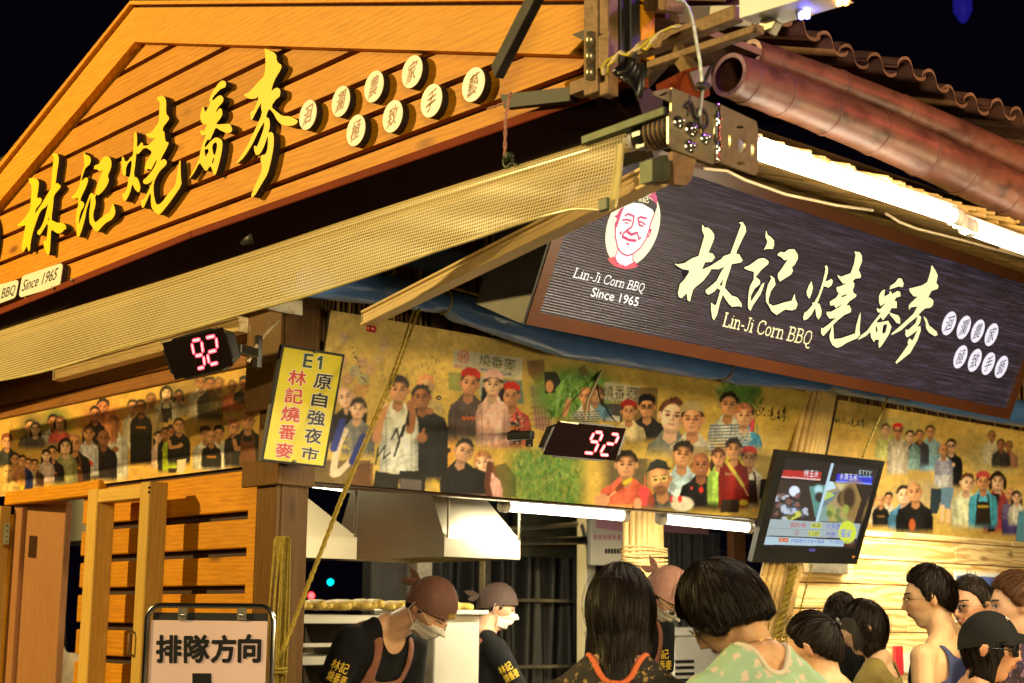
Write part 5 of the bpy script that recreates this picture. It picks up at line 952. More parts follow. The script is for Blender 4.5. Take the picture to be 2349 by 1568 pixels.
    f(1425, 950, 72, (.36,.55,.12), SK, HBR, 'long', 5.6, wid=.72); f(1675, 955, 78, (.60,.56,.46), SK, style='short', body=5.4, wid=.85, cap=(.50,.05,.04), apron=(.05,.025,.02)); f(1548, 885, 85, (.26,.02,.015), SK, style='fringe', body=6.0, wid=.82); cv.poly([q(1450,1290), q(1600,1300), q(1590,1400), q(1440,1400)], (.05,.035,.03)); cv.line([q(1490,985), q(1560,1080)], 8, (.60,.50,.10)); cv.line([q(1560,1080), q(1625,1180)], 7, (.58,.48,.1)); cv.line([q(1625,1180), q(1665,1260)], 2.5, (.6,.4,.2)); ptext(cv, 'ENJOY', [q(1480,1075), q(1550,1080), q(1548,1105), q(1480,1100)], (.55,.4,.25)); cv.ell(*q(1630,1320), 10, 7, (.6,.45,.05), .3)
def paint_second(cv):
    parchment(cv, (.60, .42, .13)); q = lambda x, y: zs((x, y)); f = lambda *a, **k: fig(cv, zs, *a, **k)
    calli(cv, [q(185, 245), q(560, 290), q(550, 420), q(180, 360)], (.03, .03, .02)); ptext(cv, 'Lin-Ji Corn BBQ', [q(250,392), q(430,412), q(428,436), q(248,418)], (.25,.17,.06), .6); ptext(cv, 'Since 1965', [q(275,438), q(370,450), q(368,468), q(273,455)], (.25,.17,.06), .6)
    for x, y, c in ((700, 380, (.40,.42,.20)), (1500, 560, (.40,.32,.14)), (1700, 700, (.35,.42,.28)), (1150, 1000, (.30,.28,.24)), (930, 1050, (.45,.38,.25))): cv.ell(*q(x, y), 60, 30, c, .9, 0, .5)
    r = np.random.default_rng(9)
    for k in range(70): x, y = r.uniform(1300, 1980), r.uniform(430, 760); cv.line([q(x, y), q(x+r.uniform(-15,15), y+r.uniform(10,40))], 1.2, (.16,.12,.05), .5)
    f(632, 400, 58, (.55,.60,.25), SKL, style='short', body=5.4, al=.8); f(1068, 420, 62, (.22,.45,.60), SK, style='short', body=6.5, al=.9, stripes=(.45,.58,.60)); f(965, 455, 52, (.05,.03,.05), SK, style='short', body=6.0, al=.9); f(870, 465, 56, (.28,.45,.45), SKL, style='short', body=6.2, stripes=(.08,.10,.10)); cv.line([q(885,540), q(790,720)], 3, (.03,.03,.03)); f(750, 410, 62, (.58,.52,.42), SK, style='short', body=7.2, cap=(.65,.04,.05), wid=.95, glasses=True)
    f(1670, 460, 52, (.60,.55,.45), SKD, style='short', body=5.6, al=.7, text_=(.5,.2,.2)); f(1840, 560, 50, (.35,.12,.10), SKD, style='short', body=4.6, al=.7); f(1760, 545, 52, (.03,.03,.04), SKD, style='short', body=4.6, al=.9)
    f(1272, 560, 66, (.018,.018,.02), SKL, style='short', body=6.4, wid=.95, glasses=True, arm=True); f(1198, 600, 62, (.55,.55,.58), SK, style='bald', body=6.2, wid=.82, stripes=(.06,.08,.35), look=.2); 
    cv.poly([q(1075,970), q(1200,980), q(1140,1220), q(1060,1220)], (.04,.06,.08)); cv.poly([q(1180,960), q(1300,970), q(1260,1190), q(1170,1140)], (.16,.26,.38)); cv.line([q(1190,1150), q(1180,1290)], 8, SKL); cv.line([q(1245,1190), q(1240,1300)], 8, SKL)
    f(1430, 920, 88, (.58,.60,.42), SKL, HBR, 'short', 5.2, tilt=.15, look=.2); f(1728, 905, 88, (.30,.05,.05), SKL, style='bob', body=6.0, wid=.92); cv.poly([q(1680,1020), q(1750,1030), q(1700,1400), q(1630,1400)], (.03,.02,.02)); f(1585, 910, 84, (.10,.42,.60), SK, style='short', body=5.6, wid=.95, cap=(.60,.10,.10), apron=(.04,.03,.02), text_=(.6,.45,.05))
    f(1850, 1030, 62, (.08,.06,.20), SK, style='bald', body=6.8, stripes=(.35,.30,.45), wid=.75); f(1915, 1060, 58, (.60,.58,.52), SKL, style='long', body=5.0, wid=.8); cv.poly([q(1930,1200), q(1990,1190), q(1990,1500), q(1905,1500)], (.12,.30,.42))
    f(500, 1070, 55, (.50,.42,.30), SK, style='short', body=5.0, al=.9); f(660, 1070, 50, (.58,.52,.44), SK, style='short', body=5.8, wid=.7, cap=(.03,.03,.03)); f(582, 1090, 55, (.018,.015,.014), SK, style='bald', body=5.0, wid=.85, text_=(.35,.2,.05))
    f(810, 1040, 92, (.10,.26,.42), SKL, style='short', body=4.0, tilt=-.05, wid=.95); f(912, 1010, 98, (.02,.018,.018), SK, style='bald', body=4.4, wid=1.05, tilt=-.1); cv.ell(*q(890,1330), 7, 14, (.5,.15,.05), .3)
def paint_left(cv):
    parchment(cv, (.66, .42, .11)); q = lambda x, y: zl((x, y)); f = lambda *a, **k: fig(cv, zl, *a, **k)
    r = np.random.default_rng(10)
    for k in range(260): x, y = r.uniform(0, 2280), r.uniform(250, 1100); cv.line([q(x, y), q(x+r.uniform(-16,16), y+r.uniform(6,34))], 1.1, (.20,.13,.05), .45)
    for x, y, rx, ry, c in ((1700, 300, 55, 35, (.30,.20,.08)), (480, 560, 30, 35, (.06,.16,.05)), (280, 620, 28, 40, (.16,.14,.08)), (900, 560, 45, 40, (.60,.20,.08)), (1480, 320, 25, 30, (.30,.22,.08)), (1000, 800, 30, 50, (.5,.3,.1)), (2180, 800, 60, 40, (.70,.50,.15)), (60, 800, 30, 30, (.5,.3,.08))): cv.ell(*q(x, y), rx, ry, c, .9, 0, .8)
    cv.poly([q(2140,130), q(2155,180), q(2170,120), q(2190,60), q(2210,130), q(2240,110), q(2210,190), q(2150,200)], (.50,.45,.35), .7)
    f(1735, 215, 62, (.62,.56,.48), SKD, style='short', body=5.4, al=.75, text_=(.5,.1,.05)); f(1815, 235, 62, (.02,.018,.016), SKD, style='short', body=5.4, al=.9); f(1895, 230, 55, (.28,.20,.10), SKD, style='short', body=5, al=.6); f(2005, 250, 50, (.50,.10,.04), SKD, style='short', body=4.8, al=.7)
    f(2108, 225, 52, (.02,.02,.02), SKD, style='short', body=3.6, cap=(.02,.02,.02)); f(2200, 225, 56, (.14,.06,.07), SK, style='short', body=4.2, stripes=(.4,.25,.2))
    f(1545, 330, 48, (.40,.34,.25), SKD, style='long', body=4, al=.8, stripes=(.1,.1,.1)); f(1437, 310, 58, (.62,.56,.48), SKL, style='bob', body=4.4, apron=(.03,.02,.02)); cv.poly([q(1380,480), q(1460,490), q(1450,570), q(1370,560)], (.03,.02,.02))
    f(1305, 370, 58, (.28,.22,.12), SKD, style='short', body=6.8, al=.7); f(1145, 430, 60, (.62,.56,.44), SK, style='short', body=6.6, wid=.8, al=.9); f(1218, 430, 62, (.02,.016,.014), SKD, style='short', body=8.4, wid=.85, text_=(.7,.3,.05))
    f(980, 580, 78, (.60,.58,.55), SKD, style='bald', body=6.4, wid=.9, arm=True, tilt=-.1); f(888, 430, 68, (.66,.28,.12), (.60,.24,.12), style='short', body=5, tilt=.1); f(820, 490, 62, (.03,.02,.02), (.60,.26,.14), style='short', body=5, wid=.85); f(895, 700, 70, (.03,.02,.02), SKD, style='bald', body=5.6, wid=.95)
    f(765, 660, 62, (.55,.52,.55), SK, HBR, 'long', 6.2, wid=.8); cv.ell(*q(770,920), 9, 8, (.7,.08,.06), .3)
    f(458, 560, 62, (.55,.52,.45), SKD, style='short', body=3.4, stripes=(.04,.04,.06)); f(518, 570, 58, (.50,.10,.08), SK, HBR, 'bob', 3.4); f(262, 600, 60, (.06,.06,.07), SK, style='short', body=3.5, al=.8); f(305, 620, 55, (.10,.08,.08), SKL, style='long', body=3.2, al=.8); f(60, 730, 58, (.06,.06,.05), SK, style='short', body=4.2, cap=(.3,.1,.05))
    f(645, 740, 76, (.03,.02,.02), SK, style='bald', body=5, apron=(.16,.07,.03), text_=(.7,.35,.05)); f(565, 770, 66, (.30,.28,.14), SKL, style='bob', body=5.4, wid=.9); f(450, 830, 60, (.03,.02,.02), SK, style='short', body=4.6, text_=(.6,.25,.05)); f(400, 850, 50, (.55,.42,.40), SKL, style='long', body=5, wid=.8)
    f(300, 930, 46, (.10,.05,.03), SK, style='short', body=4.5); f(245, 920, 46, (.50,.44,.35), SK, style='short', body=4.5, wid=.8); f(195, 900, 50, (.03,.04,.14), SK, style='short', body=5.4); cv.ell(*q(180,1090), 9, 18, (.75,.55,.04), .3); f(130, 880, 50, (.45,.20,.08), SK, style='short', body=5, al=.8); f(70, 990, 62, (.62,.42,.16), (.66,.42,.18), style='bald', body=4, al=.9)
    f(1367, 690, 48, (.62,.46,.38), SKL, style='long', body=6, wid=.7, al=.9); f(1427, 660, 50, (.018,.015,.014), SKD, style='short', body=7, wid=.75, text_=(.6,.3,.05)); f(1485, 650, 54, (.45,.55,.03), SKD, style='short', body=6.6, wid=.85, cap=(.05,.03,.03)); f(1545, 590, 62, (.02,.018,.016), SK, style='short', body=5.8, wid=.9, arm=True); cv.poly([q(1530,890), q(1610,880), q(1590,1000), q(1530,1000)], (.66,.58,.44)); cv.poly([q(1450,960), q(1530,960), q(1520,1000), q(1450,1000)], (.05,.03,.02))
    f(1772, 670, 60, (.66,.62,.54), SK, style='short', body=5.4, cap=(.12,.05,.02)); f(1890, 660, 58, (.70,.66,.58), SK, style='short', body=5.6, cap=(.02,.02,.02), wid=.9); f(1825, 690, 60, (.02,.015,.014), SK, style='bald', body=5, wid=.8, text_=(.6,.25,.05))
    f(2020, 610, 60, (.04,.03,.03), SK, HBR, 'short', 6, cap=(.55,.20,.14), wid=.8, look=.2); f(2140, 550, 78, (.018,.015,.014), SK, style='bald', body=5.4, apron=(.18,.07,.03), wid=1.0, arm=True); cv.poly([q(2110,480), q(2120,450), q(2165,450), q(2170,490)], (.60,.38,.2))
def banner(name, label, pl, quad, nu, nv, paint, edge=M['black'], group=None, cat='banner'):
    Q = [pl.hit(*p) for p in quad]; e = empty(name, pl.pt(*Q[3]), label, cat, group)
    mb = MB(); mb.prism([[Q[3], Q[2], Q[1], Q[0]]], pl, -.012, .002, 0, 0); mb.build('board', edge, e)
    print_mesh('print', pl, quad, nu, nv, paint, M['print'], e)
    for p, r_ in ((Q[0], (1, -1)), (Q[1], (-1, -1)), ((Q[0][0]*.5+Q[1][0]*.5, Q[0][1]*.5+Q[1][1]*.5), (0, -1))):
        c = pl.pt(p[0]+r_[0]*.025, p[1]+r_[1]*.02, .004); mb = MB(); mb.tube([c, c+pl.N*.003], .0045, 8); mb.build('rivet', M['galv'], e)
    return e
tl_ = math.radians(8.0)
B1 = Plane((0, YR-.012, 2.13), (1, 0, 0), (0, -math.sin(tl_), math.cos(tl_)))
b1 = banner('photo_banner', 'largest photo banner of many smiling customers and a corn field, above the kitchen opening', B1, [(758, 712), (1864.4, 902.4), (1822, 1197), (697, 1103.5)], 780, 215, paint_main, M['galv'])
c_ = B1.pt(*B1.hit(*zp((1047, 750))), .003); mb = MB(); mb.tube([c_, c_+(0, -.012, 0)], .009, 10); mb.build('knob', M['galv'], b1)
b2 = banner('photo_banner', 'right photo banner with small brush title at its left, above the blond wood wall', B1, [(1922.7, 917.7), (2420, 1002.5), (2392, 1247), (1863, 1206)], 330, 170, paint_second, M['galv'])
b3 = banner('photo_banner', 'left photo banner of many people posing, above the orange plank wall', LP(XL-.015), [(-40, 973.6), (606, 836), (597.5, 1066.5), (-40, 1145)], 470, 175, paint_left, M['black'])
def paint_tv(cv):
    q = lambda x, y: zT((x, y)); cv.c[:] = (.012, .008, .010); Bx = lambda pts: [q(*p) for p in pts]
    cv.poly(Bx([(520,335),(985,365),(965,470),(490,430)]), (.50,.02,.02)); cv.poly(Bx([(495,412),(972,448),(968,468),(490,430)]), (.75,.45,.42))
    cv.poly(Bx([(1175,385),(1610,415),(1595,520),(1155,488)]), (.02,.03,.60)); cv.poly(Bx([(1160,465),(1600,498),(1595,520),(1155,488)]), (.20,.28,.95))
    cv.poly(Bx([(480,455),(1060,500),(920,970),(345,940)]), (.035,.022,.018)); cv.poly(Bx([(830,540),(1040,520),(935,970),(900,900)]), (.10,.28,.24)); cv.ell(*q(945,580), 9, 10, (.45,.75,.80), .8); cv.ell(*q(955,670), 10, 12, (.03,.03,.02), .4)
    cv.ell(*q(650,598), 12, 12, (.75,.85,.98), .3); cv.poly(Bx([(530,800),(780,810),(790,870),(520,880)]), (.35,.50,.75)); cv.line([q(575,930), q(710,870)], 14, (.60,.60,.10)); r = np.random.default_rng(2)
    for k in range(46): x, y = r.uniform(420, 800), r.uniform(630, 950); c = [(.55,.60,.70), (.02,.02,.02), (.25,.10,.08), (.10,.12,.16)][r.integers(4)]; cv.ell(*q(x, y), r.uniform(3, 9), r.uniform(3, 7), c, .5, r.uniform(0, 3), .8)
    cv.poly(Bx([(1065,475),(1400,510),(1400,985),(945,965)]), (.40,.30,.14)); cv.poly(Bx([(1060,480),(1120,480),(1160,560),(1030,600)]), (.55,.80,.90)); cv.poly(Bx([(1010,640),(1160,600),(1220,550),(1130,700),(985,810)]), (.16,.22,.24)); cv.poly(Bx([(1030,600),(1110,620),(1140,650),(1000,720)]), (.45,.65,.12)); cv.poly(Bx([(985,800),(1060,770),(1060,970),(930,965)]), (.22,.36,.32))
    cv.poly(Bx([(1150,505),(1390,515),(1330,640),(1230,620)]), (.66,.56,.26)); cv.ell(*q(1290,690), 22, 22, (.03,.012,.008), .3); cv.ell(*q(1380,720), 30, 48, (.30,.18,.05), .4); cv.ell(*q(1320,680), 14, 26, (.05,.02,.01), .5); cv.poly(Bx([(1400,505),(1600,530),(1450,1000),(1380,985),(1470,700)]), (.02,.008,.006))
    for k in range(24): x, y = r.uniform(1060, 1300), r.uniform(780, 970); cv.ell(*q(x, y), 8, 6, [(.35,.42,.06), (.45,.34,.12), (.55,.45,.2), (.12,.2,.04)][r.integers(4)], .5, 1, .8)
    cv.line([q(1115,270), q(925,970)], 6, (.50,.68,.80)); cv.poly(Bx([(345,938),(1460,998),(1415,1180),(300,1140)]), (.36,.44,.46)); cv.poly(Bx([(330,1045),(1440,1095),(1438,1102),(328,1052)]), (.25,.32,.34)); cv.poly(Bx([(300,1140),(1415,1180),(1410,1190),(298,1150)]), (.01,.01,.012)); cv.poly(Bx([(296,1152),(1262,1195),(1250,1275),(270,1250)]), (.42,.58,.66)); cv.poly(Bx([(1268,1195),(1400,1200),(1380,1285),(1250,1278)]), (.06,.012,.01))
    cv.poly(Bx([(460,1170),(580,1172),(575,1225),(458,1222)]), (.55,.12,.06)); cv.ell(*q(1300,1100), 20, 26, (.65,.75,.05), .1)
    for bx in ([(858,985),(985,988),(980,1050),(850,1045)], [(825,1080),(965,1088),(955,1150),(820,1145)]): cv.poly(Bx(bx), (.60,.65,.10))
    W_ = (.85, .85, .88)
    for s_, qd, c in (('烤玉米', [(770,332),(950,345),(940,430),(765,420)], W_), ('水果玉米', [(1205,372),(1430,388),(1420,470),(1200,455)], W_), ('ETTV', [(1445,340),(1600,352),(1590,396),(1440,388)], (.55,.70,.75)), ('東森新聞', [(1440,398),(1590,408),(1585,438),(1438,430)], (.30,.50,.50)),
                      ('醬料香', [(608,980),(800,985),(790,1045),(600,1042)], (.50,.03,.03)), ('味道', [(868,990),(975,995),(968,1045),(860,1042)], (.02,.02,.02)), ('汁多甜', [(1035,988),(1215,998),(1205,1062),(1028,1055)], (.10,.10,.60)),
                      ('Q', [(648,1078),(705,1080),(698,1142),(642,1138)], (.40,.04,.04)), ('口感', [(832,1088),(955,1095),(948,1146),(825,1142)], (.04,.04,.03)), ('香脆', [(1040,1095),(1155,1100),(1148,1155),(1035,1150)], (.15,.08,.50)), ('獨家', [(1222,1060),(1355,1068),(1340,1170),(1210,1160)], (.05,.08,.95)),
                      ('生活', [(470,1175),(570,1178),(566,1218),(468,1216)], (.8,.45,.3)), ('網路徵才文章引議論', [(610,1180),(1020,1195),(1015,1238),(605,1228)], (.10,.12,.60)), ('「行政院', [(1080,1192),(1255,1200),(1248,1245),(1075,1238)], (.12,.14,.65)), ('19:07', [(1275,1205),(1385,1210),(1375,1250),(1268,1245)], (.30,.22,.2))):
        ptext(cv, s_, Bx(qd), c, 1.0, .03)
print_mesh('screen', TPn, [zT(p) for p in qo], 300, 230, paint_tv, M['screen'], tv, .002, None, 0)
mb = MB(); text(mb, 'VIZIO', [zT(p) for p in ((815, 1298), (893, 1302), (890, 1332), (812, 1328))], TPn, .0095, 0, .01); mb.build('maker_lettering', mat('faint_blue_lamp', (.1,.1,.4), .5, emit=(.15,.15,.9), es=.6), tv)
mb = MB(); mb.prism([[TPn.hit(*zT(p)) for p in ((1340, 1385), (1385, 1388), (1355, 1420))]], TPn, .0088, .0092, 0, 0, False); mb.build('warning_mark', mat('orange_sticker', (.6,.25,.03), .5), tv)
# ================================================================== AWNING
XA = XL - .70
def awning_material():
    m = bpy.data.materials.new('woven_clear_pvc'); m.use_nodes = True; t = m.node_tree; N = t.nodes; L = t.links; b = N['Principled BSDF']; out = N['Material Output']
    tc = N.new('ShaderNodeTexCoord'); sp = N.new('ShaderNodeSeparateXYZ'); L.new(tc.outputs['Object'], sp.inputs[0]); masks = []
    for ax, pit in (('Y', .0105), ('Z', .0105)):
        d = N.new('ShaderNodeMath'); d.operation = 'DIVIDE'; d.inputs[1].default_value = pit; L.new(sp.outputs[ax], d.inputs[0])
        f = N.new('ShaderNodeMath'); f.operation = 'FRACT'; L.new(d.outputs[0], f.inputs[0]); g_ = N.new('ShaderNodeMath'); g_.operation = 'LESS_THAN'; g_.inputs[1].default_value = .30; L.new(f.outputs[0], g_.inputs[0]); masks.append(g_)
    mx = N.new('ShaderNodeMath'); mx.operation = 'MAXIMUM'; L.new(masks[0].outputs[0], mx.inputs[0]); L.new(masks[1].outputs[0], mx.inputs[1])
    n = N.new('ShaderNodeTexNoise'); n.inputs['Scale'].default_value = 5; n.inputs['Detail'].default_value = 6; mp = N.new('ShaderNodeMapping'); mp.inputs['Scale'].default_value = (1, .35, 1.4); L.new(tc.outputs['Object'], mp.inputs[0]); L.new(mp.outputs[0], n.inputs['Vector'])
    cr = N.new('ShaderNodeValToRGB'); cr.color_ramp.elements[0].position = .35; cr.color_ramp.elements[0].color = (.40, .27, .10, 1); cr.color_ramp.elements[1].position = .68; cr.color_ramp.elements[1].color = (.66, .50, .22, 1); L.new(n.outputs['Fac'], cr.inputs[0])
    c = N.new('ShaderNodeMix'); c.data_type = 'RGBA'; L.new(mx.outputs[0], c.inputs[0]); L.new(cr.outputs[0], c.inputs[6]); c.inputs[7].default_value = (.92, .78, .42, 1); L.new(c.outputs[2], b.inputs['Base Color'])
    b.inputs['Roughness'].default_value = .24; b.inputs['Specular IOR Level'].default_value = .6
    bp = N.new('ShaderNodeBump'); bp.inputs['Strength'].default_value = .5; bp.inputs['Distance'].default_value = .003; L.new(mx.outputs[0], bp.inputs['Height']); L.new(bp.outputs[0], b.inputs['Normal'])
    tl = N.new('ShaderNodeBsdfTranslucent'); L.new(c.outputs[2], tl.inputs[0]); tr = N.new('ShaderNodeBsdfTransparent')
    m1 = N.new('ShaderNodeMixShader'); m1.inputs[0].default_value = .32; L.new(b.outputs[0], m1.inputs[1]); L.new(tl.outputs[0], m1.inputs[2])
    k = N.new('ShaderNodeMath'); k.operation = 'MULTIPLY_ADD'; k.inputs[1].default_value = -.40; k.inputs[2].default_value = .46; L.new(mx.outputs[0], k.inputs[0])
    m2 = N.new('ShaderNodeMixShader'); L.new(k.outputs[0], m2.inputs[0]); L.new(m1.outputs[0], m2.inputs[1]); L.new(tr.outputs[0], m2.inputs[2]); L.new(m2.outputs[0], out.inputs[0]); return m
M['pvc'] = awning_material(); M['pvchem'] = mat('clear_pvc_hem', (.62, .52, .22), .2, coat=.4, noise=.15, nscale=18)
M['arabic'] = mat('green_cast_bracket', (.045, .055, .03), .5, .6, noise=.3, nscale=20)
aw = empty('roll_up_awning', (XA, 2.6, 2.7), 'long rolled golden mesh pvc awning with hanging front flap across the left facade', 'awning')
T0, T1 = on(1420, 322, 0, XA), on(0, 770, 0, XA); Bq = [(1415, 490), (1340, 488), (1170, 532), (1000, 585), (850, 640), (700, 690), (560, 726), (400, 770), (200, 828), (0, 876)]
By = [on(*p, 0, XA) for p in Bq]; ys_ = [p[1] for p in By]; zs_ = [p[2] for p in By]
ya, ybm = T0[1], 8.0; yl = list(np.linspace(ya, ybm, 161)); zt_ = T1[2]
def bot(y): return float(np.interp(y, ys_, zs_))
def flap(u, v):
    y = ya + (ybm-ya)*u; zb = bot(y); z = zt_-.012 + (zb-zt_+.012)*v; e = math.exp(-(y-ya)/.55)
    x = XA + .006*math.sin(y*3.1+v*2)*v + .022*v*math.sin(y*6.0+1.5*v)*e*(1-e*.8) + .010*math.sin(y*1.3)*v + .010*e*(1-e)*math.sin(v*9+y*16) - .02*v
    return (x, y, z + .004*math.sin(y*5)*v)
mb = MB(); grid(mb, flap, 200, 16); mb.build('flap', M['pvc'], aw)
mb = MB(); mb.tube([(XA+.022, y, zt_+.004*math.sin(y*2.3)) for y in np.linspace(ya-.02, ybm, 40)], .026, 16); mb.build('cloth_roll', M['pvc'], aw)
mb = MB(); mb.tube([(flap(u, 1)[0]-.002, flap(u, 1)[1], flap(u, 1)[2]) for u in np.linspace(0, 1, 160)], .0045, 6); mb.build('bottom_hem', M['pvchem'], aw)
mb = MB(); H_ = [flap(0, k/23) for k in range(24)]; mb.tube([(p[0]-.003, p[1]+.004, p[2]) for p in H_], .0035, 8); mb.tube([(p[0]-.003, p[1]-.018, p[2]) for p in H_], .0035, 8); grid(mb, lambda u, v: (flap(0, v)[0]-.004, flap(0, v)[1]+.004-.022*u, flap(0, v)[2]), 2, 23)
mb.build('side_hem', M['pvchem'], aw)
p = flap(0, 1); mb = MB(); mb.box((p[0]-.012, p[1]+.012, p[2]+.014), (.006, .016, .016), None, .002); mb.build('corner_clip', mat('dark_green_clip', (.03, .05, .01), .5), aw)
mb = MB(); mb.tube([(XA+.03, ya-.005, zt_-.002), (XA+.03, ya-.045, zt_+.000)], .024, 18); mb.build('white_end_plug', M['plasticwhite'], aw)
mb = MB(); mb.tube([(XA+.03, ya-.04, zt_), (XA+.03, ya-.075, zt_), (XA+.03, ya-.09, zt_)], [.030, .033, .020], 14)
for k in range(6): a = k*math.pi/3; mb.box((XA+.03+.03*math.cos(a), ya-.065, zt_+.03*math.sin(a)), (.006, .014, .006))
mb.build('gear_hub', M['plastic'], aw)
mb = MB(); mb.tube([(XA+.03, ya-.09, zt_), (XA+.03, ya-.175, zt_-.002)], .040, 24); mb.build('tube_motor', M['rust'], aw)
mb = MB()
for k in range(5): mb.tube([(XA+.03+.041*math.cos(a), ya-.10-.016*k, zt_+.041*math.sin(a)) for a in np.linspace(0, 2*math.pi, 24, endpoint=False)], .003, 5, closed=True)
mb.build('motor_rib', M['darksteel'], aw)
mb = MB(); q = A0_ = on(1530, 392, 0, XA+.02); mb.box(q, (.022, .035, .028), None, .005); mb.build('arm_knuckle', M['rust'], aw)
# arms
def arm(p0, p1, w, h, label=None):
    A, B = np.array(p0), np.array(p1); d = (B-A)/np.linalg.norm(B-A); s_ = np.cross((0, 0, 1), d); s_ /= np.linalg.norm(s_); u = np.cross(d, s_)
    mb = MB(); mb.bar(A, B, w*.85, h, bev=.003); e = mb.build('arm', M['alu'], aw)
    for k, (dz, ww) in enumerate(((h*.5, w), (h*.16, w*.72), (-h*.5, w))):
        mb = MB(); mb.bar(A+u*dz+s_*w*.1, B+u*dz+s_*w*.1, ww, .010, bev=.002); mb.build('flange', M['alu'], e)
    mb = MB(); mb.bar(A-u*h*.2-s_*w*.52, B-u*h*.2-s_*w*.52, .006, h*.5, bev=.002); mb.build('lip', M['alu'], e)
    mb = MB(); mb.bar(B-d*.004, B+d*.010, w*1.05, h*1.12, bev=.003); cap = mb.build('end_cap', M['plasticwhite'] if False else M['galv'], e)
    for k in (.06, .17, .30): mb = MB(); q = A+d*k - s_*w*.55; mb.tube([q, q-s_*.010], .007, 6); mb.build('bolt', M['darksteel'], e)
    return e
def along(px, py, X0, vp, px2, dz=0):     # a level beam starting at frame point on plane X=X0, heading to the vanishing point vp, ending at column px2
    P = on(px, py, 0, X0); d = ray(*vp); d = d/np.linalg.norm(d); lo, hi = 0, 8
    for _ in range(60):
        m_ = (lo+hi)/2; x = proj(P+d*m_)[0]
        if x > px2: lo = m_
        else: hi = m_
    return P, P+d*lo
A0, A1 = along(1512, 402, XA+.02, (-487, 1390), 845); arm(A0, A1, .052, .046, 'aluminium awning arm from the steel bracket to the top of the large photo banner')
B0, B1_ = along(560, 745, XA+.30, (-2600, 1600), 135); arm(B0, B1_, .05, .05, 'aluminium awning arm ending above the left photo banner, half behind the mesh')
mb = MB(); q = A1+(0, -.0, -.035); mb.tube([q, q+(.03, 0, -.003)], .014, 12); tag(mb.build('red_marker', mat('dark_red_reflector', (.25,.02,.015), .3)), 'small dark red marker under the near end cap of the awning arm', 'reflector')
# ================================================================== BRACKET PLATES
zH = reg(2160, 0, 740/1706); YB = 2.40; BP = RP(YB)
def plate(name, pts, holes, label, m, n0=-.006, n1=0):
    e = empty(name, BP.pt(*BP.hit(*zH(pts[0]))), label, 'bracket'); mb = MB(); mb.prism([[BP.hit(*zH(p)) for p in pts]] + [[BP.hit(*zH(p)) for p in h] for h in holes], BP, n0, n1, 0, 0); mb.build('plate', m, e); return e
def eh(x, y, rx, ry, n=14): return [(x+rx*math.cos(2*math.pi*k/n), y+ry*math.sin(2*math.pi*k/n)) for k in range(n)]
M['zinc'] = mat('yellow_zinc_plate', (.40, .34, .22), .35, .8, noise=.15, nscale=16, grime=.3)
pl1 = plate('awning_bracket', [(830, 760), (1060, 850), (1195, 900), (1205, 980), (1185, 1010), (1200, 1060), (1180, 1180), (1200, 1260), (1190, 1420), (1060, 1375), (830, 1290), (800, 1240), (800, 1010), (825, 960)],
            [eh(1092, 1130, 14, 38), eh(1050, 1140, 10, 14), eh(988, 1215, 10, 14)], 'zinc steel awning bracket plate with bolts and a wire rope hook', M['zinc'])
pl2 = plate('slotted_bracket', [(1250, 905), (1400, 975), (1560, 1050), (1572, 1100), (1578, 1490), (1550, 1515), (1400, 1462), (1250, 1400)],
            [eh(1427, 1262, 40, 62, 20), eh(1327, 1222, 10, 68), eh(1524, 1300, 14, 68), eh(1425, 1100, 40, 14), eh(1432, 1412, 42, 18)], 'zinc steel bracket plate with slots and a big hole, in front of the bright tube', M['zinc'])
for x, y, r_ in ((880, 1062, .017), (988, 1125, .020), (1110, 1205, .016), (975, 1272, .017)):
    c = BP.hit(*zH((x, y))); mb = MB(); mb.tube([BP.pt(c[0], c[1], .0), BP.pt(c[0], c[1], .004)], r_*1.0, 18); mb.tube([BP.pt(c[0], c[1], .004), BP.pt(c[0], c[1], .014)], r_*.58, 6); mb.tube([BP.pt(c[0], c[1], .014), BP.pt(c[0], c[1], .022)], r_*.30, 10); mb.build('bolt', M['chrome'], pl1)
c = BP.hit(*zH((980, 1000))); hk = MB(); hk.tube([BP.pt(c[0]-.02+.026*a, c[1]+.012+.02*math.sin(a*3), .008) for a in np.linspace(0, 1.4, 8)] + [BP.pt(c[0]+.038+.018*math.cos(a), c[1]-.002+.024*math.sin(a), .010) for a in np.linspace(1.9, -3.6, 16)], .0045, 8); hk.build('hook', M['darksteel'], pl1)
mb = MB(); pts_ = [BP.pt(*BP.hit(*zH((1222, y))), -.002) for y in np.linspace(905, 1400, 24)]; mb.tube(pts_, [.009+.0045*math.exp(-((k-6)/1.2)**2)+.0045*math.exp(-((k-17)/1.2)**2) for k in range(24)], 12); tag(mb.build('hinge_barrel', M['chrome']), 'shiny vertical hinge barrel between the two bracket plates', 'hinge')
qp = Plane(BP.pt(0, 0, 0), BP.U, BP.V)
mb = MB(); mb.prism([[BP.hit(*zH(p)) for p in ((850, 1305), (1055, 1378), (1010, 1560), (960, 1600), (865, 1590))]], BP, -.02, -.006, 0, 0); mb.build('lower_fork', M['rust'], pl1)
mb = MB(); mb.prism([[BP.hit(*zH(p)) for p in ((680, 1370), (800, 1330), (840, 1400), (830, 1545), (760, 1568), (680, 1560))]], BP, -.05, -.008, 0, 0); mb.build('cast_bracket', M['arabic'], pl1)
mb = MB(); mb.prism([[BP.hit(*zH(p)) for p in ((675, 790), (820, 760), (822, 880), (690, 825))], [BP.hit(*zH(p)) for p in ((720, 825), (800, 790), (815, 800), (760, 830))]], BP, -.01, -.004, 0, 0); mb.build('tab', M['zinc'], pl1)
mb = MB(); mb.bar(on(*zH((820, 975)), 0, 2.66), on(*zH((100, 1235)), 0, 2.66), .05, .025, bev=.003); tag(mb.build('square_bar', M['arabic']), 'dark green steel bar running behind the awning roll', 'steel bar')
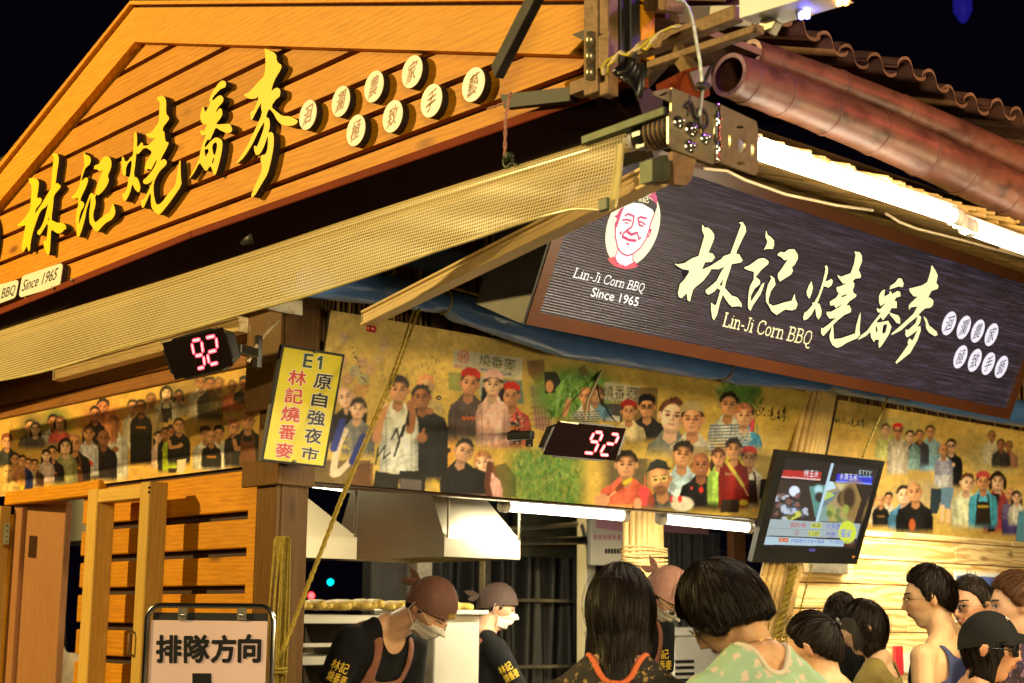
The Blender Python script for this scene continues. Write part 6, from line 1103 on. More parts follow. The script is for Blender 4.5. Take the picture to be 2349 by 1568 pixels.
mb = MB(); mb.prism([[BP.hit(*zH(p)) for p in ((820, 690), (1050, 570), (1215, 545), (1235, 800), (1130, 860), (1040, 830), (830, 760))]], BP, -.05, -.03, 0, 0); tag(mb.build('box_end_plate', M['redbrown']), 'red-brown sheet end of the signbox behind the bracket plate', 'metal sheet')
mb = MB(); mb.prism([[BP.hit(*zH(p)) for p in ((1035, 610), (1215, 548), (1225, 725), (1100, 770))]], BP, -.028, -.02, 0, 0); tag(mb.build('pale_plate', M['galv']), 'pale galvanised plate behind the steel wire rope', 'metal sheet')
# steel wire rope
mb = MB(); P_ = [(880, 0), (930, 15), (970, 70), (1000, 150), (1025, 260), (1045, 380), (1070, 520), (1085, 640), (1097, 735), (1085, 860), (1075, 950), (1062, 1010)]
Yw = YB-.03; mb.tube([on(*zH(p), 1, Yw) for p in P_], .0045, 8); tag(mb.build('wire_rope', M['wirerope']), 'steel wire rope looped down to the hook on the bracket', 'rope')
mb = MB(); mb.tube([on(*zH(p), 1, Yw-.003) for p in ((1097, 735), (1120, 690), (1150, 620), (1175, 570))], .0055, 8); mb.tube([on(*zH(p), 1, Yw-.01) for p in ((1060, 745), (1135, 745))], .010, 10); tag(mb.build('rope_clamp', M['darksteel']), 'dark clamp holding the wire rope end', 'clamp')
# ================================================================== STEEL FRAME AT THE TOP
XS = 2.80
def sbar(name, a, b, w, h, m, label, cat='steel bar', bev=.003):
    mb = MB(); mb.bar(a, b, w, h, bev=bev); return tag(mb.build(name, M[m]), label, cat)
hp = empty('hinge_post', on(1367, 185, 0, XS), 'weathered brown steel post with hinge covering the right end of the gable', 'post')
for (x0, x1, x_, m) in ((1338, 1372, XS, 'rust'), (1374, 1396, XS-.012, 'rust'), (1398, 1424, XS+.03, 'darksteel'), (1428, 1447, XS+.05, 'darksteel')):
    yA, yB_ = on(x0, 100, 0, x_)[1], on(x1, 100, 0, x_)[1]; zb = on(x0, 222 if m == 'rust' else 160, 0, x_)[2]
    mb = MB(); mb.box((x_+.02, (yA+yB_)/2, (zb+4.0)/2), (.02, (yA-yB_)/2, (4.0-zb)/2), None, .003); mb.build('post_section', M[m], hp)
q = on(*zH((128, 450)), 0, XS-.03); mb = MB()
for k in range(3): mb.tube([q+(0, 0, .055-.047*k), q+(0, 0, .014-.047*k)], .014, 14)
mb.build('hinge_knuckle', M['zinc'], hp)
mb = MB(); P_ = LP(XS-.03); mb.prism([[P_.hit(*zH(p)) for p in ((285, 268), (275, 580), (188, 590), (192, 320))]], P_, -.006, 0, 0, 0); mb.build('hinge_leaf', M['rust'], hp)
sbar('sloping_bar', on(1236, -20, 0, XG-.22), on(1140, 168, 0, XG-.16), .03, .055, 'darksteel', 'black sloping steel bar crossing the right half of the gable')
mb = MB(); P_ = LP(XG-.10); mb.prism([[P_.hit(*z2(p)) for p in ((1085, 650), (1560, 595), (1560, 690), (1110, 740))]], P_, -.03, 0, 0, 0); tag(mb.build('dark_tapered_bar', M['black']), 'black tapered bar pointing left above the red-brown strip', 'steel bar')
mb = MB(); P_ = LP(XG-.12); mb.prism([[P_.hit(*z2(p)) for p in ((1575, 238), (1700, 190), (1700, 300))]], P_, -.01, 0, 0, 0); tag(mb.build('pointed_tab', M['black']), 'small black pointed metal tab beside the hinge post', 'metal tab')
mb = MB(); P_ = LP(XG-.14); mb.prism([[P_.hit(*z2(p)) for p in ((1562, 565), (1740, 500), (1745, 585), (1562, 650))]], P_, -.05, 0, 0, 0); tag(mb.build('foot_bracket', M['rust']), 'rusty box bracket at the foot of the hinge post', 'bracket')
X1 = XS+.02
sbar('upper_beam', on(*zH((560, 440)), 0, X1), on(*zH((1410, 120)), 0, X1), .035, .040, 'rust', 'upper brown steel beam rising to the white light box')
sbar('lower_beam', on(*zH((640, 575)), 0, X1-.02), on(*zH((1600, 250)), 0, X1-.02), .030, .022, 'rust', 'lower brown steel beam under the wires')
sbar('cross_strut', on(*zH((870, 440)), 0, X1), on(*zH((1050, 700)), 0, X1-.05), .03, .04, 'rust', 'short slanting strut between the beams and the bracket')
sbar('back_beam', on(*zH((470, 35)), 0, 3.0), on(*zH((860, 35)), 0, 2.9)+(0, 0, 0), .06, .045, 'rust', 'raw timber beam end behind the posts at the top edge')
sbar('pale_pipe_beam', on(*zH((940, 140)), 0, 3.1), on(*zH((1450, 140)), 0, 2.9), .05, .05, 'offwhite', 'pale pipe behind the wire rope at the top')
# wires
wr = random.Random(3)
for k in range(7):
    mb = MB(); pts = [(230+k*7, 650), (225+k*10, 590-k*4), (265+k*12, 530), (350+k*6, 480-k*6), (440+k*5, 470+k*4), (530, 430-k*5+wr.uniform(-20, 20)), (560+k*9, 410+wr.uniform(-30, 40)), (640+k*5, 345+wr.uniform(-12, 12)), (720+k*4, 290-k*3), (820+k*10, 240-k*3), (930, 245-k*2)]
    P3_ = [on(*zH(p), 0, XS-.03-.01*math.sin(i*1.3+k)) for i, p in enumerate(pts)]
    # smooth
    S_ = []
    for i in range(len(P3_)-1):
        for t in (0, .33, .66): S_.append(P3_[i]*(1-t)+P3_[i+1]*t)
    mb.tube(S_, .0042, 6); tag(mb.build('electric_wire', M['cable'] if k % 3 else mat('yellow_wire', (.55,.45,.02), .5)), 'pale electric wire tangled along the steel beam', 'wire', 'wires tangled on the steel beams')
mb = MB()
for k in range(5): c = on(*zH((470+k*30, 520+k*8)), 0, XS-.01); mb.tube([c, c+(.01, .03, -.02*k), c+(-.01, .05, -.03)], .012, 6)
tag(mb.build('black_tape_bundle', M['plastic']), 'black taped cable bundle above the end of the red-brown strip', 'cable bundle')
# white light box with coloured lamps
zG = reg(2560, 0, 1280/2334)
LBX = LP(XS-.02); lbx = empty('white_lamp_box', on(1720, 20, 0, XS), 'white metal box with blue and orange lamps at the top edge', 'light fitting')
bq = [(388, -60), (388, 126), (850, -14), (1000, -60)]
mb = MB(); mb.prism([[LBX.hit(*zG(p)) for p in bq]], LBX, -.10, 0, 0, 0); mb.build('case', M['white'], lbx)
bl = on(*zG((845, 85)), 0, XS+.05); mb = MB(); mb.tube([bl+(0, .012, .025), bl+(0, 0, 0)], [.022, .026], 16); mb.build('lamp_housing', M['plasticwhite'], lbx)
M['ledblue'] = mat('blue_led', (.1,.1,.8), .4, emit=(.16, .16, 1.0), es=14); M['ledorange'] = mat('orange_led', (.8,.4,.1), .4, emit=(1.0, .35, .06), es=14)
mb = MB()
for k in range(5): mb.box(bl+(-.012+.008*(k % 3), -.012+.006*k, -.008+.004*(k % 2)), (.005, .005, .007), None, .001)
mb.build('blue_leds', M['ledblue'], lbx)
ol = on(*zG((1105, 8)), 0, XS+.05); mb = MB()
for k in range(5): mb.box(ol+(-.012+.008*(k % 3), -.015+.007*k, -.003+.005*(k % 2)), (.005, .005, .006), None, .001)
mb.build('orange_leds', M['ledorange'], lbx)
mb = MB(); mb.bar(on(*zG((560, 150)), 0, XS+.04), on(*zG((640, 200)), 0, XS+.04), .03, .035, bev=.003); mb.build('bracket', M['galv'], lbx)
# ================================================================== FLUORESCENT TUBES UNDER THE EAVE
def tube_light(a, b, r, m, label, group=None, housing=True, off=(0, 0, .035)):
    e = empty('fluorescent_light', a, label, 'fluorescent light', group); a, b = np.array(a), np.array(b); d = (b-a)/np.linalg.norm(b-a)
    mb = MB(); mb.tube([a+d*.02, b-d*.02], r, 12); mb.build('tube', M[m], e)
    if housing: mb = MB(); mb.bar(a+off, b+off, .07, .03, bev=.004); mb.build('housing', M['offwhite'], e)
    for p, s_ in ((a, 1), (b, -1)): mb = MB(); mb.tube([p, p+d*s_*.035], r*1.25, 12); mb.build('end_cap', M['plasticwhite'], e); 
    return e
ta_, tb_ = on(1700, 335, 1, 2.70), on(2196, 500, 1, 2.70)
tube_light(ta_, tb_, .025, 'tube', 'long bright fluorescent tube under the reed ceiling, nearest the bracket', 'fluorescent tubes under the eave', True, (0, .03, .03))
ta2, tb2 = on(1712, 322, 1, 2.74), on(2140, 470, 1, 2.74)
tube_light(ta2, tb2, .023, 'tube', 'second bright tube lying just above the nearest tube', 'fluorescent tubes under the eave', False)
tube_light(on(2215, 520, 1, 2.70), on(2500, 622, 1, 2.70), .025, 'tube', 'bright fluorescent tube entering from the right edge', 'fluorescent tubes under the eave', True, (0, .03, .03))
l_ = lamp('tube_light_eave', 'AREA', tuple((ta_+tb_)/2+(0.2, 0, -.03)), tuple((ta_+tb_)/2+(.2, .8, -1)), 26, (1.0, .86, .55), 1.6, size_y=.06)
l_ = lamp('tube_light_eave', 'AREA', tuple(on(2360, 590, 1, 2.70)-(0, 0, .03)), tuple(on(2360, 590, 1, 2.70)+(0, .8, -1)), 18, (1.0, .86, .55), 1.2, size_y=.06)
mb = MB(); mb.box(on(2205, 512, 1, 2.71), (.03, .02, .02), None, .004); tag(mb.build('junction_box', M['plasticwhite']), 'white connector between the two eave tubes', 'junction box')
for j, pts in enumerate(([(1300, 1440), (1050, 1405), (700, 1330), (420, 1230), (300, 1170), (140, 1155)], [(1385, 1460), (1480, 1520), (1600, 1565), (1900, 1640), (2330, 1760)], [(2250, 1690), (2150, 1640), (2170, 1700), (2330, 1740)])):
    mb = MB(); mb.tube([on(*zG(p), 1, 3.30) for p in pts], .006, 6); tag(mb.build('ceiling_cable', M['cable']), ['thin pale cable sagging along the top of the signbox', 'thin pale cable hanging right of the signbox top', 'short pale cable loop at the right edge'][j], 'cable')
# ================================================================== BLUE TARP ROLL, ROPES, CABLES
tp = empty('tarp_roll', (4, 4.75, 2.95), 'rolled blue tarpaulin tied above the large photo banner', 'tarpaulin')
ctr = [(660, 640), (760, 655), (900, 668), (1010, 690), (1150, 735), (1300, 790), (1500, 818), (1700, 850), (1900, 872), (2100, 905), (2400, 960)]; YT = 4.80
C3 = [on(*p, 1, YT) for p in ctr]; xs = np.array([c[0] for c in C3]); zz = np.array([c[2] for c in C3]); hh = [38, 34, 34, 32, 40, 34, 34, 32, 30, 30, 32]
rad = np.array([h_/FF*((c-EYE) @ CM[:, 2]) for h_, c in zip(hh, C3)])
n1, n2 = 260, 26
def tarpf(u, v):
    x = xs[0]+(xs[-1]-xs[0])*u; z = np.interp(x, xs, zz); r = np.interp(x, xs, rad); a = 2*math.pi*v
    tie = sum(math.exp(-((x-t)/.10)**2) for t in (xs[3]+.02, xs[6]+.5, xs[8]))
    w = .10*math.sin(a*3+x*14)*min(1, tie+.12) + .05*math.sin(a*7-x*23)*min(1, tie+.2) + .04*math.sin(a*2+x*3)
    rr = r*(1 + w - .22*sum(math.exp(-((x-t)/.03)**2) for t in (xs[3]+.02, xs[6]+.5, xs[8])))
    return (x, YT + rr*math.cos(a), z + rr*math.sin(a)*1.0)
mb = MB(); grid(mb, tarpf, n1, n2); mb.build('tarp', M['tarp'], tp)
for t in (xs[3]+.02, xs[6]+.5, xs[8]):
    mb = MB(); z = np.interp(t, xs, zz); r = np.interp(t, xs, rad)*.86; mb.tube([(t, YT+r*math.cos(a), z+r*math.sin(a)) for a in np.linspace(0, 2*math.pi, 20, endpoint=False)], .005, 6, closed=True); mb.build('tie', M['rope'], tp)
mb = MB(); grid(mb, lambda u, v: (xs[0]-.05+2.2*u, YT+.07-.02*math.sin(u*9), 3.03+.10*v+.015*math.sin(u*14+v*3)), 60, 6); mb.build('loose_fold', M['tarp'], tp)
def rope(name, pts, r, m, label, cat='rope'):
    mb = MB(); P = [np.array(p, float) for p in pts]; S_ = []
    for i in range(len(P)-1):
        n = max(2, int(np.linalg.norm(P[i+1]-P[i])/.012))
        for k in range(n): S_.append(P[i]+(P[i+1]-P[i])*k/n)
    S_.append(P[-1])
    for ph in (0, math.pi):                    # two twisted strands
        Q = []
        for i, p in enumerate(S_):
            t = S_[min(i+1, len(S_)-1)]-S_[max(i-1, 0)]; t /= np.linalg.norm(t)+1e-9; a = np.cross(t, (.3, -.9, .2)); a /= np.linalg.norm(a); b = np.cross(t, a); an = i*1.1+ph; Q.append(p + r*.5*(a*math.cos(an)+b*math.sin(an)))
        mb.tube(Q, r*.62, 5)
    return tag(mb.build(name, M[m]), label, cat)
YR_ = YT-.16
rope('guy_rope', [on(962, 708, 1, YT-.12), on(900, 880, 1, YT-.3), on(788, 1140, 1, 4.45), on(648, 1500, 1, 4.35)], .0052, 'rope', 'taut yellow rope slanting from the blue tarp across the photo banner to the queue sign')
rope('guy_rope', [on(950, 712, 1, YT-.10), on(892, 880, 1, YT-.29), on(782, 1140, 1, 4.46), on(640, 1510, 1, 4.36)], .0046, 'rope', 'second strand of yellow rope running just left of the taut one')
rope('guy_rope', [on(2038, 910, 1, 4.4), on(1978, 1050, 1, 4.4)], .006, 'rope', 'yellow rope going down behind the television from the signbox')
rope('guy_rope', [on(1863, 1295, 1, 4.6), on(1825, 1440, 1, 4.6), on(1800, 1500, 1, 4.6), on(1760, 1600, 1, 4.6)], .005, 'rope', 'yellow rope below the television beside the bamboo bundle')
rope('tarp_rope', [on(1040, 662, 1, YT-.1), on(1112, 680, 1, YT-.1)], .006, 'rope', 'short yellow rope along the blue tarp left of the signbox')
cl_ = MB(); c = on(640, 1240, 1, 4.95)
for k in range(7):
    w = .012+.011*math.sin(k*2.1); L0 = .72+.05*math.sin(k*3.7); y_ = 4.965-.006*k; x0 = c[0]-.010+.003*k; pts = []
    for t in np.linspace(0, 1, 12): pts.append((x0 - w*math.sin(t*3.0)*.8 - .01*t, y_, c[2]-L0*t))
    for t in np.linspace(1, 0, 12): pts.append((x0 + .028 + w*math.sin(t*3.0)*.9 - .01*t, y_, c[2]-L0*t))
    S_ = pts + [(x0+.02, y_, c[2]+.014), (x0+.008, y_, c[2]+.014)]
    cl_.tube(S_, .0036, 6, closed=True)
z_ = c[2]-.50
cl_.tube([(c[0]+.004+.026*math.cos(a), 4.92+.03*math.sin(a), z_+.012*a/6) for a in np.linspace(0, 12.5, 30)], .006, 6)
tag(cl_.build('rope_coil', M['rope']), 'hank of yellow rope hanging on the brown corner post', 'rope')
rope('pink_string', [on(*z2((1158, 632)), 0, 2.70), on(*z2((1125, 800)), 0, 2.70), on(*z2((1118, 1085)), 0, 2.68)], .0055, 'ropepink', 'twisted pink string hanging in front of the glossy dark sign')
rope('pink_string_end', [on(*z2((1120, 700)), 0, 2.72), on(*z2((1050, 730)), 0, 2.74), on(*z2((1000, 745)), 0, 2.76)], .004, 'ropepink', 'loose pink string end lying towards the left over the gable')
mb = MB(); c = on(*z2((1140, 1100)), 0, 2.66)
mb.tube([c+(0, .016*math.cos(a), .02*math.sin(a)) for a in np.linspace(0, 2*math.pi, 16, endpoint=False)], .006, 8, closed=True); mb.tube([c+(-.012, -.03, .01), c+(-.012, 0, 0)], .009, 8); mb.tube([c, c+(0, -.05, -.03), c+(.01, -.09, -.05)], .006, 8)
tag(mb.build('eye_bolt', M['arabic']), 'greenish eye bolt at the lower end of the pink string', 'bolt')
mb = MB(); mb.tube([on(1380, 800, 1, 4.95), on(1366, 870, 1, 4.95), on(1376, 915, 1, 4.9), on(1395, 945, 1, 4.85), on(1410, 966, 1, 4.8)], .0035, 6); tag(mb.build('display_wire', M['cableblack']), 'thin black wire falling behind the front number display', 'cable')
mb = MB(); mb.tube([on(1383, 800, 1, 4.95), on(1381, 850, 1, 4.95), on(1362, 890, 1, 4.9), on(1347, 920, 1, 4.86), on(1342, 963, 1, 4.8)], .006, 6); tag(mb.build('display_cable', M['cable']), 'pale cable plugged into the top of the front number display', 'cable')
mb = MB(); mb.tube([at(570, 830, 5.4), at(590, 790, 5.5), at(615, 760, 5.6), at(640, 735, 5.7)], .006, 6); tag(mb.build('display_cable', M['cable']), 'pale cable from the left number display to the corner post', 'cable')
mb = MB(); P_ = RP(4.9); mb.prism([[P_.hit(*p) for p in ((583, 700), (640, 686), (694, 690), (694, 724), (640, 716))]], P_, -.02, 0, 0, 0); tag(mb.build('mounting_plate', M['galv']), 'galvanised plate on top of the corner post under the awning', 'bracket')
mb = MB(); c = on(590, 545, 0, 2.95); mb.tube([c+(0, 0, 0), c+(.01, .10, 0)], .028, 16); tag(mb.build('dark_tube_end', M['darksteel']), 'round dark pipe end in the shade under the red-brown strip', 'pipe')
# ================================================================== KITCHEN AND BACKGROUND
zK = reg(1100, 1700, 1280/2326); zW = reg(2100, 1900, 900/2129); zX = reg(2900, 1900, 940/2223)
def bundle(name, top, bot, Yp, n, r, label, ties=(), dark=0.0):
    e = empty(name, (bot[0], Yp, 0), label, 'bamboo post'); w0 = top[1]-top[0]; w1 = bot[1]-bot[0]
    for k in range(n):
        t = (k+.5)/n; a = math.pi*(t-.5); yy = Yp - .05*math.cos(a)+.02
        mb = MB(); xt = top[0]+w0*t; xb = bot[0]+w1*t; j = random.uniform(-.002, .002)
        P = [(xt+(xb-xt)*s+j, yy, top[2]+(bot[2]-top[2])*s) for s in np.linspace(0, 1, 10)]
        mb.tube(P, [r*(1+(.10 if i % 3 == k % 3 else 0)) for i in range(10)], 8); mb.build('cane', M['reed'], e)
    for tz in ties:
        s = (top[2]-tz)/(top[2]-bot[2]); xc_ = (top[0]+top[1])/2*(1-s)+(bot[0]+bot[1])/2*s; hw = (w0*(1-s)+w1*s)/2
        for k in range(7): mb = MB(); zz_ = tz+(k-3)*.018+random.uniform(-.004, .004); mb.tube([(xc_+(hw+.012)*math.cos(a), Yp+.0+.075*math.sin(a), zz_+.006*math.sin(a*2+k)) for a in np.linspace(0, 2*math.pi, 24, endpoint=False)], .0065, 6, closed=True); mb.build('binding', M['reedtie'], e)
    return e
YC = 6.2
a0, a1 = on(1434, 1180, 1, YC), on(1522, 1190, 1, YC); b0, b1_ = on(1431, 1420, 1, YC), on(1524, 1420, 1, YC)
bundle('bamboo_column', (a0[0], a1[0], 2.55), (b0[0], b1_[0]+.0, 0.0), YC, 9, (a1[0]-a0[0])/18*1.05, 'pale bundled bamboo column behind the chef with the pink cap', (on(1480, 1278, 1, YC)[2],))
YD = YR-.10
a0, a1 = on(1852, 885, 1, YD), on(1920, 890, 1, YD); b0, b1_ = on(1742, 1295, 1, YD), on(1832, 1295, 1, YD); c0_, c1_ = on(1698, 1500, 1, YD), on(1796, 1500, 1, YD)
def xatz(p, q, z): return p[0]+(q[0]-p[0])*(z-p[2])/(q[2]-p[2])
zlow = c0_[2]-.6
bundle('bamboo_column', (xatz(a0, b0, 3.1), xatz(a1, b1_, 3.1), 3.1), (xatz(b0, c0_, zlow), xatz(b1_, c1_, zlow), zlow), YD, 9, .017, 'slanting bamboo bundle behind the television, between the two photo banners')
rope('column_rope', [on(1822, 1300, 1, YD-.09), on(1800, 1390, 1, YD-.09), on(1772, 1510, 1, YD-.09)], .022, 'rope', 'thick yellow fibre rope down the slanting bamboo bundle')
rope('column_rope', [on(1815, 1440, 1, YD-.10), on(1790, 1480, 1, YD-.10), on(1765, 1510, 1, YD-.10)], .010, 'rope', 'loose yellow rope end across the foot of the bamboo bundle')
# blond figured wood wall
YWd = 5.75; wall = empty('wood_wall', (8, YWd, 0), 'blond strongly figured plank wall behind the queue', 'wall'); WX0, WX1 = on(1835, 1300, 1, YWd)[0]-.25, 11.5
z = 0.0; hts = []; k = 0; rw = random.Random(11)
zlines = [on(2100, y, 1, YWd)[2] for y in (1568, 1513, 1452, 1400, 1345, 1290, 1240, 1190, 1140)]
zlines = [0.0, .22, .44, .66, .88, 1.09] + [q for q in zlines if q > 1.2]; zlines = sorted(zlines)
for a, b in zip(zlines[:-1], zlines[1:]):
    x = WX0
    while x < WX1:
        L_ = rw.uniform(.55, 1.3); x2 = min(x+L_, WX1); mb = MB(); mb.box(((x+x2)/2, YWd+rw.uniform(-.004, .004), (a+b)/2), ((x2-x)/2-.003, .012, (b-a)/2-.003), None, .004); mb.build('plank', M['camphor'], wall); x = x2
mb = MB(); mb.box(((WX0+WX1)/2, YWd+.04, 1.35), ((WX1-WX0)/2, .02, 1.35)); mb.build('backing', M['gap'], wall)
mb = MB(); q0, q1 = on(2200, 1340, 1, YWd-.05), on(2300, 1400, 1, YWd-.05)
pz = empty('wall_poster', q0, 'blue and white poster on the blond wood wall behind the men', 'poster'); mb.box(((q0[0]+q1[0])/2+.05, YWd-.03, (q0[2]+q1[2])/2), (.34, .006, .17)); mb.build('sheet', M['white'], pz)
mb = MB(); mb.box(((q0[0]+q1[0])/2+.05, YWd-.038, (q0[2]+q1[2])/2+.05), (.32, .001, .09)); mb.build('blue_field', mat('blue_print', (.10, .16, .50), .5, noise=.3), pz)
q0 = on(1895, 1303, 1, YWd-.04); mb = MB(); mb.box(q0, (.20, .02, .035), None, .004); tag(mb.build('wall_lamp_cover', M['galv']), 'grey panel below the television on the wood wall', 'panel')
for k, (x, c) in enumerate(((1364+0, 0),)): pass
q0 = on(*zX((1108, 1365)), 1, YWd-.06); mb = MB(); mb.box(q0, (.045, .01, .09), None, .003); tag(mb.build('red_bottle_packet', mat('red_packet', (.55, .03, .04), .4)), 'small red packet on the blond wood wall left of the man in the tank top', 'packet')
mb = MB(); 
for k in range(6): mb.box(on(*zX((1150+k*32, 1380+k % 2*8)), 1, YWd-.03), (.018, .004, .06))
tag(mb.build('price_tags', M['white']), 'row of small white price tags on the wood wall', 'price tags', kind='stuff')
# range hoods
def hood(name, A, w, dpt, rim, top_h, inset_, label, m='steel'):
    e = empty(name, A, label, 'range hood'); x, y, z = A
    P = lambda u, v, h: (x+u*w, y+v*dpt, z+h)
    mb = MB(); mb.add([P(0,0,0), P(1,0,0), P(1,1,0), P(0,1,0), P(0,0,rim), P(1,0,rim), P(1,1,rim), P(0,1,rim)], [(0,1,5,4), (1,2,6,5), (2,3,7,6), (3,0,4,7)]); mb.build('rim', M[m], e)
    i = inset_; mb = MB(); mb.add([P(0,0,rim), P(1,0,rim), P(1,1,rim), P(0,1,rim), P(i[0],i[2],top_h), P(i[1],i[2],top_h), P(i[1],i[3],top_h), P(i[0],i[3],top_h)], [(0,1,5,4), (1,2,6,5), (2,3,7,6), (3,0,4,7), (4,5,6,7)]); mb.build('canopy', M[m], e)
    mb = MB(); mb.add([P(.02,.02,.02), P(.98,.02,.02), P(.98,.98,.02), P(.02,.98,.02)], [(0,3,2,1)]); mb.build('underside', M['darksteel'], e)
    for u in (.04, .98): mb = MB(); mb.tube([P(u,.0,rim), (x+u*w, y, 2.6)], .006, 6); mb.build('hanging_rod', M['galv'], e)
    return e
M['hood'] = mat('matt_stainless', (.66, .61, .48), .30, .75, noise=.10, nscale=3); M['steelw'] = mat('stainless_front', (.72, .70, .62), .32, .55, noise=.06, nscale=3)
Yh = 5.55; A = on(1019, 1277, 1, Yh); A2 = on(1193, 1283, 1, Yh); A3 = on(1019, 1233, 1, Yh); B_ = on(770, 1285, 0, A[0])
hood('range_hood', A, A2[0]-A[0], min(1.9, B_[1]-Yh), A3[2]-A[2], .60, (.02, .30, .30, .75), 'large stainless range hood over the cooking area, in the middle of the opening', 'hood')
A = on(560, 1274, 1, 5.6); A2 = on(818, 1273, 1, 5.6); A3 = on(818, 1233, 1, 5.6)
hood('range_hood', A, A2[0]-A[0], .9, A3[2]-A[2], .30, (.0, .42, .0, .75), 'stainless range hood just right of the corner post', 'hood')
# white hood seen through the doorway
A = on(100, 1246, 0, 4.3); mb = MB(); mb.add([(4.3, A[1]+.3, A[2]), (4.3, A[1]-1.2, A[2]), (4.3, A[1]-1.2, A[2]+.36), (4.3, A[1]+.3, A[2]+.36), (4.9, A[1]+.3, A[2]), (4.9, A[1]-1.2, A[2])], [(0,1,2,3), (0,4,5,1)]); tag(mb.build('doorway_hood', M['offwhite']), 'white hood panel seen through the doorway at the left', 'range hood')
# corn rack: shelves with ears of corn on top
M['corn'] = mat('yellow_corn', (.70, .50, .10), .45, noise=.35, nscale=60, bump=.8, bscale=120); M['husk'] = mat('pale_corn_husk', (.62, .60, .28), .6, noise=.3, nscale=20)
def rack(x0, x1, y, label, name='corn_rack'):
    e = empty(name, (x0, y, 0), label, 'rack'); zt = on(900, 1411, 1, y)[2]
    for k in range(6):
        zz_ = zt - .20*k; mb = MB(); mb.box(((x0+x1)/2, y+.25, zz_-.024), ((x1-x0)/2, .25, .022), None, .004); mb.build('shelf', M['steelw'], e)
        if k: mb = MB(); mb.box(((x0+x1)/2, y+.02, zz_+.05), ((x1-x0)/2-.02, .010, .010), None, .002); mb.build('rail', M['steelw'], e)
    for x in (x0, (x0+x1)/2, x1): mb = MB(); mb.box((x, y+.25, zt/2), (.02, .24, zt/2), None, .003); mb.build('upright', M['darksteel'], e)
    return e, zt
Yk = 6.3; x0, x1 = on(560, 1411, 1, Yk)[0], on(1075, 1411, 1, Yk)[0]
rk, zt = rack(x0, x1, Yk, 'stainless rack with rows of corn ears on top behind the chef at the left')
rc = random.Random(4); n_ = 0; x = x0+.03
cm = MB(); Z = [(0, .016), (.03, .024), (.10, .025), (.16, .016), (.19, .006)]
cm.tube([(0, s, 0) for s, r in Z], [r for s, r in Z], 10); proto = None
while x < x1-.02:
    for row in range(3):
        if proto is None:
            o = cm.build('corn_ear', M['corn']); proto = o
        else: o = proto.copy(); COL.objects.link(o)
        o.location = (x+rc.uniform(-.01, .01), Yk+.03+row*.16+rc.uniform(-.02, .02), zt+.018+rc.uniform(0, .012)); o.rotation_euler = (rc.uniform(-.06, .06), 0, rc.uniform(-.25, .25)); o.scale = (rc.uniform(.85, 1.1),)*3
        tag(o, 'ear of corn in the %s row on top of the stainless rack' % ('front', 'middle', 'back')[row], 'corn', 'ears of corn on the rack')
    x += .062
rack(on(60, 1411, 0, 4.6)[0], 5.5, on(100, 1411, 0, 4.6)[1]-1.4, 'steel shelves seen through the doorway at the left', 'doorway_rack')
bg_ = MB(); Pb = LP(4.2); grid(bg_, lambda u, v: Pb.pt(*(lambda a, b: (a, b))(*[ (Pb.hit(128, 1500)[0]*(1-u)+Pb.hit(185, 1500)[0]*u) , Pb.hit(150, 1497)[1] - .42*v + (.05*math.exp(-((u-.35)/.12)**2) if v < .2 else 0)]), .05*math.sin(math.pi*u)*math.sin(math.pi*min(v+.1, 1))), 14, 10)
bag = empty('plastic_bag', Pb.pt(*Pb.hit(150, 1560), 0), 'white plastic bag with pink print hanging in the doorway', 'bag')
bg_.build('bag_body', mat('white_pink_plastic', (.78, .66, .60), .4, noise=.25, nscale=14), bag)
mb = MB(); mb.tube([Pb.pt(*Pb.hit(152, 1497), 0), Pb.pt(*Pb.hit(150, 1440), 0), Pb.pt(*Pb.hit(137, 1405), 0)], .003, 5); mb.build('hook_wire', M['darksteel'], bag)
# steel cabinet, dark rack, frames
q0, q1 = on(1000, 1410, 1, 6.05), on(1104, 1410, 1, 6.05); cab = empty('steel_cabinet', (q0[0], 6.05, 0), 'pale stainless cabinet between the two chefs', 'cabinet')
mb = MB(); mb.box(((q0[0]+q1[0])/2, 6.3, q0[2]/2), ((q1[0]-q0[0])/2, .24, q0[2]/2), None, .006); mb.build('body', M['steelw'], cab)
mb = MB(); mb.box(((q0[0]+q1[0])/2, 6.28, q0[2]+.012), ((q1[0]-q0[0])/2+.02, .27, .012), None, .004); mb.build('top', M['steelw'], cab)
M['darktarp'] = mat('black_plastic_curtain', (.012, .012, .011), .5, noise=.4, nscale=5, bump=.5, bscale=7)
q0, q1 = on(870, 1300, 1, 8.3), on(1345, 1300, 1, 8.3); mb = MB(); grid(mb, lambda u, v: (q0[0]+(q1[0]-q0[0])*u, 8.3+.05*math.sin(u*40+v*2)+.03*math.sin(u*90), .2+2.6*v), 120, 8); tag(mb.build('dark_curtain', M['darktarp']), 'glossy black plastic sheet hanging behind the second chef', 'curtain')
fr = empty('dark_rack', (q1[0], 8.1, 0), 'grey metal rack frame behind the second chef', 'rack')
for px in (1112, 1338): c = on(px, 1400, 1, 8.1); mb = MB(); mb.box((c[0], 8.1, 1.1), (.03, .03, 1.1), None, .004); mb.build('upright', M['galv'], fr)
for py in (1378, 1530): c = on(1225, py, 1, 8.1); w_ = (on(1338, 1400, 1, 8.1)[0]-on(1112, 1400, 1, 8.1)[0])/2; mb = MB(); mb.box((c[0], 8.1, c[2]), (w_, .02, .012), None, .003); mb.build('rail', M['galv'], fr)
c = on(1345, 1400, 1, 7.9); mb = MB(); mb.box((c[0], 7.9, 1.2), (.05, .05, 1.2), None, .006); tag(mb.build('white_post', M['offwhite']), 'slim white post behind the long-haired woman', 'post')
c = on(962, 1300, 1, 7.6); mb = MB(); mb.box((c[0], 7.6, 1.2), (.06, .06, 1.25), None, .006); tag(mb.build('steel_post', M['galv']), 'grey steel post behind the first chef', 'post')
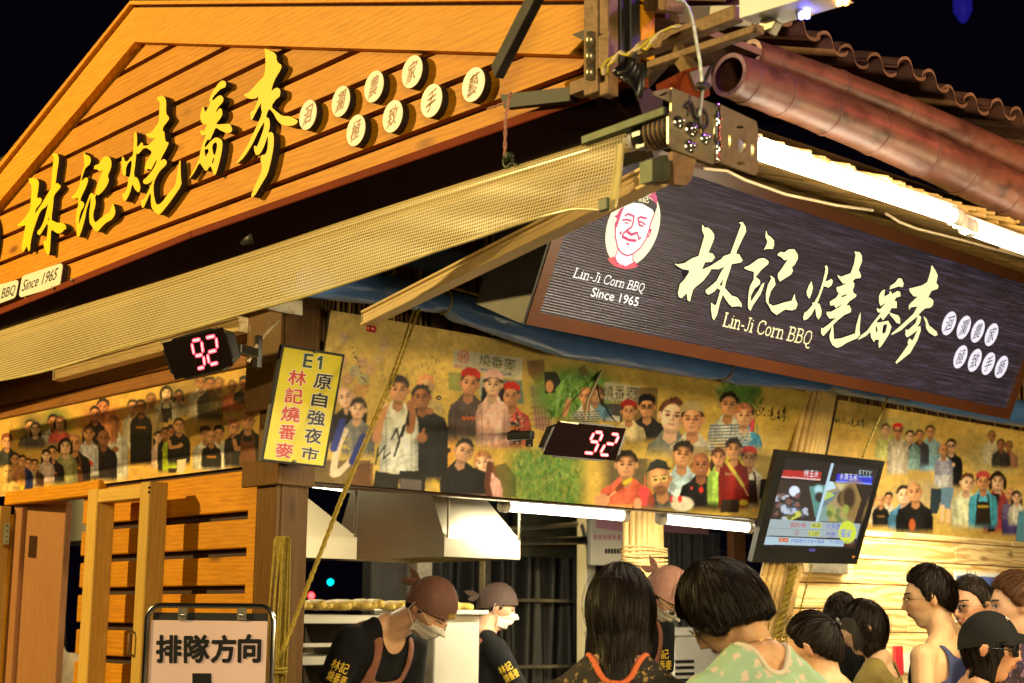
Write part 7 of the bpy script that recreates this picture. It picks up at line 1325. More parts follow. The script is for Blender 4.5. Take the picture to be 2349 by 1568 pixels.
c = on(905, 1320, 1, 7.6); mb = MB(); mb.box((c[0], 7.7, 1.2), (.14, .05, 1.2), None, .006); tag(mb.build('dark_post', M['darksteel']), 'wide dark post with faint orange picture left of the steel post', 'post')
c = on(1180, 1255, 1, 7.8); d_ = on(1345, 1240, 1, 7.8); mb = MB(); mb.tube([c+(-1.2, 0, -.02), d_], .03, 10); mb.tube([c+(-.2, .1, .10), d_+(0, .1, .12)], .02, 8); tag(mb.build('pipe', M['galv']), 'horizontal grey pipes behind the range hood', 'pipe')
q0, q1 = on(1190, 1160, 1, 8.2), on(1345, 1240, 1, 8.2); mb = MB(); mb.box(((q0[0]+q1[0])/2, 8.25, (q0[2]+q1[2])/2), ((q1[0]-q0[0])/2, .02, .25)); tag(mb.build('grey_wall_panel', mat('olive_grey_panel', (.10, .10, .07), .5, noise=.2)), 'olive grey panel behind the range hood', 'wall panel')
# hanging shop banner inside
q0, q1 = on(1352, 1190, 1, 7.4), on(1440, 1300, 1, 7.4); hb = empty('inner_banner', q0, 'white hanging banner with pink band beside the bamboo column', 'banner')
mb = MB(); mb.box(((q0[0]+q1[0])/2, 7.4, (q0[2]+q1[2])/2), ((q1[0]-q0[0])/2, .02, (q0[2]-q1[2])/2), None, .004); mb.build('sheet', M['offwhite'], hb)
PB = RP(7.375); mb = MB(); mb.prism([[PB.hit(1368, 1212), PB.hit(1438, 1222), PB.hit(1438, 1200), PB.hit(1368, 1192)]], PB, 0, .002, 0, 0); mb.build('pink_band', mat('pink_print', (.62, .30, .42), .5), hb)
for k, (a, b, h_) in enumerate(((1362, 1438, 1232), (1388, 1436, 1264))):
    for j in range(7): mb = MB(); x_ = a+(b-a)*j/7; mb.prism([[PB.hit(x_, h_+6), PB.hit(x_+(b-a)/11, h_+7), PB.hit(x_+(b-a)/11, h_-4), PB.hit(x_, h_-5)]], PB, 0, .002, 0, 0); mb.build('print_mark', M['ink_black'] if k else bpy.data.materials['pink_print'], hb)
q0, q1 = on(1520, 1215, 1, 7.6), on(1655, 1215, 1, 7.6); mb = MB(); grid(mb, lambda u, v: (q0[0]+(q1[0]-q0[0])*u, 7.6+.05*math.sin(u*26+v*1.5)*(1-.5*v)+.02*math.sin(u*60), .9+(q0[2]-.9)*v), 80, 8); tag(mb.build('grey_curtain', mat('slate_cloth', (.06, .065, .07), .6, noise=.3, nscale=4)), 'slate grey curtain hanging behind the short-haired woman', 'curtain')
q0 = on(1560, 1208, 1, 7.5); mb = MB(); mb.box(q0, (.30, .02, .05), None, .004); tag(mb.build('pink_valance', bpy.data.materials['pink_print']), 'pink strip above the grey curtain', 'valance')
q0 = on(1690, 1300, 1, 7.2); mb = MB(); mb.box((q0[0], 7.2, 1.2), (.07, .03, 1.25), None, .004); tag(mb.build('wood_post', M['doorwood']), 'reddish wooden post right of the grey curtain', 'post')
q0, q1 = on(1545, 1440, 1, 6.9), on(1725, 1440, 1, 6.9); fz = empty('white_freezer', (q0[0], 6.9, 0), 'white freezer box behind the short-haired woman', 'freezer')
mb = MB(); mb.box(((q0[0]+q1[0])/2, 7.2, q0[2]/2-.02), ((q1[0]-q0[0])/2, .3, q0[2]/2-.04), None, .012); mb.build('body', M['offwhite'], fz); mb = MB(); mb.box(((q0[0]+q1[0])/2, 7.2, q0[2]-.03), ((q1[0]-q0[0])/2+.01, .31, .03), None, .012); mb.build('lid', M['white'], fz)
for k in range(5): mb = MB(); mb.box((q0[0]+.10, 6.895, q0[2]-.22-.04*k), (.09, .004, .009)); mb.build('vent_slot', M['black'], fz)
# serving counter along the front
mb = MB(); mb.box((5.2, 5.35, .45), (1.6, .25, .45), None, .01); tag(mb.build('serving_counter', M['steelw']), 'stainless serving counter below the kitchen opening', 'counter')
# distant lamps
for px, py, c, w in ((714, 1367, (1.0, .03, .03), 'red'), (758, 1336, (.0, .55, .6), 'cyan')):
    q = at(px, py, 24); mb = MB(); bmv = []
    mb.tube([q+(0, 0, .05), q+(0, 0, .02), q+(0, 0, -.02), q+(0, 0, -.05)], [.02, .05, .05, .02], 14); tag(mb.build('distant_lamp', mat(w+'_signal_lamp', c, .5, emit=c, es=9 if w == 'red' else 3.5)), w+' lamp far off in the dark behind the kitchen', 'lamp')
q = at(2208, 14, 26); mb = MB(); mb.tube([q+(0, 0, .3), q+(0, 0, .1), q+(0, 0, -.1), q+(0, 0, -.3)], [.06, .16, .16, .05], 14); tag(mb.build('distant_lamp', mat('deep_blue_lamp', (.02,.02,.5), .5, emit=(.05, .04, .9), es=.13)), 'dim blue lamp in the night sky at the top right', 'lamp')
# inner fluorescent tubes
ta_, tb_ = on(1150, 1160, 1, 5.42), on(1722, 1211, 1, 5.42); tm = on(1436, 1184, 1, 5.42); tn_ = on(1512, 1190, 1, 5.42)
tube_light(ta_, tm, .026, 'tube_in', 'bright fluorescent tube below the large photo banner, left of the bamboo column', 'fluorescent tubes in the kitchen')
tube_light(tn_, tb_, .026, 'tube_in', 'bright fluorescent tube below the large photo banner, right of the bamboo column', 'fluorescent tubes in the kitchen')
tube_light(on(672, 1103, 1, 5.22), on(802, 1120, 1, 5.22), .018, 'tube_in', 'short bright tube just right of the corner post', 'fluorescent tubes in the kitchen')
for i, (a, e_) in enumerate((((ta_+tm)/2, 30), ((tn_+tb_)/2, 26))):
    lamp('tube_light_kitchen', 'AREA', tuple(a+(0, .05, -.04)), tuple(a+(0, .4, -1)), e_, (1.0, .88, .60), 1.0, size_y=.06)
lamp('tube_light_kitchen', 'AREA', (4.6, 7.4, 2.55), (4.6, 7.0, 1), 26, (1.0, .86, .55), 1.2, size_y=.10)
lamp('wood_wall_fill', 'AREA', (8.0, 5.36, 2.45), (8.1, 5.62, 1.2), 60, (1.0, .86, .55), 2.2, size_y=.10)  # unseen lamp added behind the banner to brighten the wood wall
lamp('tube_light_queue', 'AREA', (7.2, 4.3, 2.62), (7.2, 4.2, 1.0), 22, (1.0, .88, .60), 1.6, size_y=.06)
# ================================================================== PEOPLE
def rotm(ax, a):
    c, s = math.cos(a), math.sin(a)
    return np.array({'x': [[1,0,0],[0,c,-s],[0,s,c]], 'y': [[c,0,s],[0,1,0],[-s,0,c]], 'z': [[c,-s,0],[s,c,0],[0,0,1]]}[ax])
def sm_(a, b, x): t = np.clip((x-a)/(b-a), 0, 1); return t*t*(3-2*t)
def head_r(d, fem=0.0):
    x, y, z = d[..., 0], d[..., 1], d[..., 2]; a, b, c = .094, .0755, .117
    jaw = sm_(.05, -.75, z); b_ = b*(1-.26*jaw-.03*fem*jaw); a_ = np.where(x > 0, a*(1-.02*jaw), a*1.06*(1-.42*sm_(-.1, -.85, z)))
    r = 1/np.sqrt((x/a_)**2+(y/b_)**2+(z/c)**2); X, Y, Z = x*r, y*r, z*r; f = sm_(0, .04, X)
    r = r*(1 - .05*sm_(.25, .8, z)*(x > 0)*0)
    g = lambda y0, z0, sy, sz: np.exp(-((np.abs(Y)-y0)/sy)**2-((Z-z0)/sz)**2)
    r = r + f*(.021*g(0, -.026, .011, .012) + .011*g(0, -.008, .008, .018) + .006*g(.0, .012, .007, .02) - .0085*g(.030, .006, .016, .011) + .004*g(.026, .026, .022, .009)
               + .0045*g(.040, -.022, .018, .018) + .0075*g(0, -.052, .018, .0055) + .0075*g(0, -.064, .016, .006) - .003*g(0, -.058, .02, .003) - .004*g(0, -.078, .02, .006) + .009*g(0, -.100, .020, .014) - .003*g(.045, -.055, .012, .02))
    return r
def ring_loft(rings, n=24):            # rings: list of (centre, axisA, axisB) 
    vs = []; fs = []
    for c, A, B in rings: vs += [c + A*math.cos(2*math.pi*k/n) + B*math.sin(2*math.pi*k/n) for k in range(n)]
    m_ = len(rings)
    for i in range(m_-1):
        for k in range(n): fs.append((i*n+k, i*n+(k+1)%n, (i+1)*n+(k+1)%n, (i+1)*n+k))
    fs.append(tuple(range(n))[::-1]); fs.append(tuple((m_-1)*n+k for k in range(n))); return vs, fs
def capsule(a, b, ra, rb, n=14):
    a, b = np.array(a, float), np.array(b, float); d = b-a; L = np.linalg.norm(d)+1e-9; d /= L
    u = np.cross(d, (0, 0, 1) if abs(d[2]) < .9 else (1, 0, 0)); u /= np.linalg.norm(u); w = np.cross(d, u); R = []
    for t in (-1, -.8, -.5, 0): R.append((a+d*ra*t, ra*math.sqrt(max(.02, 1-t*t))))
    for t in (.33, .66): R.append((a+(b-a)*t, ra+(rb-ra)*t))
    for t in (0, .5, .8, 1): R.append((b+d*rb*t, rb*math.sqrt(max(.02, 1-t*t))))
    return ring_loft([(c, u*r, w*r) for c, r in R], n)
def fuse(parts, vox, smooth=3, sf=.5):
    vs = []; fs = []
    for v, f in parts: b = len(vs); vs += [tuple(p) for p in v]; fs += [tuple(b+i for i in q) for q in f]
    me = bpy.data.meshes.new('fuse'); me.from_pydata(vs, [], fs); o = bpy.data.objects.new('fuse', me); COL.objects.link(o)
    m = o.modifiers.new('r', 'REMESH'); m.mode = 'VOXEL'; m.voxel_size = vox; m2 = o.modifiers.new('s', 'SMOOTH'); m2.factor = sf; m2.iterations = smooth
    ev = o.evaluated_get(bpy.context.evaluated_depsgraph_get()); em = ev.to_mesh(); n = len(em.vertices)
    co = np.empty(n*3, np.float32); em.vertices.foreach_get('co', co); no = np.empty(n*3, np.float32); em.vertices.foreach_get('normal', no)
    F = [tuple(p.vertices) for p in em.polygons]; ev.to_mesh_clear(); bpy.data.objects.remove(o); bpy.data.meshes.remove(me); return co.reshape(-1, 3).astype(float), no.reshape(-1, 3).astype(float), F
def mesh_obj(name, V, F, m, parent, tint=None, solid=0.0, smooth=True):
    me = bpy.data.meshes.new(name); me.from_pydata((np.array(V)-wloc(parent)).tolist(), [], F); me.materials.append(m)
    if smooth: me.polygons.foreach_set('use_smooth', [True]*len(F))
    if tint is not None: a = me.color_attributes.new('tint', 'FLOAT_COLOR', 'POINT'); c = np.ones((len(V), 4), np.float32); c[:, :3] = tint; a.data.foreach_set('color', c.ravel())
    o = bpy.data.objects.new(name, me); COL.objects.link(o); o.parent = parent
    if solid: s = o.modifiers.new('thickness', 'SOLIDIFY'); s.thickness = solid; s.offset = 1
    return o
def keep(V, N, F, fn, off):
    V = V + N*off; k = fn(V); F2 = [f for f in F if all(k[i] for i in f)]; used = sorted({i for f in F2 for i in f}); mp = {i: j for j, i in enumerate(used)}; V3 = V[used]; F3 = [tuple(mp[i] for i in f) for f in F2]; ec = {}
    for f in F3:
        for a, b in zip(f, f[1:]+f[:1]): e = (min(a, b), max(a, b)); ec[e] = ec.get(e, 0)+1
    nb = {}
    for (a, b), c in ec.items():
        if c == 1: nb.setdefault(a, []).append(b); nb.setdefault(b, []).append(a)
    ids = list(nb)
    for _ in range(14):
        new = {i: V3[i]*.4+.6*sum(V3[j] for j in nb[i])/len(nb[i]) for i in ids}
        for i in ids: V3[i] = new[i]
    return V3, F3
M['skin'] = attr_mat('skin', .45, .45, 0, .35, .12)
def hair_mat(name, c, c2):
    m = bpy.data.materials.new(name); m.use_nodes = True; t = m.node_tree; N = t.nodes; L = t.links; b = N['Principled BSDF']; b.inputs['Roughness'].default_value = .46; b.inputs['Specular IOR Level'].default_value = .2
    g = N.new('ShaderNodeNewGeometry'); mx = N.new('ShaderNodeMix'); mx.data_type = 'RGBA'; L.new(g.outputs['Random Per Island'], mx.inputs[0]); mx.inputs[6].default_value = (*c, 1); mx.inputs[7].default_value = (*c2, 1); L.new(mx.outputs[2], b.inputs['Base Color']); return m
M['hair'] = hair_mat('black_brown_hair', (.002, .0015, .001), (.016, .008, .004)); M['hairbrown'] = hair_mat('brown_hair', (.03, .012, .005), (.13, .055, .02)); M['hairshort'] = hair_mat('cropped_hair', (.010, .008, .007), (.05, .035, .025))
for k_ in ('hair', 'hairbrown', 'hairshort'): M[k_+'_base'] = mat(k_+'_underlayer', (.005, .003, .002) if k_ != 'hairbrown' else (.05, .022, .010), .9, spec=.05)
M['capbrown'] = mat('brown_cotton_cap', (.13, .052, .032), .75, noise=.15, nscale=30, bump=.3, bscale=160); M['cappink'] = mat('washed_pink_brown_cap', (.40, .20, .16), .75, noise=.15, nscale=30, bump=.3, bscale=160)
M['capshaded'] = mat('shaded_brown_cap', (.045, .022, .015), .8, noise=.2); M['apron'] = mat('brown_cotton_apron', (.20, .07, .035), .8, noise=.2, nscale=20, bump=.3, bscale=140); M['blackshirt'] = mat('black_cotton', (.006, .006, .0065), .9, spec=.2, noise=.3, nscale=16, bump=.3, bscale=150)  # second chef's cap: the brown cap with shadow put into its colour
M['mask'] = mat('pale_surgical_mask', (.70, .66, .56), .7, bump=.3, bscale=80); M['olive'] = mat('olive_cotton', (.28, .21, .05), .8, noise=.15, nscale=14, bump=.3, bscale=150); M['navy'] = mat('navy_ribbed_cotton', (.045, .06, .16), .8, noise=.15, nscale=14, bump=.3, bscale=150)
M['whitecloth'] = mat('white_cotton', (.72, .66, .54), .8, noise=.1, bump=.3, bscale=150); M['orangecloth'] = mat('orange_cloth', (.75, .16, .05), .8, noise=.1); M['blackcap'] = mat('black_twill_cap', (.007, .007, .0065), .8, spec=.2, noise=.2, nscale=30)
M['trouser'] = mat('dark_trousers', (.03, .032, .04), .8, noise=.2); M['shoe'] = mat('dark_shoe', (.02, .018, .016), .5); M['gold'] = mat('gold_wire', (.80, .52, .18), .22, 1.0); M['eyewhite'] = mat('eye_white', (.62, .55, .48), .25); M['iris'] = mat('dark_iris', (.012, .007, .005), .12)
M['lip'] = mat('lips', (.42, .13, .10), .4); M['brow'] = mat('eyebrow', (.012, .008, .006), .8); M['lens'] = mat('clear_lens', (.9, .9, .9), .05, trans=1.0, spec=.6); M['darklens'] = mat('dark_lens', (.012, .010, .014), .05, spec=.8); M['ink_yellow'] = mat('yellow_embroidery', (.75, .50, .03), .7)
def pattern(name, c1, c2, sc, thr):
    m = mat(name, c1, .75); t = m.node_tree; N = t.nodes; L = t.links; v = N.new('ShaderNodeTexVoronoi'); v.inputs['Scale'].default_value = sc; tc = N.new('ShaderNodeTexCoord'); nz = N.new('ShaderNodeTexNoise'); nz.inputs['Scale'].default_value = sc*2.5
    ad = N.new('ShaderNodeVectorMath'); ad.operation = 'MULTIPLY_ADD'; ad.inputs[1].default_value = (.03,)*3; L.new(tc.outputs['Object'], nz.inputs['Vector']); L.new(nz.outputs['Color'], ad.inputs[0]); L.new(tc.outputs['Object'], ad.inputs[2]); L.new(ad.outputs[0], v.inputs['Vector'])
    r = N.new('ShaderNodeMapRange'); r.inputs[1].default_value = thr; r.inputs[2].default_value = thr+.06; L.new(v.outputs['Distance'], r.inputs[0]); mx = N.new('ShaderNodeMix'); mx.data_type = 'RGBA'; mx.inputs[6].default_value = (*c2, 1); mx.inputs[7].default_value = (*c1, 1); L.new(r.outputs[0], mx.inputs[0]); L.new(mx.outputs[2], N['Principled BSDF'].inputs['Base Color']); return m
M['floral'] = pattern('mint_floral_cloth', (.36, .56, .38), (.72, .60, .50), 30, .30); M['golddots'] = pattern('black_gold_pattern_cloth', (.018, .012, .008), (.35, .22, .05), 42, .22); M['purplepat'] = pattern('purple_pattern_cloth', (.06, .04, .08), (.45, .25, .35), 40, .28)
HL = {'short': [(0, 47), (40, 43), (62, 30), (76, 4), (86, -8), (100, 2), (118, -16), (145, -30), (180, -33)], 'cover': [(0, 30), (35, 26), (58, 8), (72, -20), (90, -32), (120, -38), (180, -42)], 'long': [(0, 42), (35, 38), (58, 18), (72, -18), (90, -35), (120, -42), (180, -46)],
      'up': [(0, 46), (40, 42), (62, 28), (78, 6), (92, 2), (108, -10), (140, -30), (180, -38)], 'cap': [(0, 24), (60, 18), (90, 12), (130, -6), (180, -14)], 'ball': [(0, 26), (60, 18), (90, 14), (130, 2), (180, -4)], 'shortbob': [(0, 38), (35, 32), (52, 14), (66, -8), (80, -18), (95, -20), (130, -26), (180, -32)], 'crop': [(0, 60), (40, 56), (62, 40), (78, 8), (90, 0), (110, -12), (145, -28), (180, -30)]}
def hl(kind, az): T = HL[kind]; return math.radians(float(np.interp(abs(math.degrees(az)), [t[0] for t in T], [t[1] for t in T])))
class Person:
    def __init__(s, label, px, py, D, face, pitch=0, roll=0, body=None, bend=0.0, lean=(0, 0), fem=1, skin=(.60, .34, .19), vox=.0075, scale=1.0, arms=None, spine=(0, 0), group=None, hz=None):
        F2 = CM[:, 2].copy(); F2[2] = 0; F2 /= np.linalg.norm(F2); R2 = np.array([F2[1], -F2[0], 0]); a = math.radians(face); fd = F2*math.cos(a)+R2*math.sin(a)
        yaw = math.atan2(fd[1], fd[0]); b = math.radians(face if body is None else body); bd = F2*math.cos(b)+R2*math.sin(b); byaw = math.atan2(bd[1], bd[0])
        s.Hc = at(px, py, D); s.Rh = rotm('z', yaw) @ rotm('y', math.radians(pitch)) @ rotm('x', math.radians(roll)); s.Rb = rotm('z', byaw); s.sc = scale; s.fem = fem
        s.NB = s.Hc + s.Rh @ (np.array([-.030, 0, -.068])*scale) + s.Rb @ np.array([-.022-.115*bend, 0, 0]) + np.array([0, 0, (-.078+.035*bend)*scale])
        up = s.Rb @ np.array([spine[0], spine[1], 0]) + np.array([0, 0, -1.0]); s.sp = up/np.linalg.norm(up); s.lat = s.Rb @ np.array([0, 1.0, 0]); s.fw = np.cross(s.lat, -s.sp); 
        hip = s.NB + s.sp*.62*scale; s.hip = hip; s.root = empty('person', (hip[0], hip[1], 0), label, 'person', group); s.skin = skin; s.vox = vox; s.arms = arms; s.build()
    def B(s, x, y, z): return s.NB + s.fw*x*s.sc + s.lat*y*s.sc - s.sp*z*s.sc        # body frame, z up along the spine from the neck base
    def H(s, p): return s.Hc + (s.Rh @ (np.asarray(p, float)*s.sc).T).T if np.ndim(p) > 1 else s.Hc + s.Rh @ (np.asarray(p, float)*s.sc)
    def torso(s, o=0.0):
        w = .90 if s.fem else 1.06
        T = [(-.005, .060, .052, -.004), (-.022, .085, .060, -.004), (-.040, .125, .070, -.004), (-.065, .168, .080, 0), (-.10, .186, .092, .004), (-.18, .172, .105, .012), (-.28, .158, .104+.012*s.fem, .012), (-.40, .138, .090, .004), (-.50, .150, .098, .0), (-.62, .172, .108, -.004), (-.70, .165, .10, 0), (-.76, .10, .07, 0)]
        return ring_loft([(s.B(c, 0, z), s.lat*(a*w+o)*s.sc, s.fw*(b+o)*s.sc) for z, a, b, c in T], 28)
    def limb(s, k):
        w = .155 if s.fem else .185; sh = s.B(0, k*w, -.085)
        A = s.arms[0 if k > 0 else 1] if s.arms else None
        if A is None: el = s.B(-.02, k*(w+.055), -.37); wr = s.B(.07, k*(w+.045), -.60)
        else: el, wr = s.B(*A[0]), s.B(*A[1])
        return sh, el, wr
    def hand(s, el, wr, k):
        d = (wr-el)/np.linalg.norm(wr-el); u = np.cross(d, s.fw); u /= np.linalg.norm(u)+1e-9; n = np.cross(d, u); P = [capsule(wr, wr+d*.05, .020, .022)]
        for j in range(4):
            b = wr+d*.075+u*(.024-.016*j); L = (.030, .036, .034, .026)[j]; m_ = b+d*L+n*.006; P += [capsule(wr+d*.02+u*(.018-.012*j), b, .013, .0095, 8), capsule(b, m_, .0095, .0085, 8), capsule(m_, m_+d*L*.7+n*.018, .0085, .007, 8)]
        t0 = wr+d*.015+u*.02; t1 = t0+u*.028+d*.03+n*.01; P += [capsule(t0, t1, .013, .011, 8), capsule(t1, t1+d*.03+n*.010, .011, .008, 8)]; return P
    def build(s):
        nu, nv = 64, 48; th, ph = np.meshgrid(np.linspace(0, 2*math.pi, nu, endpoint=False), np.linspace(.001, math.pi-.001, nv)); d = np.stack([np.sin(ph)*np.cos(th), np.sin(ph)*np.sin(th), np.cos(ph)], -1)
        r = head_r(d, s.fem); V = (d*r[..., None]).reshape(-1, 3); fs = [(j*nu+i, (j+1)*nu+i, (j+1)*nu+(i+1)%nu, j*nu+(i+1)%nu) for j in range(nv-1) for i in range(nu)]; fs += [tuple(range(nu)), tuple((nv-1)*nu+i for i in range(nu))[::-1]]
        P = [(s.H(V), fs)]
        for k in (-1, 1):
            c = np.array([-.012, k*.079, -.004]); ea = np.array([.45, k*.25, 1.0]); ea /= np.linalg.norm(ea); eb = np.array([1.0, -k*.45, -.3]); eb -= ea*(ea @ eb); eb /= np.linalg.norm(eb); ec = np.cross(ea, eb); R_ = []
            for t in (-1, -.7, -.3, 0, .3, .7, 1): q = math.sqrt(max(.05, 1-t*t)); R_.append((s.H(c+ea*(.030*t)+eb*(-.004*t)), s.Rh @ (eb*.018*q*(1+.2*t))*s.sc, s.Rh @ (ec*.0075*q)*s.sc))
            P.append(ring_loft(R_, 12))
        P.append(capsule(s.H((-.026, 0, -.045)), s.B(-.006, 0, -.03), .052*s.sc*(.93 if s.fem else 1.06), .058*s.sc*(.93 if s.fem else 1.06), 18)); P.append(s.torso()); P += [capsule(s.B(-.012, k*.02, .012), s.B(-.004, k*.125, -.068), .046*s.sc, .040*s.sc) for k in (-1, 1)]
        s.A = []
        for k in (1, -1):
            sh, el, wr = s.limb(k); f = s.sc*(.88 if s.fem else 1.04); s.A.append((sh, el, wr)); P += [capsule(s.B(0, k*.10, -.075), sh, .045*f, .052*f), capsule(sh, el, .050*f, .037*f), capsule(el, wr, .037*f, .024*f)] + s.hand(el, wr, k)
        V, N, F = fuse(P, s.vox, 2); L = (V - s.Hc) @ s.Rh / s.sc; tint = np.tile(np.array(s.skin), (len(V), 1))
        X, Y, Z = L[:, 0], np.abs(L[:, 1]), L[:, 2]; g = lambda y0, z0, sy, sz: np.exp(-((Y-y0)/sy)**2-((Z-z0)/sz)**2)*(X > .03)
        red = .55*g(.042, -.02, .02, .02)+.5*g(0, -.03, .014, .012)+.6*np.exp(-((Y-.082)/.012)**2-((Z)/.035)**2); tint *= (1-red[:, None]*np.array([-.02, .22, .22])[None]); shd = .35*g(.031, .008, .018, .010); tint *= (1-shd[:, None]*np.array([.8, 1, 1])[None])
        tint *= (.94+.12*vnoise(V[:, 0]*900+V[:, 2]*300, V[:, 1]*900+V[:, 2]*500, 9, 31))[:, None]
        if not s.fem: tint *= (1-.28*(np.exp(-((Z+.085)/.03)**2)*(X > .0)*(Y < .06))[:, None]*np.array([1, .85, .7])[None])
        mesh_obj('body', V, F, M['skin'], s.root, tint); s.tr = [s.torso(.010)]
        # legs in trousers, shoes on the ground
        for k in (1, -1):
            h = s.hip + s.lat*k*.085*s.sc; kn = np.array([h[0], h[1], h[2]*.53]) + s.Rb @ np.array([.03, 0, 0]); an = np.array([h[0], h[1], .09]); v, f = ring_loft([(h+(0, 0, .05), s.lat*.085, s.fw*.095), (h-(0, 0, .12), s.lat*.080, s.fw*.085), (kn, s.lat*.058, s.fw*.060), ((kn+an)/2, s.lat*.055, s.fw*.058), (an, s.lat*.048, s.fw*.052)], 20)
            mesh_obj('trouser_leg', v, f, M['trouser'], s.root); v, f = capsule((an[0], an[1], .045), tuple(np.array([an[0], an[1], .035])+s.Rb @ np.array([.16, 0, 0])), .045, .034); mesh_obj('shoe', v, f, M['shoe'], s.root)
    def surf(s, y, z, off=0.0):                          # point of the face at (y, z) of the head frame
        lo, hi = 0.0, .2
        for _ in range(24):
            x = (lo+hi)/2; p = np.array([x, y, z]); R_ = np.linalg.norm(p)
            if R_ < head_r(p/R_, s.fem): lo = x
            else: hi = x
        return np.array([lo+off, y, z])
    def patch(s, name, pts, off, m, parent=None):
        c = (sum(p[0] for p in pts)/len(pts), sum(p[1] for p in pts)/len(pts)); V = [s.H(s.surf(*c, off))]+[s.H(s.surf(p[0], p[1], off)) for p in pts]; n = len(pts)
        return mesh_obj(name, V, [(0, i+1, (i+1)%n+1) for i in range(n)], m, parent or s.root)
    def face(s, smile=0.0, eyes=True, lips=True, closed=False):
        for k in (-1, 1):
            s.patch('eyebrow', [(k*(.014+t*.036), .024+.006*math.sin(t*2.2)+w*(.0042-.0022*t)) for w, T in ((1, (0, .25, .5, .75, 1)), (-1, (1, .75, .5, .25, 0))) for t in T], .0035, M['brow'])
            if eyes:
                e = [(k*(.030+.0145*math.cos(a)), .0045+(.0045 if not closed else .0015)*math.sin(a)) for a in np.linspace(0, 2*math.pi, 12, endpoint=False)]; ew = s.patch('eye', e, .0035, M['eyewhite'])
                if not closed: s.patch('iris', [(k*.030+.0052*math.cos(a), .0048+.0048*math.sin(a)) for a in np.linspace(0, 2*math.pi, 10, endpoint=False)], .0045, M['iris'], ew)
                s.patch('upper_lash', [(k*(.030+.0165*math.cos(a)), .0050+.0062*math.sin(a)) for a in np.linspace(0, math.pi, 8)] + [(k*(.030-.0150*math.cos(a)), .0052+.0038*math.sin(a)) for a in np.linspace(0, math.pi, 8)], .0050, M['brow'], ew)
        if lips:
            w = .021+.006*smile; s.patch('mouth', [(w*math.cos(a), -.058+(.0075+.002*smile)*math.sin(a)+smile*.010*(math.cos(a)**2)) for a in np.linspace(0, 2*math.pi, 18, endpoint=False)], .0040, M['lip'])
            if smile: s.patch('teeth', [(w*.66*math.cos(a), -.0575+.0032*math.sin(a)+smile*.007*(math.cos(a)**2)) for a in np.linspace(0, 2*math.pi, 14, endpoint=False)], .0062, M['eyewhite'])
    def path(s, a, t, st):                               # t 0..1 over the scalp, above 1 hanging down
        e1, e2, ax = s.hb; T = min(t, 1.0); key = round(a, 3)
        if key not in s.pe:
            lo, hi = 0.05, math.pi
            for q in np.linspace(.1, math.pi-.05, 70):
                d = ax*math.cos(q)+(e1*math.cos(a)+e2*math.sin(a))*math.sin(q); el = math.asin(max(-1, min(1, d[2]))); az = math.atan2(d[1], d[0])
                if el < hl(st['line'], az): lo = q; break
                lo = q
            s.pe[key] = lo
        q = s.pe[key]*T; d = ax*math.cos(q)+(e1*math.cos(a)+e2*math.sin(a))*math.sin(q); d /= np.linalg.norm(d); th = st['thick']*(.75+.5*max(0, d[2]))*(1 if st.get('taper', 0) == 0 else 1-st['taper']*T**3)
        r = float(head_r(d, s.fem)) if d[0] < .5 or True else 0; base = 1/math.sqrt((d[0]/(.094 if d[0] > 0 else .0996))**2+(d[1]/.0755)**2+(d[2]/.117)**2); r = max(r, base*.985) if d[2] > -.2 else max(r, base*(.97+.0*d[2])); p = d*(r+th)
        if t > 1:
            az = math.atan2(d[1], d[0]); L = st['hang'](abs(math.degrees(az))); dn = s.Rh.T @ np.array([0, 0, -1.0]); u = t-1; out = np.array([d[0], d[1], 0]); out /= np.linalg.norm(out)+1e-9
            p = p + dn*L*u + out*(st.get('flare', 0)*u - st.get('curl', 0)*u*u); 
        return p
    def hair(s, line='short', thick=.012, pole=(-.25, 0, 1), hang=None, m='hair', n=1500, slen=.5, width=.0016, lift=.004, flare=0, curl=0, seed=1, taper=0.0, wav=.0, name='hair', bump=.0, back=0.0):
        ax = np.array(pole, float); ax /= np.linalg.norm(ax); e1 = np.cross(ax, (0, 1, 0)); e1 /= np.linalg.norm(e1); e2 = np.cross(ax, e1); s.hb = (e1, e2, ax); s.pe = {}; st = dict(line=line, thick=thick, hang=hang or (lambda a: 0), flare=flare, curl=curl, taper=taper)
        na, nt = 72, 16; hangs = hang is not None; nh = 12 if hangs else 0; rr = np.random.default_rng(seed); AN = [2*math.pi*i/na for i in range(na)]; nk = nt+nh
        bk = s.Rh.T @ (-s.fw)
        T = np.array([[s.path(AN[i], max(j/nt if j <= nt else 1+(j-nt)/nh, .01), st) for i in range(na)] for j in range(nk+1)])
        for j in range(nt+1, nk+1):
            u = (j-nt)/nh; rear = np.clip(-(T[j, :, 0])/.06, 0, 1); T[j] += bk[None]*(back*math.sqrt(u)*rear)[:, None]
        B_ = T*(1+bump*np.sin(np.arange(na)[None]*2.1+np.arange(nk+1)[:, None]*.9)[..., None])
        fs = [(j*na+i, j*na+(i+1)%na, (j+1)*na+(i+1)%na, (j+1)*na+i) for j in range(nk) for i in range(na)]; fs.append(tuple(range(na)))
        inner = .985 if n > 0 else 1.0
        o = mesh_obj(name, s.H(B_.reshape(-1, 3)*inner), fs, M[m+'_base'] if n > 0 else M[m], s.root)
        if n <= 0: return o
        def samp(a, t):                                    # a in columns, t in rows, arrays
            i0 = np.floor(a).astype(int) % na; i1 = (i0+1) % na; fa = (a-np.floor(a))[..., None]; t = np.clip(t, 0, nk-.001); j0 = np.floor(t).astype(int); ft = (t-j0)[..., None]
            return (T[j0, i0]*(1-fa)+T[j0, i1]*fa)*(1-ft)+(T[j0+1, i0]*(1-fa)+T[j0+1, i1]*fa)*ft
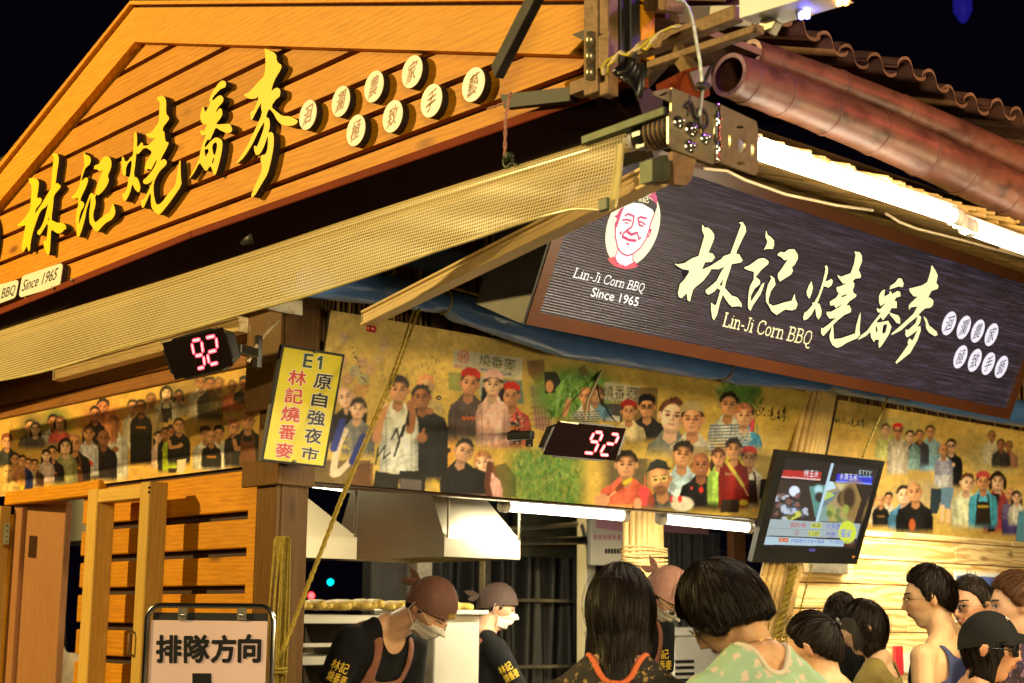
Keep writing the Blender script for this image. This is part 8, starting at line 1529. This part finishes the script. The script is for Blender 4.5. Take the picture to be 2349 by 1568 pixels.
        K_ = 8; a = rr.uniform(0, na, n)[:, None]; w = rr.random(n)**.85; t0 = w*nk*.95; t1 = np.minimum(nk, t0+slen*nt*rr.uniform(.5, 1.25, n)); q = np.linspace(0, 1, K_)[None]
        t = t0[:, None]+(t1-t0)[:, None]*q; clump = np.floor(a*1.6); ca = (clump+.5)/1.6; aa = a+(ca-a)*.15*q + rr.normal(0, .25, n)[:, None]*q
        P = samp(aa, t); nn = P/np.linalg.norm(P, axis=-1, keepdims=True); lf = ((rr.uniform(.0004, lift, n)*(1+2.2*(rr.random(n) > .975)))[:, None]*(.4+.8*np.sin(np.pi*np.minimum(1, q+.15))))[..., None]; P = P+nn*lf
        if wav: P = P+np.cross(nn, np.array([0, 0, 1.0]))*(wav*np.sin(rr.uniform(0, 6.3, n)[:, None]+t*.35))[..., None]
        tg = np.gradient(P, axis=1); sd = np.cross(tg, nn); sd /= np.linalg.norm(sd, axis=-1, keepdims=True)+1e-9; sd = sd + nn*rr.normal(0, .5, n)[:, None, None]; ww = (width*rr.uniform(.6, 1.3, n)[:, None]*(1-.8*q**3))[..., None]*.5
        V = np.stack([P-sd*ww, P+sd*ww], 2).reshape(-1, 3); b = (np.arange(n)*K_*2)[:, None]; k = np.arange(K_-1)[None]*2
        F = np.stack([b+k, b+k+1, b+k+3, b+k+2], -1).reshape(-1, 4)
        so = mesh_obj('hair_strands', s.H(V), F.tolist(), M[m], o); so['kind'] = 'stuff'; return o
    def shirt(s, m, sleeve=.55, neck=.078, drop=.02, name='shirt', off=0.0, tank=False, fold=.006, fn=None, solid=.0025, collar=None):
        P = [s.torso(.012)]
        if not tank:
            P += [capsule(s.B(-.012, k*.02, .012), s.B(-.004, k*.125, -.068), .057*s.sc, .052*s.sc) for k in (-1, 1)]
            for k, (sh, el, wr) in zip((1, -1), s.A):
                f = s.sc*(.88 if s.fem else 1.04); e = sh+(el-sh)*min(sleeve, 1.0)*1.0; P += [capsule(s.B(0, k*.10, -.07), sh, .058*f, .066*f), capsule(sh, e, .066*f, .060*f)]
                if sleeve > 1: P.append(capsule(el, el+(wr-el)*(sleeve-1), .052*f, .040*f))
        V, N, F = fuse(P, .011, 3); q = (V - s.NB); X = q @ s.fw; Y = q @ s.lat; Z = q @ (-s.sp)
        wv = fold*(vnoise(X*1000+Z*260, Y*1000, 42, 5)+.6*vnoise(X*1000, Y*1000+Z*900, 24, 6)-.8); V = V+N*wv[:, None]
        def kf(v):
            q = (v - s.NB)/s.sc; X = q @ s.fw; Y = q @ s.lat; Z = q @ (-s.sp); k = ~((np.hypot(X*.9, Y) < neck) & (Z > -.055-drop*3*(X > 0)-drop)); k &= Z > -.66
            if tank:
                w = .155 if s.fem else .185; ax_ = np.hypot(X*1.0, Z+.10); k &= ~((np.abs(Y) > w*.70) & (Z > -.17)); k &= ~((np.abs(Y) > w*.92) & (Z > -.24))
            else:
                for kk, (sh, el, wr) in zip((1, -1), s.A):
                    e = sh+(el-sh)*min(sleeve, 1.0) if sleeve <= 1 else el+(wr-el)*(sleeve-1); d = (e-sh)/np.linalg.norm(e-sh); t = (v-e) @ d; near = np.linalg.norm(v-e, axis=1) < .10; k &= ~((t > .012) & near)
            if fn: k &= fn(X, Y, Z)
            return k
        V2, F2 = keep(V, N, F, kf, off); o = mesh_obj(name, V2, F2, M[m], s.root, None, solid)
        if collar:
            ec = {}
            for f in F2:
                for a, b in zip(f, f[1:]+f[:1]): e = (min(a, b), max(a, b)); ec[e] = ec.get(e, 0)+1
            ids = sorted({i for e, c in ec.items() if c == 1 for i in e}); q = (V2[ids] - s.NB)/s.sc; X = q @ s.fw; Y = q @ s.lat; Z = q @ (-s.sp); sel = (np.hypot(X, Y) < neck+.05) & (Z > -.20); P_ = V2[ids][sel]; an = np.arctan2(Y[sel], X[sel]); od = np.argsort(an); P_ = P_[od]; an = an[od]; R_ = []
            for k in range(36):
                a = -math.pi+2*math.pi*k/36; w = np.exp(-((np.angle(np.exp(1j*(an-a))))/.10)**2); R_.append((P_*w[:, None]).sum(0)/w.sum())
            mb = MB(); mb.tube(R_, collar[1], 8, closed=True); mb.build('collar', M[collar[0]], o)
        return o
    def glasses(s, m='gold', r=(.023, .019), y=.033, z=.000, x=.101, lens='lens', th=.0012, square=False):
        g = None
        for k in (-1, 1):
            pts = []
            for a in np.linspace(0, 2*math.pi, 24, endpoint=False):
                c, s_ = math.cos(a), math.sin(a); e = .6 if square else 1; c = math.copysign(abs(c)**e, c); s_ = math.copysign(abs(s_)**e, s_); pts.append(s.H((x-.012*abs(c)*(1 if c*k > 0 else 0), k*y+r[0]*c, z+r[1]*s_)))
            mb = MB(); mb.tube(pts, th, 6, closed=True); o = mb.build('rim', M[m], g if g else s.root); 
            if g is None: o.name = 'glasses'; g = o
            mb = MB(); mb.add([s.H((x-.004, k*y, z))]+pts, [(0, i+1, (i+1)%24+1) for i in range(24)]); mb.build('lens', M[lens], g)
            mb = MB(); mb.tube([s.H((x-.010, k*(y+r[0]), z+.004)), s.H((.05, k*.078, z+.005)), s.H((-.012, k*.083, z+.006)), s.H((-.03, k*.081, z-.015))], th, 6); mb.build('temple', M[m], g)
        mb = MB(); mb.tube([s.H((x, -.012, z+.004)), s.H((x+.003, 0, z+.007)), s.H((x, .012, z+.004))], th, 6); mb.build('bridge', M[m], g)
    def mask(s):
        mb = MB(); grid(mb, lambda u, v: s.H(s.surf((u-.5)*.118*(1-.12*v), -.100+.092*v, .010+.007*math.sin(math.pi*u)*math.sin(math.pi*v)+.0015*math.sin(v*19))*np.array([1, 1, 1])), 16, 14); o = mb.build('face_mask', M['mask'], s.root); o.modifiers.new('thickness', 'SOLIDIFY').thickness = .0015
        for k in (-1, 1): mb = MB(); mb.tube([s.H(s.surf(k*.057, -.012, .008)), s.H((.03, k*.080, .010)), s.H((-.025, k*.090, .020)), s.H((-.03, k*.092, -.02)), s.H((.02, k*.080, -.055)), s.H(s.surf(k*.050, -.095, .008))], .0014, 5); mb.build('ear_loop', M['mask'], o)
    def bandana(s, m='capbrown'):
        o = s.hair('cap', .020, (-.15, 0, 1), m=m, n=0, bump=.012, name='cap'); mb = MB(); P = []
        for i in range(73):
            a = 2*math.pi*i/72; P.append(s.H(s.path(a % (2*math.pi), .985, dict(line='cap', thick=.016, hang=lambda a: 0))))
        mb.tube(P[:-1], .005, 6, closed=True); mb.build('cap_band', M[m], o)
        for sg, L in ((1, .085), (-1, .06)):
            mb = MB(); grid(mb, lambda u, v: s.H(np.array([-.112-L*u, .012*sg+.012*sg*u, .040+.030*(v-.5)*math.sin(math.pi*min(.98, u*.8+.2))*1.3+(.012 if sg > 0 else -.03)*u])), 8, 5); t = mb.build('cap_tail', M[m], o); t.modifiers.new('thickness', 'SOLIDIFY').thickness = .002
        V, F = glyphs('林記'); PB = []
        for x_, y_ in V: zz = .040+.020*y_; yy = .022-.044*x_; d = np.array([.09, yy, zz]); d /= np.linalg.norm(d); PB.append(s.H(d*(float(head_r(d, s.fem))+.0225)))
        mesh_obj('embroidery', PB, F, M['ink_yellow'], o, smooth=False); return o
    def apron(s):
        w = .085; f = lambda X, Y, Z: ((X > .0) & (np.abs(Y) < .125-.0*Z) & (Z < -.17)) | ((np.abs(np.abs(Y)-.095) < .022) & (Z <= -.0) & (Z > -.30)) | ((Z < -.42) & (X > -.05))
        return s.shirt('apron', .1, .06, .0, 'apron', .009, True, .004, lambda X, Y, Z: (((X > -.01) & (np.abs(Y) < .120) & (Z < -.17)) | ((np.abs(np.abs(Y)-.098) < .024) & (Z > -.30))), .003)
    def sleeve_print(s, k=0):
        sh, el, wr = s.A[k]; c = sh+(el-sh)*.42; toC = EYE-c; toC /= np.linalg.norm(toC); ax = (el-sh)/np.linalg.norm(el-sh); n = toC-ax*(toC @ ax); n /= np.linalg.norm(n); U = np.cross(ax, n)*-1; V, F = glyphs('林記'); V2, F2 = glyphs('燒番麥')
        if U @ CM[:, 0] < 0: U = -U
        mb = MB(); mb.add([c+n*.082*s.sc*(.9 if s.fem else 1)+U*(x-.5)*.075-ax*(.005+.045*y)-n*((x-.5)**2)*.05 for x, y in V], F); mb.add([c+n*.082*s.sc+U*(x-.4)*.085+ax*(.045-.045*y)-n*((x-.5)**2)*.05 for x, y in V2], F2); mb.build('sleeve_print', M['ink_yellow'], s.root)
HD = dict(short=dict(line='short', thick=.014, pole=(-.35, .1, 1), n=2600, slen=.45, width=.0020, lift=.009, taper=.7))
# --- chefs
p = Person('chef in brown cap and white mask bending forward, nearest the corner post', 984, 1398, 6.45, 120, 42, 4, body=128, bend=1.0, scale=1.06, fem=0, skin=(.66, .38, .22), vox=.0065, spine=(-.9, .1), arms=[((.12, .24, -.36), (.36, .16, -.42)), ((.10, -.26, -.34), (.34, -.20, -.46))])
p.face(eyes=True, lips=False, closed=True); p.hair('short', .010, m='hairshort', n=900, taper=.6, lift=.004); p.bandana(); p.mask(); p.shirt('blackshirt', .62, .085, .01, collar=('blackshirt', .005)); p.apron(); p.sleeve_print(1)
p = Person('chef in brown cap and mask in side view before the dark curtain', 1140, 1396, 8.25, 82, 12, 0, body=70, fem=0, skin=(.55, .31, .19), vox=.009, arms=[((.10, .22, -.36), (.36, .14, -.36)), ((.14, -.22, -.34), (.40, -.14, -.40))])
p.face(lips=False); p.hair('short', .012, m='hairshort', n=500, taper=.5); p.bandana('capshaded'); p.mask(); p.shirt('blackshirt', .9, .085, .01); p.apron(); p.sleeve_print(1)
p = Person('chef in a washed pink-brown cap and glasses bending down behind the two women', 1527, 1366, 6.75, 128, 46, 6, body=140, bend=.7, fem=0, skin=(.72, .44, .28), vox=.0075, spine=(-.5, 0), arms=[((.10, .22, -.36), (.34, .14, -.42)), ((.14, -.24, -.34), (.36, -.18, -.42))])
p.face(closed=True, lips=False); p.hair('short', .010, m='hairshort', n=500, taper=.6); p.bandana('cappink'); p.mask(); p.shirt('blackshirt', .62, .085, .01); p.apron(); p.sleeve_print(0); p.glasses('plastic', (.024, .018), th=.0016)
# --- the queue, from the camera outwards
p = Person('woman with long straight black hair seen from behind, patterned dark top with orange collar', 1424, 1412, 3.95, 14, 14, -2, body=10, skin=(.62, .34, .19), vox=.008)
p.hair('long', .017, (-.1, .03, 1), lambda az: .10+.42*sm_(60, 110, az)+.0*az, 'hair', 12000, .7, .0011, .005, flare=.004, curl=.012, wav=.004, back=.12); p.shirt('golddots', .75, .072, -.005, collar=('orangecloth', .008)); 
mb = MB(); q = [p.H(np.array([-.085, .045-.06*t, .058+.004*math.sin(t*3)])*1.22) for t in np.linspace(0, 1, 6)]; mb.tube(q, .0012, 5); mb.build('hairpin', M['darksteel'], p.root)
p = Person('short-haired woman with gold glasses looking down, mint floral top and gold necklace', 1668, 1408, 3.88, -66, 36, -4, body=-25, skin=(.66, .38, .20), vox=.006)
p.face(); p.hair('shortbob', .024, (-.25, .15, 1), lambda az: .010+.012*sm_(100, 70, az), 'hair', 12000, .6, .0011, .007, curl=.022, seed=3, wav=.003); p.glasses('gold', (.023, .020)); p.shirt('floral', .45, .070, -.01, fold=.008, collar=('whitecloth', .0075))
mb = MB(); mb.tube([p.B(.064*math.cos(a)-.014, .068*math.sin(a), .022-.03*math.cos(a)+.006*abs(math.sin(a))) for a in np.linspace(0, 2*math.pi, 60, endpoint=False)], .0014, 5, closed=True); mb.build('necklace', M['gold'], p.root)
p = Person('girl in a black cap and dark sunglasses facing right at the lower right corner', 2270, 1490, 5.5, 112, 2, 0, body=60, skin=(.58, .30, .16), vox=.006)
p.face(eyes=False); p.hair('long', .005, (-.2, 0, 1), lambda az: .06+.36*sm_(65, 115, az), 'hair', 4000, .6, .0014, .0025, flare=-.005, back=.06); 
c_ = p.hair('ball', .018, (-.1, 0, 1), m='blackcap', n=0, name='cap'); mb = MB(); grid(mb, lambda u, v: p.H(np.array([.100+.075*v*(1-((u-.5)*1.7)**2)-.055*((u-.5)*2)**2, (u-.5)*.155, .060-.012*v-.038*((u-.5)*2)**2*1.0])), 18, 8); br = mb.build('cap_brim', M['blackcap'], c_); br.modifiers.new('thickness', 'SOLIDIFY').thickness = .003
mb = MB(); V_, F_ = glyphs('S'); mb.add([p.H((lambda d: d*(float(head_r(d, 1))+.0235))((lambda q: q/np.linalg.norm(q))(np.array([.055, .004+.030*x-.03, .088+.022*y])))) for x, y in V_], F_); mb.build('cap_mark', M['white'], c_)
p.glasses('plastic', (.028, .020), lens='darklens', th=.0022, square=True); p.shirt('blackshirt', .1, .10, .02, tank=True)
p = Person('woman with brown swept-up hair in profile at the right edge, purple patterned top', 2330, 1394, 5.95, -84, 2, 0, body=-70, skin=(.68, .42, .26), vox=.0075)
p.face(); p.hair('up', .022, (-.75, 0, .65), m='hairbrown', n=5000, slen=.6, width=.0014, lift=.008, taper=.5); p.shirt('purplepat', .5, .08, .01)
p = Person('man with short black hair, glasses and navy tank top in profile to the left', 2130, 1376, 6.2, -80, 4, 0, body=-48, fem=0, skin=(.68, .42, .22), vox=.006)
p.face(); p.hair('short', .019, (-.35, .1, 1), None, 'hair', 5000, .45, .0015, .010, taper=.75, seed=5); p.glasses('gold', (.022, .016), th=.0012); p.shirt('navy', .1, .115, .03, tank=True, fold=.005)
p = Person('smiling man with round glasses and cropped hair behind the man in the tank top', 2227, 1391, 6.6, -125, 4, 0, body=-120, fem=0, skin=(.60, .32, .19), vox=.0065)
p.face(smile=1.0); p.hair('short', .011, (-.3, 0, 1), None, 'hairshort', 1800, .3, .0020, .010, taper=.6); p.glasses('galv', (.025, .022), th=.0013); p.shirt('trouser', .5, .08, .01)
p = Person('woman with dark tied hair half hidden behind the woman with brown hair', 2284, 1408, 7.2, -60, 2, 0, body=-40, skin=(.66, .40, .25), vox=.009)
p.face(); p.hair('up', .014, (-.7, 0, .6), None, 'hair', 700, .5, taper=.4); p.shirt('whitecloth', .5, .08, .01)
p = Person('woman with black hair clipped up in a loose tail, seen from behind in the queue', 1866, 1489, 5.4, -56, 14, 0, body=-20, skin=(.66, .39, .22), vox=.0065)
p.face(); p.hair('up', .014, (-.80, 0, .55), None, 'hair', 5000, .6, .0014, .006, taper=.5, seed=8); p.shirt('whitecloth', .4, .10, .0)
k0 = p.H((-.105, 0, .055)); mb = MB(); rr = random.Random(5); Rt = CM[:, 0]
for i in range(420):
    a, b = rr.uniform(-1, 1), rr.uniform(-1, 1); o_ = np.array([0, 0, 1.0])*.022*b + Rt*.006*a; P = [k0+o_*.4, k0+o_*.9+Rt*.035+(0, 0, .012), k0+o_*1.1+Rt*.062+(0, 0, -.006), k0+o_*.9+Rt*(.078+.012*a)+(0, 0, -.050-.025*rr.random())]; S_ = []
    for j in range(3):
        for t in (0, .5): S_.append(P[j]*(1-t)+P[j+1]*t)
    mb.tube(S_+[P[-1]], [.0019]*5+[.0015, .0007], 3, cap=False)
tail = mb.build('hair_tail', M['hair'], p.root); tail['kind'] = 'stuff'
mb = MB(); mb.tube([k0+(0, 0, .032), k0+Rt*.012+(0, 0, .010), k0+Rt*.010+(0, 0, -.016)], [.005, .009, .005], 8); mb.build('hair_clip', M['plastic'], p.root)
p = Person('woman with black bob hair and olive t-shirt facing left in front of the wood wall', 1982, 1444, 6.9, -84, 6, 0, body=-60, skin=(.66, .42, .25), vox=.0065)
p.face(); p.hair('cover', .017, (-.2, .1, 1), lambda az: .075*sm_(45, 80, az)+.0, 'hair', 5000, .5, .0014, .005, curl=.020, seed=6); p.shirt('olive', .55, .095, .01, collar=('olive', .004))
p = Person('man with closely shaved head behind the two women, black t-shirt', 1932, 1414, 7.5, 62, 0, 0, body=50, fem=0, skin=(.62, .36, .21), vox=.008)
p.face(); p.hair('crop', .0035, (-.2, 0, 1), None, 'hairshort', 900, .15, .0022, .003); p.shirt('blackshirt', .6, .085, .01)
